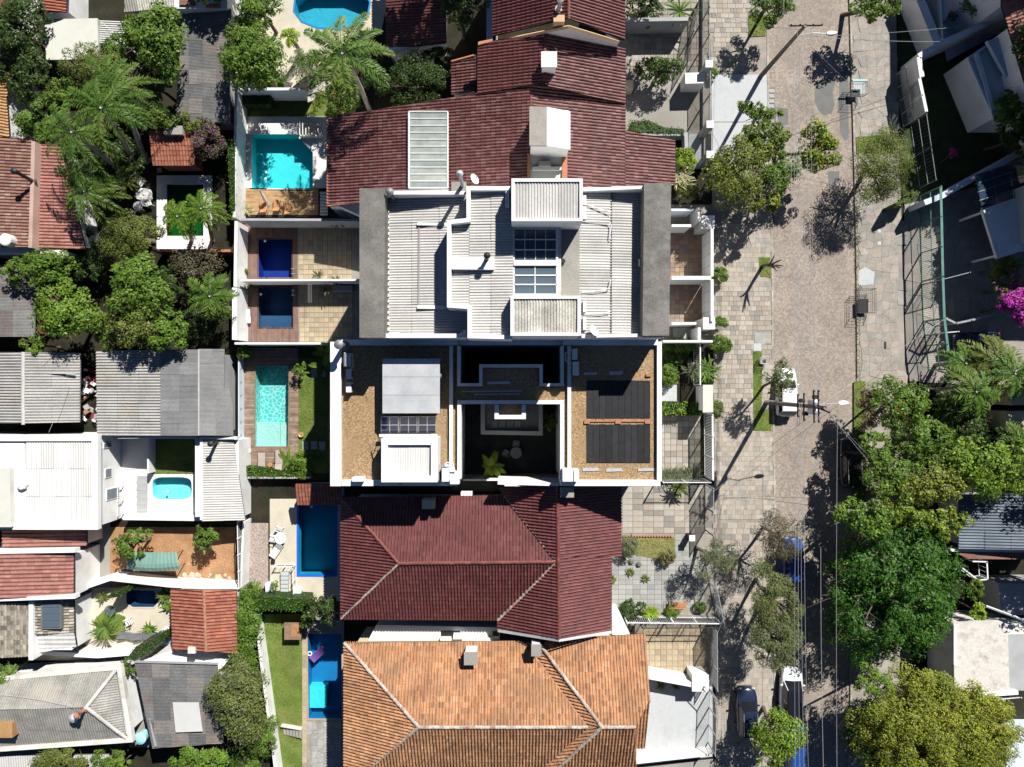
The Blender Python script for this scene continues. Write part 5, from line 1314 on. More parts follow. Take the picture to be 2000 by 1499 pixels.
for x, n_ in ((1141, 'left'), (1202, 'middle'), (1260, 'right')): slab_box(px_rect(x, 821, x + 11, 828), ZR + .14, ZR, 'fascia', n_ + ' terracotta block under the pipe between the black mats', 'support_block', 'block')
slab_box(px_rect(1262, 731, 1272, 736), ZR + .15, ZR, 'pot', 'lone terracotta block in the northeast of the east gravel roof', 'support_block', 'block')

# ================================================================== NORTH TILED HOUSE
HA = thing('tiled_house', 'large maroon tiled house with a long glazed skylight, north of the white flat roofs', 'house', W(980, 290, 0))
pp('wall', [(650, 236), (1020, 190), (1020, 380), (650, 394)], 3.9, 0, 'white', HA)
pp('wall', [(945, 95), (1205, 100), (1205, 365), (945, 365)], 5.0, 0, 'white', HA)
plA = tile_slope(HA, [(639, 231), (1037, 166), (1037, 374), (639, 402)], [(640, 232, 4.2), (640, 400, 4.2), (1036, 300, 7.6)], 'tile_maroon_old', force=(1, 0))
plAe = tile_slope(HA, [(1037, 166), (1221, 196), (1221, 373), (1037, 373)], [(1317, 300, 4.4), (1317, 350, 4.4), (1036, 300, 7.6)], 'tile_maroon_old', force=(1, 0))
tile_slope(HA, [(1220, 256), (1318, 275), (1318, 359), (1220, 372)], [(1317, 300, 4.4), (1317, 350, 4.4), (1036, 300, 7.6)], 'tile_maroon_old', force=(1, 0))
tile_slope(HA, [(933, 88), (1064, 58), (1064, 162), (933, 184)], [(933, 100, 6.9), (933, 170, 6.9), (1064, 120, 8.1)], 'tile_maroon', force=(1, 0))
tile_slope(HA, [(1064, 58), (1221, 96), (1221, 204), (1064, 168)], [(1220, 120, 5.7), (1220, 190, 5.7), (1064, 120, 8.1)], 'tile_maroon_old', force=(1, 0))
cap_line(HA, hit(1037, 163, plA), hit(1037, 372, plA), 'ridge_maroon', .12)
cap_line(HA, W(1064, 62, 8.15), W(1064, 160, 8.15), 'ridge_maroon', .12)
mb = MB()
for a_, b_ in (((639, 403), (703, 396)), ((640, 402), (640, 232))): mb.tube([hit(*a_, plA) + Vector((0, 0, .02)), hit(*b_, plA) + Vector((0, 0, .02))], .09, 5)
mb.build('eave_board', 'fascia', HA)
pp('verge', [(934, 82), (962, 76), (962, 81), (934, 88)], 7.2, 7.0, 'fascia', HA)
mb = MB(); mb.pprism([(642, 402), (702, 395), (702, 420), (662, 403)], 3.9, 0); mb.build('wall', 'white', HA)
# glazed skylight in the west slope
SKL = MB()
def up(p, dz): return Vector((p.x, p.y, p.z + dz))
fr = [up(hit(x, y, plA), .42) for x, y in ((800, 223), (875, 223), (875, 371), (800, 371))]
for i in range(4): SKL.tube([fr[i], fr[(i + 1) % 4]], .07, 4)
for i in range(4): a, b = fr[i], fr[(i + 1) % 4]; SKL.quad(a, b, up(b, -.6), up(a, -.6))
for i in range(1, 11):
    u = i / 11; SKL.tube([fr[0].lerp(fr[3], u), fr[1].lerp(fr[2], u)], .05, 4)
skf = SKL.build('skylight', 'white_clean', HA)
mat('frosted', [(.30, .34, .32), (.40, .43, .38), (.22, .27, .27), (.34, .37, .33)], .15, 1.2, .2, spec=.6)
for i in range(11):
    u0, u1 = (i + .04) / 11, (i + .96) / 11; mb = MB(); mb.tint = R.random(); dz = Vector((0, 0, .02))
    mb.quad(fr[3].lerp(fr[0], 1 - u1) - dz, fr[2].lerp(fr[1], 1 - u1) - dz, fr[2].lerp(fr[1], 1 - u0) - dz, fr[3].lerp(fr[0], 1 - u0) - dz); mb.build('pane', 'frosted', skf)
# water tower and service recess
TW = thing('roof_tower', 'tall white roof tower with a half weathered grey top on the maroon roof', 'roof tower', W(1074, 250, 6))
pp('tower_wall', [(1037, 211), (1111, 216), (1111, 290), (1037, 284)], 9.9, 5.5, 'white', TW)
pp('top_slab', [(1034, 208), (1068, 209), (1068, 285), (1034, 284)], 10.1, 9.9, 'concrete', TW)
pp('top_slab', [(1068, 209), (1114, 218), (1114, 292), (1068, 285)], 10.12, 9.9, 'white', TW)
pp('recess_floor', [(1036, 300), (1098, 302), (1098, 350), (1036, 350)], 7.75, 6.6, 'offwhite', HA)
pp('recess_curb', [(1030, 300), (1036, 300), (1036, 352), (1030, 352)], 8.0, 6.8, 'fascia', HA); pp('recess_curb', [(1098, 303), (1108, 305), (1108, 352), (1098, 352)], 8.0, 6.4, 'fascia', HA)
ac_unit(1064, 320, 7.8, .9, .4, .5, 'dusty machinery unit in the recess below the white roof tower', m='concrete')
mb = MB(); mb.box(W(1068, 330, 7.95), (2.2, .25, .25)); mb.build('duct', 'offwhite', None, label='low pale duct lying in the recess below the white roof tower', cat='duct')
chimney(1072, 120, 6.8, 8.9, 1.0, 1.0, 'white chimney on the upper ridge of the maroon roof', 'white', 'white')
# gabled house at the top edge
HG = thing('tiled_house', 'tall maroon gabled house with a peach trimmed white gable at the top edge', 'house', W(1090, -20, 0))
mb = MB(); A_, T_, B_ = W(968, 76, 6.8), W(1110, 43, 9.0), W(1208, 85, 6.9)
yb = min(A_.y, T_.y, B_.y) + .1
mb.quad((A_.x, yb, 0), (B_.x, yb, 0), (B_.x, yb, 6.9), (T_.x, yb, 9.0), (A_.x, yb, 6.9)); mb.quad((A_.x, yb, 0), (A_.x, yb, 6.9), (A_.x, yb + 9, 6.9), (A_.x, yb + 9, 0)); mb.quad((B_.x, yb, 0), (B_.x, yb + 9, 0), (B_.x, yb + 9, 6.9), (B_.x, yb, 6.9))
mb.build('wall', 'white', HG)
tile_slope(HG, [(962, -80), (1111, -80), (1111, 36), (962, 71)], [(963, 0, 6.9), (963, 60, 6.9), (1111, 10, 9.2)], 'tile_maroon', force=(1, 0))
tile_slope(HG, [(1111, -80), (1220, -80), (1220, 79), (1111, 36)], [(1220, 0, 6.9), (1220, 60, 6.9), (1111, 10, 9.2)], 'tile_maroon', force=(1, 0))
cap_line(HG, W(1111, -80, 9.25), W(1111, 36, 9.25), 'ridge_maroon')
mat('peach', [(.62, .40, .24)], .8, 1, .1)
mb = MB(); T2 = Vector((T_.x, yb - .05, 9.22)); mb.tube([Vector((A_.x, yb - .05, 7.0)), T2], .13, 4); mb.tube([T2, Vector((B_.x, yb - .05, 7.0))], .13, 4); mb.build('gable_trim', 'peach', HG)
chimney(1092, 36, 8.2, 9.6, .8, .5, 'peach chimney block with a metal flue at the top gable', 'peach', 'peach', top='none')
vent_pipe(1092, 18, 9.0, 1.2, .16, 'galvanised flue beside the ridge of the top gabled roof', 'galvanised')
mb = MB(); mb.pprism([(950, -60), (963, -60), (963, 78), (950, 80)], 5.5, 0); mb.build('side_wall', 'wall_blue', HG)
# dark roof in the shade at the top middle, and the lean-to
HD = thing('tiled_house', 'low maroon roof lying in deep shade at the top edge', 'house', W(810, 10, 0))
pp('wall', [(758, -100), (866, -100), (864, 86), (758, 94)], 3.4, 0, 'white', HD)
tile_slope(HD, [(754, -120), (872, -120), (872, 84), (754, 96)], [(754, 0, 3.5), (754, 80, 3.5), (872, 20, 4.2)], 'tile_maroon', force=(1, 0))
mb = MB(); mb.path([(754, 99), (872, 87)], 3.5, .2, 3.0, 3.7); mb.build('fascia_board', 'white', HD)
LT = thing('lean_to_roof', 'small dark tiled lean-to beside the maroon house', 'roof', W(907, 148, 0))
tile_slope(LT, [(882, 122), (930, 108), (930, 176), (882, 186)], [(882, 120, 4.3), (882, 180, 4.3), (930, 150, 4.8)], 'tile_maroon_old', force=(1, 0))
pp('support_wall', [(886, 124), (926, 114), (926, 174), (886, 182)], 4.2, 0, 'white', LT)
mb = MB(); mb.tube([W(882, 121, 4.4), W(926, 109, 4.9)], .1, 5); mb.build('verge_board', 'fascia', LT)

# ================================================================== MAROON HOUSE SOUTH OF THE GRAVEL ROOFS
HB = thing('tiled_house', 'maroon hipped-roof house with a long north-south wing, south of the gravel roofs', 'house', W(930, 1100, 0))
pp('wall', [(680, 985), (1000, 985), (1000, 1198), (680, 1198)], 5.0, 0, 'white', HB)
pp('wall', [(985, 955), (1180, 955), (1180, 1228), (985, 1228)], 4.9, 0, 'white', HB)
pw_ = tile_slope(HB, [(666, 972), (779, 1101), (666, 1209)], [(666, 980, 5.2), (666, 1200, 5.2), (779, 1101, 7.4)], 'tile_maroon', force=(1, 0))
tile_slope(HB, [(666, 972), (985, 968), (1087, 1097), (779, 1101)], [(700, 971, 5.2), (980, 968, 5.2), (900, 1099, 7.4)], 'tile_maroon', force=(0, 1))
tile_slope(HB, [(666, 1209), (779, 1101), (1087, 1099), (972, 1211)], [(700, 1209, 5.2), (970, 1211, 5.2), (900, 1099, 7.4)], 'tile_maroon', force=(0, 1))
tile_slope(HB, [(972, 951), (1089, 950), (1088, 1098), (985, 968)], [(972, 960, 5.1), (972, 1220, 5.1), (1089, 1100, 7.6)], 'tile_maroon', force=(1, 0))
tile_slope(HB, [(1088, 1098), (1092, 1247), (972, 1228), (972, 1211)], [(972, 960, 5.1), (972, 1220, 5.1), (1089, 1100, 7.6)], 'tile_maroon', force=(1, 0))
tile_slope(HB, [(1089, 950), (1213, 948), (1213, 1087), (1089, 1087)], [(1213, 960, 5.0), (1213, 1080, 5.0), (1089, 1100, 7.6)], 'tile_maroon', force=(1, 0))
tile_slope(HB, [(1089, 1087), (1194, 1087), (1194, 1231), (1092, 1247)], [(1213, 960, 5.0), (1213, 1080, 5.0), (1089, 1100, 7.6)], 'tile_maroon', force=(1, 0))
cap_line(HB, W(666, 972, 5.25), W(779, 1101, 7.5), 'ridge_maroon'); cap_line(HB, W(666, 1209, 5.25), W(779, 1101, 7.5), 'ridge_grey', .09); cap_line(HB, W(779, 1101, 7.45), W(1087, 1098, 7.5), 'ridge_maroon', .14)
cap_line(HB, W(1089, 950, 7.65), W(1092, 1247, 7.65), 'ridge_maroon', .14)
cap_line(HB, W(985, 968, 5.35), W(1086, 1096, 7.5), 'ridge_grey', .10, name='valley_flashing'); cap_line(HB, W(972, 1212, 5.25), W(1086, 1100, 7.5), 'ridge_grey', .12, name='valley_flashing')
mb = MB(); mb.path([(972, 944), (1089, 947), (1212, 941)], 7.8, .22, 4.6, 7.75); mb.build('party_parapet', 'white', HB)
mb = MB(); mb.quad(W(972, 1229, 5.2), W(1092, 1249, 7.7), W(1092, 1254, 7.6), W(972, 1235, 5.1)); mb.quad(W(1092, 1249, 7.7), W(1194, 1232, 5.5), W(1194, 1238, 5.4), W(1092, 1254, 7.6)); mb.build('gable_trim', 'white', HB)
chimney(836, 986, 5.3, 6.6, .95, .7, 'cream chimney block on the sunny slope of the maroon hipped roof', 'cream', 'offwhite', top='none')
chimney(1108, 963, 6.8, 8.3, 1.0, .7, 'small grey concrete chimney at the north end of the maroon wing', 'concrete', 'concrete', top='none')
for x, n_ in ((911, 'at the eave'), ): slab_box(px_rect(900, 962, 922, 969), 5.3, 4.6, 'white', 'white vent block at the north eave of the maroon roof', 'vent_block', 'block')
PS = thing('passage_roof', 'long white lower roof squeezed between the maroon and the orange houses', 'roof', W(850, 1236, 0))
pp('roof_slab', [(735, 1221), (976, 1226), (976, 1250), (718, 1253)], 3.6, 0, 'white', PS)
for x0 in (861, 962, ): pp('roof_light', px_rect(x0, 1233, min(x0 + 38, 975), 1243), 3.62, 3.5, 'metal_dark', PS)
pp('parapet', [(860, 1246), (960, 1246), (960, 1252), (860, 1252)], 3.9, 3.5, 'white_clean', PS); pp('roof_block', px_rect(885, 1241, 905, 1249), 4.2, 3.5, 'white', PS)
pp('roof_slab', [(1195, 1205), (1215, 1206), (1233, 1244), (1195, 1240)], 3.4, 0, 'white', PS)

# ================================================================== ORANGE HOUSE
HC = thing('tiled_house', 'orange clay tiled house with hipped roof at the bottom centre', 'house', W(950, 1400, 0))
pp('wall', [(690, 1268), (1160, 1262), (1160, 1620), (690, 1620)], 5.0, 0, 'cream', HC); pp('wall', [(1150, 1258), (1232, 1258), (1232, 1620), (1150, 1620)], 5.1, 0, 'cream', HC)
F01 = (0, 1)
tile_slope(HC, [(672, 1256), (818, 1421), (700, 1518), (672, 1518)], [(672, 1260, 5.2), (672, 1499, 5.2), (818, 1421, 8.0)], 'tile_orange', force=(1, 0))
tile_slope(HC, [(672, 1256), (1022, 1252), (1147, 1421), (818, 1421)], [(700, 1255, 5.2), (1000, 1253, 5.2), (900, 1421, 8.0)], 'tile_orange', force=F01)
tile_slope(HC, [(818, 1421), (1147, 1421), (1040, 1518), (700, 1518)], [(800, 1518, 5.2), (1000, 1518, 5.2), (900, 1421, 8.0)], 'tile_orange', force=F01)
tile_slope(HC, [(1052, 1258), (1086, 1250), (1259, 1238), (1268, 1368), (1241, 1421), (1176, 1421)], [(1100, 1243, 5.4), (1250, 1240, 5.4), (1200, 1421, 8.2)], 'tile_orange', force=F01)
tile_slope(HC, [(1176, 1421), (1241, 1421), (1241, 1518), (1072, 1518)], [(1100, 1518, 5.4), (1240, 1518, 5.4), (1200, 1421, 8.2)], 'tile_orange', force=F01)
tile_slope(HC, [(1022, 1252), (1054, 1258), (1176, 1421), (1147, 1421)], [(1054, 1260, 5.8), (1176, 1421, 8.3), (1022, 1254, 5.1)], 'tile_orange')
tile_slope(HC, [(1147, 1421), (1176, 1421), (1072, 1518), (1040, 1518)], [(1176, 1421, 8.3), (1072, 1518, 5.8), (1040, 1518, 5.2)], 'tile_orange')
tile_slope(HC, [(1241, 1368), (1269, 1367), (1259, 1461), (1241, 1461)], [(1245, 1461, 4.8), (1268, 1461, 4.8), (1255, 1368, 6.4)], 'tile_orange', force=F01)
for a_, b_ in (((672, 1256, 5.3), (818, 1421, 8.1)), ((700, 1518, 5.3), (818, 1421, 8.1)), ((818, 1421, 8.08), (1147, 1421, 8.08)), ((1054, 1258, 5.95), (1176, 1421, 8.35)), ((1176, 1421, 8.35), (1072, 1518, 5.95)), ((1176, 1421, 8.3), (1241, 1421, 8.3)), ((1241, 1368, 6.5), (1269, 1368, 6.5))):
    cap_line(HC, W(*a_), W(*b_), 'ridge_grey', .14)
for a_, b_ in (((1268, 1368, 5.9), (1259, 1240, 5.5)), ((1241, 1425, 8.0), (1241, 1518, 5.5)), ((1022, 1253, 5.25), (1147, 1421, 8.0))): cap_line(HC, W(*a_), W(*b_), 'ridge_orange', .09)
mb = MB()
for i in range(16): mb.lathe(W(676 + i * 4.2, 1254, 5.25), [(.05, 0), (.05, .12), (.01, .18)], 6)
mb.build('eave_finials', 'ridge_orange', HC, kind='stuff')
chimney(920, 1284, 5.2, 6.6, .9, .85, 'white chimney with a grey top in the middle of the sunny orange slope', 'white', 'concrete')
chimney(1047, 1268, 5.2, 6.8, .62, .75, 'narrow white chimney with a grey top at the head of the orange roof valley', 'white', 'concrete')

# ================================================================== WEST SIDE HOUSES
def house(label, cat='house', c=(0, 0), name='house'): return thing(name, label, cat, W(c[0], c[1], 0))
h = house('grey ribbed-roof shed with a pale central ridge at the left edge', 'shed', (50, 760), 'shed')
pp('wall', px_rect(-60, 694, 112, 818), 2.9, 0, 'brick_wall', h)
corr_slope(h, [(45, 688), (157, 690), (156, 825), (45, 827)], [(157, 700, 2.9), (157, 820, 2.9), (45, 760, 3.7)], 'sheet_tan', .24, .05)
corr_slope(h, [(-110, 688), (45, 688), (45, 827), (-110, 828)], [(-110, 700, 2.6), (-110, 820, 2.6), (45, 760, 3.7)], 'sheet_tan', .24, .05)
cap_line(h, W(45, 688, 3.72), W(45, 827, 3.72), 'sheet_light', .16, .9)
pp('loose_sheet', [(82, 727), (145, 727), (146, 731), (82, 730)], 3.4, 3.3, 'sheet_light', h)
h = house('wide roof in ribbed tan and smooth grey sections shaded by tree shadows', 'house', (320, 770))
pp('wall', px_rect(196, 692, 430, 845), 3.0, 0, 'wall_grey', h)
corr_slope(h, [(188, 686), (314, 684), (314, 851), (190, 852)], [(188, 700, 3.1), (188, 840, 3.1), (388, 770, 3.9)], 'sheet_tan', .24, .05)
corr_slope(h, [(314, 683), (388, 683), (388, 851), (314, 851)], [(188, 700, 3.1), (188, 840, 3.1), (388, 770, 3.9)], 'sheet_silver', .10, .012, sw=10, sl=1.6)
corr_slope(h, [(388, 682), (438, 682), (438, 758), (388, 758)], [(462, 700, 3.2), (462, 840, 3.2), (388, 770, 3.9)], 'sheet_silver', .10, .012, sw=10, sl=1.6)
corr_slope(h, [(388, 758), (448, 758), (455, 790), (455, 851), (388, 851)], [(462, 700, 3.2), (462, 840, 3.2), (388, 770, 3.9)], 'sheet_silver', .10, .012, sw=10, sl=1.6)
mb = MB(); mb.path([(388, 683), (388, 851)], 3.95, .1, 3.8, 3.96); mb.build('ridge_strip', 'sheet_light', h)
# white building
h = house('bright white building with pale ribbed roof and windowed east wall', 'building', (90, 940), 'building')
pp('wall', [(-80, 850), (186, 851), (186, 1030), (-80, 1030)], 3.7, 0, 'white', h)
mb = MB(); mb.path([(-80, 856), (185, 856), (185, 1029), (-80, 1029)], 4.1, .5, 3.6, 4.1); mb.build('parapet', 'white', h)
corr_slope(h, [(50, 861), (180, 862), (180, 1024), (50, 1024)], [(50, 1024, 3.85), (180, 1024, 3.85), (50, 862, 3.95)], 'sheet_white', .2, .035, sw=6)
pp('roof_slab', px_rect(-60, 861, 48, 914), 3.9, 3.6, 'white', h); pp('roof_slab', px_rect(20, 914, 50, 1024), 3.92, 3.6, 'white', h)
pp('beige_roof', [(-60, 915), (19, 915), (22, 1030), (-60, 1030)], 4.4, 3.6, 'offwhite', h)
rl = MB(); rl.lathe(W(46, 947, 3.95), [(.42, 0), (.42, .25), (.36, .34), (.1, .42)], 8); rl.build('roof_dome', 'white_clean', h)
X_ = W(186, 900, 3.7).x + .02
def ewall(parent, px_x, zt, items, m='metal_dark'):
    X = W(px_x, 900, zt).x
    for (y0, y1, z0, z1, nm) in items:
        Y0 = W(px_x, y0, (z0 + z1) / 2).y; Y1 = W(px_x, y1, (z0 + z1) / 2).y
        f = MB(); f.box((X + .03, (Y0 + Y1) / 2, (z0 + z1) / 2), (.08, abs(Y1 - Y0) + .1, z1 - z0 + .1)); fo = f.build(nm + '_frame', 'white_clean', parent)
        g = MB(); g.box((X + .05, (Y0 + Y1) / 2, (z0 + z1) / 2), (.08, abs(Y1 - Y0) - .04, z1 - z0 - .04)); g.build('pane', 'glass_grey', fo)
ewall(h, 186, 3.7, [(866, 874, 1.6, 2.6, 'window'), (916, 932, 1.6, 2.4, 'window'), (954, 974, .5, 2.2, 'door')])
floor('terrace', [(232, 855), (396, 855), (396, 1014), (232, 1014)], YZ, 'white_floor', .05)
floor('lawn', px_rect(291, 858, 384, 926), YZ + .03, 'lawn', .02); grass(px_rect(291, 900, 384, 926), YZ + .03, dens=240)
pool(POOLS['tub'], YZ, .8, 'pool_tub', 'small rounded bright cyan plunge pool on the white terrace', coping='white_floor', cw=.14)
for i in range(5): pp('terrace_step', [(268, 930 + i * 14), (287, 930 + i * 14), (287, 944 + i * 14), (266, 944 + i * 14)], .16 + .02 * (i % 2), .06, 'wall_grey', None, kind='structure')
wall_thing([(289, 857), (289, 925)], 1.2, .14, 0, 1.2, 'white', 'thin white wall west of the little shaded lawn')
wall_thing([(240, 1012), (390, 1014)], 1.6, .35, 0, 1.6, 'white', 'white wall south of the plunge pool')
wall_thing([(236, 856), (388, 854)], 2.4, .2, 0, 2.4, 'white', 'white wall north of the plunge pool yard')
wall_thing([(387, 858), (387, 1010)], 2.9, .5, 0, 2.9, 'white', 'thick white wall east of the plunge pool')
fence([(229, 952), (229, 1008)], 1.1, 1.1, 'short white balustrade by the white building', 'fence_white', .2, 1.2)
h = house('narrow pale ribbed-roof annexe beside the lap pool', 'annexe', (432, 935), 'annexe')
pp('wall', px_rect(396, 860, 466, 1014), 2.7, 0, 'white', h)
corr_slope(h, [(396, 858), (456, 858), (479, 1016), (394, 1018)], [(470, 870, 2.7), (470, 1000, 2.7), (396, 930, 3.1)], 'sheet_light', .20, .035)
mb = MB(); mb.path([(393, 1016), (393, 856), (462, 856)], 3.2, .2, 2.6, 3.2); mb.build('parapet', 'white', h)
vent_pipe(424, 864, 2.9, 1.6, .14, 'dark vent pipe with cap on the narrow pale annexe roof', 'metal_dark', lean=(.2, 0))
# red roofs lower left
h = house('low red ribbed roof with white parapets at the lower left edge', 'house', (60, 1120))
pp('wall', [(-80, 1080), (142, 1084), (142, 1166), (-80, 1172)], 3.7, 0, 'white', h)
tile_slope(h, [(-90, 1084), (145, 1080), (145, 1165), (-90, 1172)], [(145, 1100, 3.8), (145, 1160, 3.8), (-60, 1120, 4.5)], 'tile_salmon', .32, .6, .07, force=(1, 0))
mb = MB(); mb.path([(-80, 1080), (146, 1076)], 4.3, .3, 3.6, 4.3); mb.path([(-80, 1174), (147, 1166)], 4.2, .3, 3.6, 4.2); mb.build('parapet', 'white', h)
h = house('dark red roof in shade behind the white building', 'house', (80, 1050))
tile_slope(h, [(5, 1026), (170, 1026), (170, 1066), (5, 1070)], [(170, 1030, 2.6), (170, 1060, 2.6), (5, 1040, 3.1)], 'tile_salmon', .32, .6, .07, force=(1, 0)); pp('wall', px_rect(8, 1030, 166, 1064), 2.5, 0, 'white', h)
h = house('old lichen-covered tiled roof at the left edge below the red one', 'house', (20, 1230))
tile_slope(h, [(-60, 1176), (56, 1178), (58, 1282), (-60, 1288)], [(56, 1190, 3.4), (56, 1270, 3.4), (-60, 1230, 3.9)], 'tile_grey', force=(0, 1)); pp('wall', px_rect(-60, 1182, 52, 1278), 3.3, 0, 'white', h)
h = house('old tiled roof with a dark glazed skylight beside the courtyard', 'house', (105, 1220))
tile_slope(h, [(64, 1172), (145, 1170), (146, 1236), (66, 1240)], [(145, 1180, 2.9), (145, 1230, 2.9), (64, 1200, 3.3)], 'tile_grey', force=(1, 0)); pp('wall', px_rect(70, 1176, 140, 1270), 2.8, 0, 'white', h)
tile_slope(h, [(66, 1240), (146, 1236), (150, 1262), (70, 1276)], [(66, 1276, 2.7), (146, 1270, 2.7), (100, 1240, 3.0)], 'sheet_white', .4, .5, .03, force=(1, 0))
sk2 = pp('skylight', px_rect(80, 1172, 119, 1229), 3.45, 3.0, 'metal_grey', h); panes(sk2, 82, 1174, 117, 1227, 1, 4, 3.5, 'glass_grey', 1.6)
wall_thing([(60, 1176), (60, 1290)], 3.6, .35, 0, 3.6, 'white', 'white party wall between the two old tiled roofs')
h = house('red clay tiled annexe with a north-south ridge beside the ivy', 'annexe', (395, 1210), 'annexe')
pp('wall', px_rect(340, 1158, 452, 1266), 3.2, 0, 'white', h)
tile_slope(h, [(334, 1150), (398, 1152), (402, 1272), (338, 1270)], [(336, 1160, 3.3), (336, 1260, 3.3), (398, 1200, 3.9)], 'tile_red', .27, .42, .09, force=(1, 0))
tile_slope(h, [(398, 1152), (462, 1152), (464, 1276), (402, 1272)], [(462, 1160, 3.3), (462, 1260, 3.3), (398, 1200, 3.9)], 'tile_red', .27, .42, .09, force=(1, 0))
cap_line(h, W(398, 1152, 3.95), W(402, 1272, 3.95), 'ridge_orange')
h = house('white terrace roof slab south of the red tiled annexe', 'roof', (350, 1285), 'roof_slab')
pp('slab', [(262, 1296), (330, 1272), (458, 1276), (438, 1300), (420, 1318), (415, 1300)], 2.6, 0, 'white', h)
chimney(374, 1271, 2.6, 4.0, .6, .5, 'small white chimney stack on the white slab by the red annexe', 'white_dirty', 'white_dirty', top='none')
wall_thing([(55, 1274), (190, 1282), (262, 1276)], 1.6, .35, 0, 1.6, 'white', 'curving white wall south of the courtyard with the dark pool')
wall_thing([(150, 1152), (215, 1130), (330, 1143), (462, 1150)], 1.7, .4, 0, 1.7, 'white', 'white wall north of the courtyard with the dark pool')
h = house('grey ribbed hipped roof with pale borders at the lower left', 'house', (110, 1385))
pp('wall', [(-80, 1335), (224, 1314), (244, 1438), (-80, 1456)], 3.4, 0, 'white', h)
corr_slope(h, [(-110, 1334), (226, 1309), (168, 1382), (-110, 1392)], [(0, 1325, 3.6), (225, 1308, 3.6), (100, 1384, 5.0)], 'sheet_grey', .20, .035, force=(.07, 1))
corr_slope(h, [(-110, 1392), (168, 1382), (246, 1442), (-110, 1466)], [(0, 1458, 3.6), (245, 1441, 3.6), (100, 1384, 5.0)], 'sheet_grey', .20, .035, force=(.07, 1))
corr_slope(h, [(226, 1309), (246, 1442), (168, 1382)], [(228, 1320, 3.6), (245, 1430, 3.6), (168, 1382, 5.0)], 'sheet_grey', .20, .035, force=(1, -.1))
for a_, b_ in (((226, 1309, 3.7), (168, 1382, 5.05)), ((246, 1442, 3.7), (168, 1382, 5.05))): cap_line(h, W(*a_), W(*b_), 'sheet_light', .16, .8)
mb = MB(); mb.path([(-100, 1336), (231, 1305), (254, 1447), (-100, 1472)], 3.8, .35, 3.3, 3.75); mb.build('parapet', 'white_dirty', h)
lathe_thing('roof_vent', 'round metal roof ventilator on the grey hipped roof', 'vent', 151, 1397, 4.6, [(.2, 0), (.2, .3), (.34, .36), (.34, .6), (.1, .75)], 'metal_light')
vent_pipe(166, 1386, 4.9, 1.0, .12, 'rusty pipe at the hip of the grey roof', 'pot')
chimney(8, 1427, 3.6, 4.9, 1.3, 1.2, 'rusty brick chimney at the left edge on the grey roof', 'tile_ochre', 'tile_ochre', top='none')
h = house('dark slate-grey sheet roof with one bright translucent panel', 'shed', (350, 1380), 'shed')
corr_slope(h, [(263, 1296), (424, 1300), (436, 1452), (298, 1462)], [(263, 1300, 3.9), (298, 1462, 3.4), (424, 1300, 3.8)], 'sheet_slate', .12, .014, sw=10, sl=1.5, force=(1, 0))
pp('wall', [(272, 1304), (418, 1306), (426, 1446), (302, 1454)], 3.2, 0, 'white', h)
mb = MB(); mb.quad(W(337, 1372, 3.95), W(343, 1431, 3.75), W(396, 1429, 3.75), W(388, 1372, 3.95)); mb.build('translucent_panel', 'sheet_white', h)
mb = MB(); mb.path([(262, 1294), (424, 1298)], 4.05, .1, 3.8, 4.0); mb.path([(263, 1296), (298, 1464)], 4.0, .12, 3.3, 3.6); mb.build('roof_edge', 'metal_light', h)
lathe_thing('water_tank', 'round pale aqua water tank beside the dark slate-grey roof', 'water tank', 283, 1434, 2.0, [(.42, 0), (.5, .7), (.5, .75), (.3, .85), (.05, .9)], 'plastic_aqua', n=24)
floor('patio', px_rect(252, 1390, 290, 1460), .5, 'concrete', .4)
h = house('pale ribbed roof cut off at the bottom left corner', 'shed', (60, 1490), 'shed')
corr_slope(h, [(-60, 1478), (212, 1474), (214, 1540), (-60, 1540)], [(0, 1540, 2.2), (200, 1540, 2.2), (100, 1478, 2.6)], 'sheet_light', .2, .03, tint=.3)
pp('wall', px_rect(-60, 1484, 206, 1540), 2.0, 0, 'wall_grey', h)
# green canopy over the earth yard
GC = thing('garden_canopy', 'pale green ribbed canopy over the bare earth yard', 'canopy', W(297, 1098, 0))
pl_ = plane_of([(245, 1117, 1.9), (350, 1117, 1.9), (300, 1080, 2.4)])
n_ = 26; mb = MB(); 
for i in range(n_):
    u0, u1 = i / n_, (i + 1) / n_
    def cp(u, v): 
        x = (258 + 87 * u) * (1 - v) + (243 + 108 * u) * v; y = 1079 * (1 - v) + (1113 + 5 * math.sin(u * math.pi)) * v
        p = hit(x, y, pl_); return Vector((p.x, p.y, p.z + (.03 if round(u * n_) % 2 else 0) - .25 * v ** 6))
    for j in range(5): mb.quad(cp(u0, (j + 1) / 5), cp(u1, (j + 1) / 5), cp(u1, j / 5), cp(u0, j / 5))
mb.build('canopy_sheet', 'sheet_green', GC)
for x, y in ((252, 1110), (342, 1110), (264, 1084), (338, 1084)):
    p = W(x, y, 1.8); q = MB(); q.tube([(p.x, p.y, 0), p], .05, 6); q.build('post', 'wood', GC)
for i in range(46):
    x = R.uniform(352, 452); y = 1126 + R.uniform(-6, 12) + (x - 352) * .04; c = W(x, y, 0); r = R.uniform(.10, .26)
    mb = MB(); n_ = 7; mb.tint = R.random(); ang = R.random() * 6
    mb.lathe(c, [(r, 0), (r * 1.05, r * .35), (r * .7, r * .75), (r * .25, r * .85)], n_)
    mb.build('rock', 'stone', None, label='rough tan rock in the pile along the edge of the bare earth yard', cat='rock', group='rocks along the earth yard')
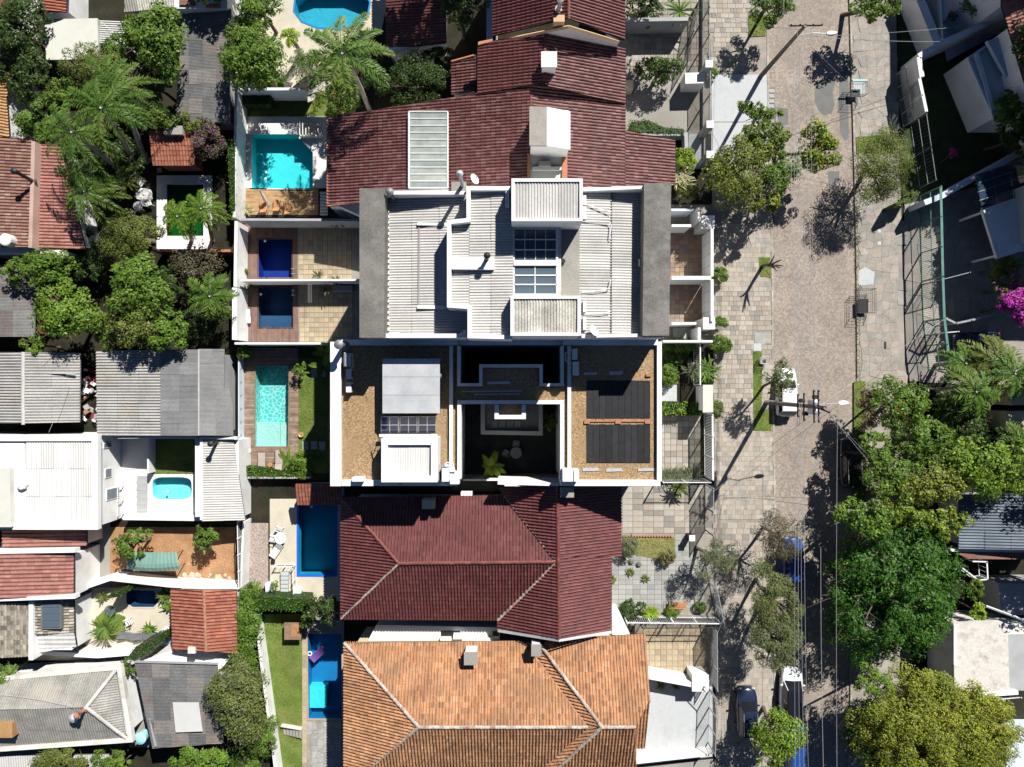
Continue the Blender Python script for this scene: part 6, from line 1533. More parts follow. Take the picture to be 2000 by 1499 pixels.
# top-left group
h = house('cream flat roof at the upper left under the trees', 'roof', (140, 80), 'shed')
pp('roof_slab', [(87, 38), (190, 36), (192, 112), (130, 117), (90, 117)], 3.2, 3.0, 'offwhite', h); pp('wall', px_rect(94, 44, 186, 112), 3.0, 0, 'wall_grey', h)
PG = thing('pergola', 'white slatted pergola beside the cream flat roof', 'pergola', W(215, 60, 0))
for i in range(11): q = MB(); q.path([(194, 41 + i * 4.2), (243, 43 + i * 4.2)], 3.1, .06, 2.98, 3.1); q.build('slat', 'white', PG)
for x in (196, 242):
    q = MB(); q.path([(x, 40), (x, 86)], 3.0, .1, 2.8, 2.97); q.build('beam', 'white', PG)
    for y in (42, 84): p = W(x, y, 2.8); q = MB(); q.box((p.x, p.y, 1.4), (.1, .1, 2.8)); q.build('post', 'white', PG)
h = house('long dark slate-grey sheet roof at the upper left', 'shed', (395, 130), 'shed')
corr_slope(h, [(358, 24), (451, 18), (447, 240), (342, 236)], [(358, 24, 3.0), (343, 236, 3.0), (447, 130, 3.5)], 'sheet_slate', .12, .014, sw=10, sl=1.4, force=(1, 0)); pp('wall', px_rect(360, 30, 440, 230), 2.8, 0, 'wall_grey', h)
h = house('white parapet building with a rusty hatch at the top edge', 'building', (400, 5), 'building')
pp('wall', px_rect(340, -60, 444, 17), 3.8, 0, 'white', h); pp('rusty_hatch', px_rect(350, -12, 380, 10), 3.95, 3.8, 'tile_brown', h); pp('roof_block', px_rect(402, 7, 428, 14), 4.0, 3.8, 'pot', h)
h = house('ribbed pale roof at the top edge under the dark tree', 'shed', (295, 5), 'shed'); corr_slope(h, [(245, -50), (345, -50), (345, 16), (243, 24)], [(250, 24, 3.2), (340, 18, 3.2), (300, -30, 3.7)], 'sheet_aged', .2, .035)
pp('wall', px_rect(250, -40, 338, 12), 3.0, 0, 'wall_grey', h)
h = house('orange-red tiled roof corner at the top left edge', 'house', (90, 0)); tile_slope(h, [(62, -60), (132, -60), (130, 24), (86, 22)], [(130, -40, 3.5), (130, 20, 3.5), (62, 0, 4.2)], 'tile_red', force=(1, 0)); pp('wall', px_rect(70, -50, 124, 16), 3.3, 0, 'white', h)
h = house('orange tiled hip roof at the top left corner', 'house', (10, 20)); tile_slope(h, [(-60, -60), (36, -60), (22, 52), (-60, 52)], [(0, 50, 3.5), (20, 50, 3.5), (10, -10, 4.4)], 'tile_red', force=(0, 1)); pp('wall', px_rect(-60, -50, 18, 44), 3.3, 0, 'white', h)
h = house('narrow ochre tiled roof with a white window wall at the left edge', 'house', (10, 190))
tile_slope(h, [(-60, 115), (24, 135), (12, 192), (20, 268), (-60, 268)], [(22, 150, 4.0), (20, 260, 4.0), (-60, 200, 4.8)], 'tile_ochre', force=(1, 0)) if False else None
tile_slope(h, [(-60, 112), (26, 130), (14, 190), (-60, 190)], [(22, 150, 4.2), (16, 188, 4.2), (-60, 160, 5.0)], 'tile_ochre', force=(1, .1)); tile_slope(h, [(-60, 190), (13, 190), (19, 268), (-60, 268)], [(13, 190, 4.2), (19, 268, 4.2), (-60, 230, 5.0)], 'tile_ochre', force=(1, -.1))
pp('wall', [(-60, 120), (22, 140), (12, 192), (18, 264), (-60, 264)], 3.9, 0, 'white', h)
ewall(h, 17, 3.9, [(228, 262, 1.2, 2.6, 'window')])
h = house('weathered brown-pink tiled roof at the left edge', 'house', (30, 370))
tile_slope(h, [(-70, 268), (64, 272), (58, 483), (-70, 483)], [(64, 290, 4.0), (60, 470, 4.0), (-70, 370, 4.9)], 'tile_brown', .26, .4, .08, force=(1, 0)); pp('wall', px_rect(-70, 276, 56, 476), 3.8, 0, 'white', h)
h = house('salmon tiled roof stretching under the palms', 'house', (110, 380))
tile_slope(h, [(66, 282), (118, 284), (168, 488), (60, 484)], [(66, 300, 3.7), (62, 470, 3.7), (160, 400, 3.2)], 'tile_salmon', .27, .4, .075, force=(1, 0)); pp('wall', [(72, 290), (112, 290), (158, 480), (68, 478)], 3.1, 0, 'white', h)
wall_thing([(64, 276), (58, 484)], 4.5, .3, 0, 4.45, 'pink_wall', 'pale salmon party wall between the two left tiled roofs')
vent_pipe(66, 355, 4.3, 1.7, .14, 'dark leaning flue on the party wall of the left tiled roofs', 'metal_dark', lean=(-.3, .3))
lathe_thing('roof_vent', 'white plastered vent drum at the bottom of the brown tiled roof', 'vent', 26, 473, 4.0, [(.5, 0), (.5, .9), (.42, .95)], 'white_dirty')
wall_thing([(-40, 487), (76, 487), (118, 494)], 3.9, .5, 0, 3.4, 'white', 'white wall below the left tiled roofs')
h = house('dark patched sheet roof at the left edge between the trees', 'shed', (30, 580), 'shed')
corr_slope(h, [(-60, 515), (66, 520), (68, 658), (-60, 658)], [(68, 530, 2.8), (68, 650, 2.8), (-60, 590, 3.2)], 'sheet_dark', .12, .014, sw=9, sl=2.2); pp('wall', px_rect(-60, 524, 60, 650), 2.6, 0, 'brick_wall', h)
h = house('small orange tiled garden roof under the bougainvillea', 'shed', (335, 290), 'shed')
tile_slope(h, [(291, 256), (386, 254), (380, 324), (298, 324)], [(298, 324, 2.4), (380, 324, 2.4), (335, 256, 3.0)], 'tile_red', .26, .4, .075, force=(0, 1)); pp('wall', px_rect(304, 262, 374, 318), 2.3, 0, 'brick_wall', h)
slab_box(px_rect(320, 246, 356, 263), 3.4, 2.0, 'concrete', 'grey concrete block in the plants above the orange garden roof', 'concrete_block', 'block')
h = house('thin strip of orange tiles at the south wall of the gravel-roofed house', 'roof', (590, 960), 'tiled_canopy')
tile_slope(h, [(578, 945), (665, 945), (665, 986), (580, 986)], [(580, 986, 2.3), (660, 986, 2.3), (620, 945, 2.9)], 'tile_red', .26, .4, .08, force=(0, 1)); pp('wall', px_rect(585, 950, 660, 975), 2.2, 0, 'white', h)
h = house('small wooden shed roof with brick edge on the lawn', 'shed', (575, 1232), 'shed')
pp('wall', px_rect(560, 1222, 586, 1246), .9, 0, 'brick_wall', h); pp('top_frame', px_rect(555, 1217, 588, 1250), 1.0, .88, 'deck_weathered', h); pp('inner_board', px_rect(568, 1220, 586, 1244), 1.03, 1.0, 'wood', h)
for i in range(6):
    q = [(553 + i * 6, 1421 + i * 1.2), (558 + i * 6, 1422 + i * 1.2), (559 + i * 6, 1436 + i * 1.5), (554 + i * 6, 1434 + i * 1.5)]
    pp('lawn_step', q, .12 + .05 * i, .05, 'concrete', None, kind='structure')
mb = MB(); mb.path([(548, 1419), (588, 1426)], .5, .1, .05, .5); mb.build('step_wall', 'white_dirty', None, label='short pale retaining edge above the lawn steps', cat='wall')

# ================================================================== STREET FRONTS
# north tiled house front
fence([(1387, -40), (1386, 120)], 2.5, 2.5, 'grey street fence in front of the top tiled house', 'fence_grey', .12, 2.2, plinth=.4)
fence([(1388, 130), (1388, 236)], 2.5, 2.5, 'grey street fence between the upper two white capped piers', 'fence_grey', .12, 2.2, plinth=.3)
fence([(1390, 248), (1390, 298)], 2.5, 2.5, 'short grey street fence between the lower two white capped piers', 'fence_grey', .12, 2.2, plinth=.3)
for (y, n_) in ((125, 'uppermost'), (243, 'middle'), (302, 'lowest')): pier(1385 + (y > 200) * 2, y, 0, .5, 2.7, n_ + ' white capped pier of the street fence by the north house', 'wall_grey', group='fence piers of the north house')
wall_thing([(1342, 147), (1380, 146)], 2.4, .9, 0, 1.8, 'white', 'white wall box behind the uppermost fence pier')
wall_thing([(1222, 38), (1345, 36)], 2.2, .3, 0, 2.1, 'wall_grey', 'grey garden wall crossing the forecourt at the top')
wall_thing([(1222, 158), (1240, 158)], 2.0, .7, 0, 1.3, 'cream', 'short cream wall beside the tiled house front')
wall_thing([(1250, 262), (1340, 262), (1341, 290)], 1.0, .3, 0, 1.0, 'wall_grey', 'low grey wall edging the hedge by the maroon roof')
fence([(1366, 0), (1344, 120)], 2.0, 2.0, 'thin dark gate standing open in the top forecourt', 'fence_dark', .14, 2.2, bar=.02)
pp('driveway', px_rect(1342, 262, 1372, 330), .1, .03, 'pale_concrete', None, kind='structure')
# white building front
def front_gate(x, y0, y1, zt, lab, n=4):
    g = thing('garage_gate', lab, 'gate', W(x, (y0 + y1) / 2, 0))
    for i in range(n):
        a = y0 + (y1 - y0) * i / n + .5; b = y0 + (y1 - y0) * (i + 1) / n - .5
        mb = MB(); mb.path([(x, a), (x, b)], zt, .12, .05, zt - .1); mb.build('gate_panel', 'white', g)
    mb = MB(); mb.path([(x, y0), (x, y1)], zt, .22, zt - .1, zt); mb.build('top_rail', 'white_clean', g)
    mb = MB(); mb.path([(x - 14, y0), (x - 14, y1)], .4, .1, .03, .1); mb.build('floor_track', 'metal_grey', g); return g
front_gate(1391, 447, 540, 2.9, 'upper white panelled garage gate of the white flat-roofed building'); front_gate(1391, 546, 628, 2.9, 'lower white panelled garage gate of the white flat-roofed building')
wall_thing([(1312, 543), (1388, 543)], 2.9, .30, 0, 2.9, 'white', 'white wall between the two garage courts')
wall_thing([(1312, 441), (1350, 441)], 2.4, .2, 0, 2.4, 'white', 'short white wall north of the upper garage court')
wall_thing([(1312, 632), (1360, 632)], 2.4, .2, 0, 2.4, 'white', 'short white wall south of the lower garage court')
wall_thing([(1295, 667), (1392, 667)], 2.6, .18, 0, 2.6, 'white', 'long thin white wall dividing the garage court from the planted front yard')
wall_thing([(1366, 405), (1366, 432)], 2.6, .25, 0, 2.6, 'white', 'white wall stub north of the upper garage gate'); wall_thing([(1366, 640), (1366, 664)], 2.6, .25, 0, 2.6, 'white', 'white wall stub south of the lower garage gate')
pier(1383, 434, 0, 1.0, 2.6, 'wide white pier at the north end of the upper garage gate', 'white_dirty'); pier(1385, 632, 0, .9, 2.7, 'wide white pier at the south end of the lower garage gate', 'white_dirty')
wall_thing([(1312, 409), (1355, 409)], 2.4, .2, 0, 2.2, 'wall_blue', 'pale wall beside the tree north of the garages')
slab_box([(1316, 640), (1350, 640), (1350, 655), (1340, 663), (1316, 663)], .3, .03, 'step_stone', 'low green-grey slab in the corner by the lower garage', 'floor_slab', 'slab')
# gravel house front
fence([(1368, 670), (1368, 752)], 2.2, 2.2, 'white-railed fence line across the planted front yard', 'fence_white', .16, 1.8, bar=.02, rail_w=.09)
h = house('white flat-topped gatehouse on the sidewalk edge', 'gatehouse', (1383, 780), 'gatehouse')
pp('canopy_slab', px_rect(1373, 752, 1393, 806), 2.8, 2.6, 'offwhite', h); pp('wall', px_rect(1375, 755, 1391, 803), 2.55, 0, 'white', h)
fence([(1392, 810), (1393, 938)], 2.6, 2.6, 'long slatted street fence in front of the tiled forecourt', 'fence_white', .13, 2.0, bar=.035, rail_w=.14)
fence([(1296, 943), (1388, 943)], 2.4, 2.4, 'pale railing between the ornamental grass and the open driveway', 'fence_white', .16, 1.8, bar=.02)
# maroon house front
fence([(1394, 955), (1394, 1048)], 2.6, 2.6, 'street gate bars in front of the shadow-striped driveway', 'fence_grey', .13, 1.6, bar=.03)
fence([(1394, 1115), (1418, 1235)], 2.4, 2.4, 'slanting street railing in front of the paved garden', 'fence_grey', .14, 1.5, bar=.02)
fence([(1225, 1217), (1408, 1219)], 2.0, 2.0, 'white railing along the south side of the paved garden', 'fence_white', .17, 1.8, bar=.022, rail_w=.08, plinth=.4)
fence([(1401, 1236), (1402, 1350)], 2.6, 2.6, 'dark street gate in front of the orange house driveway', 'fence_grey', .12, 1.6, bar=.03)
fence([(1378, 1345), (1402, 1370), (1398, 1478)], 2.4, 2.3, 'thin street railing around the pale patio', 'fence_grey', .2, 1.4, bar=.02)
fence([(1255, 1228), (1400, 1227)], 2.2, 2.2, 'dark railing between the two lower driveways', 'fence_dark', .14, 1.8, bar=.02)
wall_thing([(1266, 1322), (1352, 1338)], 1.9, .4, 0, 1.9, 'white', 'white wall with small plants between the driveway and pale patio')
pier(1368, 1335, 0, 1.3, 2.0, 'broad white pier at the corner of the pale patio', 'white')
wall_thing([(1240, 1492), (1386, 1476)], 1.4, .2, 0, 1.3, 'white', 'white wall at the bottom edge of the pale patio')
for i in range(17):
    c = W(1224 + i * 5.4, 1047.5, 0); mb = MB(); mb.lathe((c.x, c.y, .03), [(.1, 0), (.1, .13), (.06, .17)], 8); mb.build('brick', 'fascia', None, label='small edging brick in the scalloped row above the dry lawn bed', cat='brick', group='edging bricks')
BN = thing('garden_bench', 'orange-brown wooden bench on the paved garden', 'bench', W(1324, 1183, 0))
for i in range(4): q = MB(); q.path([(1307, 1178 + i * 2.4), (1341, 1178 + i * 2.4)], .45, .085, .41, .45); q.build('seat_slat', 'wood_orange', BN)
for i in range(2): q = MB(); q.path([(1307, 1189 + i * .6), (1341, 1189 + i * .6)], .8, .03, .55 + i * .18, .68 + i * .18); q.build('back_slat', 'wood_orange', BN)
for x in (1309, 1339):
    for y in (1178, 1187): c = W(x, y, .4); q = MB(); q.box((c.x, c.y, .2), (.06, .06, .4)); q.build('leg', 'wood_orange', BN)
pier(1352, 1052, 0, .4, 1.3, 'dark mailbox pillar beside the garden path', 'metal_dark')
# ---- east side fences and buildings
h = house('white house with a salmon tiled roof, blue in the shade, at the upper right corner', 'house', (1960, 120))
pp('wall', [(1890, 112), (1966, 60), (2100, 10), (2150, 230), (1940, 232)], 3.2, 0, 'white', h)
pp('wall', [(1990, 40), (2100, 0), (2160, 300), (2050, 270)], 6.2, 3.2, 'white', h)
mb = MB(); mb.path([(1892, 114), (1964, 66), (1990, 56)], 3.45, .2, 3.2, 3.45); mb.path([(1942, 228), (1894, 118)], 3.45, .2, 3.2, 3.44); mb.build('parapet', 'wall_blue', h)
for q in ([(1948, 118), (1966, 112), (1990, 168), (1972, 176)], [(1955, 188), (1988, 186), (1990, 222), (1962, 226)]): pp('roof_light', q, 3.45, 3.2, 'glass_grey', h)
pp('ledge', [(1904, 106), (1912, 102), (1945, 214), (1937, 218)], 3.5, 3.2, 'white_clean', h)
pp('canopy', [(1928, 80), (1956, 72), (1992, 140), (1966, 150)], 3.9, 3.6, 'wall_blue', h)
tile_slope(h, [(1956, 12), (2190, -90), (2270, 240), (2055, 340)], [(1957, 20, 6.6), (2000, 160, 6.6), (2150, 60, 8.2)], 'tile_salmon', .28, .42, .08)
tile_slope(h, [(1960, -260), (2150, -260), (2190, -90), (1956, 12)], [(1957, 10, 6.6), (1960, -160, 6.6), (2090, -60, 7.8)], 'tile_salmon', .28, .42, .08)
h = house('unseen tall white block added beyond the top right corner to shade the yard', 'building', (1900, -120), 'building')  # unseen block, added out of frame to shade the corner yard
pp('wall', [(1972, -330), (2350, -330), (2350, -70), (2010, -30), (1975, -70)], 8.0, 0, 'white', h); pp('roof_slab', [(1968, -334), (2354, -334), (2354, -66), (2008, -26), (1970, -68)], 8.3, 8.0, 'concrete', h)
h = house('unseen tall house added beyond the right edge to shade the forecourts', 'building', (2080, 450), 'building')  # unseen house, added out of frame to throw shade on the forecourts
pp('wall', [(2085, 330), (2300, 320), (2300, 450), (2095, 450)], 8.5, 0, 'wall_grey', h)
wall_thing([(1790, -30), (1836, 84)], 2.4, .7, 0, 2.2, 'white', 'white slanted garden wall at the top right, blue in shade')
wall_thing([(1795, 110), (1840, 84), (1965, 28)], 2.6, .45, 0, 2.6, 'white', 'white garden wall turning at the lattice gate, blue in shade')
wall_thing([(1795, 112), (1801, 150)], 2.6, .4, 0, 2.6, 'white', 'short white wall return beside the lattice gate')
wall_thing([(1835, -20), (1842, 78)], 2.4, .1, 0, 2.4, 'metal_light', 'thin bright metal rail wall at the top right porch')
fence([(1796, 152), (1810, 218)], 2.6, 2.6, 'white louvred gate in the shaded garden wall', 'fence_white', .12, 1.6, bar=.05, rail_w=.25)
fence([(1769, 132), (1784, 236)], 1.6, 1.6, 'dark lattice driveway gate in the shade of the upper right house', 'fence_grey', .11, 1.2, bar=.02)
fence([(1810, 222), (1829, 352)], 2.4, 2.4, 'thin wire fence with white rail beside the red flower', 'fence_grey', .3, 2.4, bar=.01, rails=3, post_w=.04, rail_w=.03)
fence([(1838, 364), (1842, 540), (1845, 622), (1857, 722)], 3.0, 3.0, 'tall green-grey steel gate frame along the east forecourts', 'fence_green', .16, 2.6, bar=.02, rail_w=.2, rails=3)
fence([(1842, 546), (1896, 532)], 3.0, 2.9, 'side railing running from the green gate frame towards the canopy', 'fence_grey', .16, 1.6, bar=.02)
fence([(1848, 622), (1868, 632), (1960, 612)], 2.8, 2.8, 'kinked railing ending near the bougainvillea', 'fence_grey', .16, 1.5, bar=.025, rail_w=.16)
fence([(1846, 650), (1872, 648)], 2.8, 2.8, 'short pale railing above the palms', 'fence_white', .16, 1.5, bar=.025)
fence([(1822, 760), (1870, 758)], 2.0, 2.0, 'small rusty gate above the dark hedge', 'fence_grey', .16, 1.5)
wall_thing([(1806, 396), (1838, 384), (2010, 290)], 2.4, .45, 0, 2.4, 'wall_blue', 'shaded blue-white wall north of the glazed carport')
h = house('carport with a dark blue glazed roof and a white slab, at the right edge', 'carport', (1960, 400), 'carport')
pp('roof_slab', [(1918, 410), (2060, 360), (2060, 470), (1948, 506)], 3.3, 3.05, 'white', h)
for p in ((1920, 415), (1946, 500), (1908, 345)): c = W(p[0], p[1], 3.0); q = MB(); q.box((c.x, c.y, 1.5), (.16, .16, 3.0)); q.build('post', 'white', h)
for j in range(4):
    for i in range(5):
        def GQ(u, v): return ((1 - v) * (1903 + 170 * u) + v * (1917 + 160 * u), (1 - v) * (343 - 56 * u) + v * (408 - 52 * u))
        u0, u1, v0, v1 = i / 5 + .008, (i + 1) / 5 - .008, j / 4 + .01, (j + 1) / 4 - .01
        pp('pane', [GQ(u0, v0), GQ(u1, v0), GQ(u1, v1), GQ(u0, v1)], 3.15, 3.1, 'glass_blue', h)
mb = MB()
for j in range(5):
    a = ((1903 + (1917 - 1903) * j / 4), (343 + 65 * j / 4)); b = (2073 + 4 * j / 4, 287 + 69 * j / 4); mb.path([a, b], 3.2, .06, 3.08, 3.2)
mb.build('glazing_bars', 'metal_grey', h)
h = house('cream wall block behind the palms at the right edge', 'building', (1990, 790), 'building')
pp('wall', [(1964, 805), (2080, 800), (2080, 850), (1964, 842)], 3.2, 0, 'cream', h); pp('wall', [(1972, 752), (2080, 748), (2080, 790), (1976, 792)], 3.4, 0, 'cream', h)
h = house('dark blue-grey ribbed roof at the right edge between the big trees', 'shed', (1940, 1020), 'shed')
corr_slope(h, [(1873, 966), (2080, 968), (2080, 1076), (1872, 1072)], [(1873, 980, 3.4), (1873, 1060, 3.4), (2000, 1020, 4.0)], 'sheet_blue', .24, .05); pp('wall', px_rect(1880, 974, 2080, 1066), 3.2, 0, 'wall_grey', h)
pp('tiled_ledge', [(1858, 1076), (2060, 1078), (2060, 1094), (1892, 1092)], 3.0, 2.8, 'tile_brown', h)
mb = MB(); mb.path([(1856, 1075), (2040, 1077)], 3.1, .2, 2.7, 3.15); mb.build('white_ledge', 'white', h)
fence([(1880, 1110), (1912, 1134), (1930, 1132), (1928, 1098), (1900, 1097)], 2.8, 1.2, 'white rail frame beside the ribbed roof', 'fence_white', .3, 1.2, zb=1.6, rail_w=.1)
h = house('weathered white flat roof at the lower right beyond the big tree', 'building', (1920, 1290), 'building')
pp('wall', [(1864, 1222), (2060, 1218), (2060, 1352), (1864, 1345)], 3.6, 0, 'white_dirty', h)
pp('roof_slab', [(1862, 1218), (1968, 1210), (1972, 1350), (1915, 1362), (1864, 1340)], 3.9, 3.6, 'old_slab', h)
pp('lower_roof_slab', [(1968, 1240), (2080, 1236), (2080, 1352), (1972, 1348)], 3.65, 3.5, 'wall_grey', h)
mb = MB(); mb.path([(1866, 1222), (1866, 1300)], 4.1, .25, 3.6, 4.1); mb.path([(1910, 1360), (1990, 1354)], 4.1, .3, 3.6, 4.05); mb.build('parapet', 'white', h)
for y in (1240, 1280): pass
fence([(1925, 1372), (1998, 1365)], 2.8, 2.6, 'white railing below the weathered flat roof', 'fence_white', .16, 1.8, bar=.025)
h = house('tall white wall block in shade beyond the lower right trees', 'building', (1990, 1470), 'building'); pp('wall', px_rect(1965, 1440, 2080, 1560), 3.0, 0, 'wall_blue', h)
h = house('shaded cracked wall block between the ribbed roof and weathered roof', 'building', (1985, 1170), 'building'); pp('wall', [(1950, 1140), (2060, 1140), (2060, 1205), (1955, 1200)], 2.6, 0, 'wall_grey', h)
mb = MB(); mb.tube([W(1925, 1184, 4.4), W(2010, 1215, 4.6)], .1, 7); mb.build('steel_pole', 'metal_light', None, label='long pale metal pole lying above the shaded wall at the right edge', cat='pole')
# bins, planters
def bin_cage(px, py, w, d, hgt, lab, m='fence_green', lid=None):
    c = W(px, py, hgt); r = thing('waste_cage', lab, 'waste bin', (c.x, c.y, .12)); z0 = .12 + hgt * .35
    mb = MB()
    for x in (-w / 2, w / 2):
        for y in (-d / 2, d / 2): mb.tube([(c.x + x, c.y + y, z0), (c.x + x * 1.12, c.y + y * 1.12, .12 + hgt)], .025, 5)
    for k in range(4):
        z = z0 + (hgt * .65) * k / 3; s = 1 + .12 * k / 3
        q = [(c.x - w / 2 * s, c.y - d / 2 * s, z), (c.x + w / 2 * s, c.y - d / 2 * s, z), (c.x + w / 2 * s, c.y + d / 2 * s, z), (c.x - w / 2 * s, c.y + d / 2 * s, z)]; mb.tube(q + [q[0]], .018, 4)
    mb.build('cage_frame', m, r)
    g = MB()
    for i in range(9):
        x = -w / 2 + w * i / 8
        for y in (-d / 2, d / 2): g.tube([(c.x + x, c.y + y, z0), (c.x + x * 1.12, c.y + y * 1.12, .12 + hgt)], .008, 3)
        yy = -d / 2 + d * i / 8
        for xx in (-w / 2, w / 2): g.tube([(c.x + xx, c.y + yy, z0), (c.x + xx * 1.12, c.y + yy * 1.12, .12 + hgt)], .008, 3)
        g.tube([(c.x + x, c.y - d / 2, z0), (c.x + x, c.y + d / 2, z0)], .008, 3)
    g.build('mesh_bars', m, r)
    b = MB(); b.prism([(c.x - w / 3, c.y - d / 2), (c.x + w / 3, c.y - d / 2), (c.x + w / 3, c.y + d / 8), (c.x - w / 3, c.y + d / 8)], z0 - .03, z0); b.build('base_plate', 'metal_dark', r)
    p = MB()
    for x in (-w * .35, w * .35): p.tube([(c.x + x, c.y, .12), (c.x + x, c.y, z0)], .035, 6)
    p.build('legs', m, r)
    if lid: l = MB(); l.box((c.x, c.y + d * .56, .12 + hgt), (w * 1.1, .12, .08)); l.build('lid_edge', lid, r)
bin_cage(1678, 172, 1.15, 1.05, 1.1, 'square waste cage with a mint green edge on the east sidewalk', 'metal_grey', 'plastic_aqua')
slab_box(px_rect(1663, 160, 1690, 188), .16, .12, 'pale_concrete', 'pale concrete pad under the square waste cage', 'concrete_pad', 'slab')
bin_cage(1693, 588, 1.3, 1.9, 1.1, 'large green-black wire waste basket on the east sidewalk', 'fence_dark')
bin_cage(1495, 704, .6, .55, .9, 'small pale wire basket beside the grass verge on the west sidewalk', 'fence_white')
for y, n_ in ((448, 'upper'), (472, 'lower')): slab_box(px_rect(1714, y, 1721, y + 7), .17, .15, 'pale_concrete', n_ + ' small square utility cover on the east sidewalk', 'utility_cover', 'cover')
slab_box(px_rect(1727, 668, 1731, 682), .17, .15, 'metal_dark', 'small dark broken drain cover on the east sidewalk', 'drain_cover', 'cover')
slab_box(px_rect(1474, 650, 1506, 670), .165, .13, 'slab_grey', 'large pale slab set into the west sidewalk near the waste basket', 'sidewalk_slab', 'slab')
slab_box(px_rect(1472, 671, 1487, 686), .17, .13, 'pale_concrete', 'small cream slab at the top end of the planted verge', 'sidewalk_slab', 'slab')
slab_box([(1676, 530), (1690, 522), (1708, 532), (1706, 556), (1676, 558)], .158, .13, 'pale_concrete', 'broken white cement patch on the east sidewalk above the wire waste basket', 'cement_patch', 'slab')
for i in range(7): slab_box([(1502, 174 + i * 10), (1512, 174 + i * 10), (1513, 181 + i * 10), (1503, 181 + i * 10)], .05, .027, 'metal_grey', 'grey grate bar of the gutter drain beside the driveway', 'drain_grate_bar', 'grate', group='drain grate bars')

# ---- stepping stones by the green pool and in the garden
for i, (x, y) in enumerate([(276, 293), (284, 303), (291, 313), (311, 332), (268, 283)]): slab_box([(x - 5, y - 4), (x + 4, y - 5), (x + 5, y + 4), (x - 4, y + 5)], .06, 0, 'step_stone', 'square grey stepping stone on the dark ground by the orange garden roof', 'stepping_stone', 'stone', group='stepping stones by the garden roof')
for i, (x, y) in enumerate([(596, 871), (613, 870), (629, 871), (613, 729), (630, 729)]): slab_box(px_rect(x - 6, y - 8, x + 6, y + 8), .08, 0, 'step_stone', 'grey stepping slab in the shaded grass beside the lap pool', 'stepping_stone', 'stone', group='stepping slabs by the lap pool')
for i in range(8): slab_box(px_rect(625, 375 + i * 6, 640, 379 + i * 6), .15 + .1 * (7 - i), .06, 'white', 'narrow white outdoor stair tread beside the tan deck', 'stair_tread', 'step', group='white stair treads by the deck')
for i in range(6): slab_box([(548 + i * 0, 1118 + i * 8), (563, 1118 + i * 8), (563, 1125 + i * 8), (548, 1125 + i * 8)], .5 - .06 * i, .05, 'pale_concrete', 'pale stair tread below the cream terrace', 'stair_tread', 'step', group='stair treads below the cream terrace')
fence([(535, 1108), (572, 1108), (573, 1165)], .9, .9, 'white handrail around the little stair below the cream terrace', 'fence_white', .3, 1.0, bar=.015)
slab_box(px_rect(571, 1150, 587, 1169), .6, .05, 'plastic_white', 'white cupboard beside the terrace stair', 'storage_box', 'box')
slab_box([(517, 1140), (529, 1138), (530, 1168), (520, 1170)], .6, 0, 'wall_blue', 'pale blue panel leaning in the plants by the stair', 'panel', 'panel')
slab_box(px_rect(529, 1094, 536, 1101), .25, .06, 'metal_dark', 'small dark box on the corner of the cream terrace', 'box', 'box')

# ---- furniture
plastic_chair(545, 1035, YZ, 2.7, 'white plastic chair above the round table on the cream terrace'); plastic_chair(533, 1051, YZ, 1.4, 'white plastic chair left of the round table on the cream terrace')
round_table(547, 1052, YZ, .5, 'white round plastic table on the cream terrace'); lounger(540, 1075, YZ, -.6, 'white slatted sun lounger on the cream terrace', 'plastic_white', 'plastic_white', L_=1.5, w=.55)
lounger(511, 905, YZ, math.pi, 'grey-brown sun lounger standing free on the lap pool deck', raise_=.2); lounger(545, 900, YZ, math.pi, 'grey-brown sun lounger half hidden by the agave leaves', raise_=.2)
round_table(527, 908, YZ, .22, 'small round wooden side table between the two grey-brown loungers', 'wood_orange', .4, 'side table', leg='wood')
for x, n_ in ((469, 'left'), (483, 'right')): 
    c = W(x, 882, .45); r_ = thing('pouf', n_ + ' white rounded stool at the west edge of the lap pool deck', 'stool', (c.x, c.y, .03)); mb = MB(); mb.box((c.x, c.y, .25), (.44, .42, .42)); mb.build('body', 'plastic_white', r_, bevel=.1)
for (x, y, l) in ((515, 405, 'left wooden deck chair on the tan deck'), (541, 402, 'middle wooden deck chair on the tan deck'), (562, 408, 'right wooden deck chair on the tan deck')): lounger(x, y, YZ, math.pi + R.uniform(-.2, .2), l, 'wood_orange', 'wood', L_=1.1, w=.55)
UM = thing('parasol', 'closed white parasol leaning over the tan deck', 'parasol', W(522, 400, YZ))
mb = MB(); mb.tube([W(522, 398, .1), W(508, 372, 2.1)], .025, 6); mb.build('pole', 'metal_light', UM)
mb = MB(); a_, b_ = W(518, 392, .7), W(506, 370, 2.1); mb.tube([a_, a_.lerp(b_, .3), a_.lerp(b_, .7), b_], [.17, .15, .09, .02], 8); mb.build('folded_cloth', 'fabric_white', UM)
mb = MB(); mb.lathe(W(523, 401, YZ), [(.25, 0), (.25, .05), (.06, .1)], 12); mb.build('base', 'metal_grey', UM)
for (x, y, l) in ((478, 611, 'upper white cloth-covered chair by the slate pool'), (479, 625, 'lower white cloth-covered chair by the slate pool')): lounger(x, y, YZ, math.pi / 2, l, 'fabric_white', 'metal_dark', L_=.95, w=.6)
round_table(269, 403, .05, .40, 'round grey-white garden table under the left palms', 'metal_light'); plastic_chair(290, 397, .05, -1.2, 'white garden chair right of the round table under the palms')
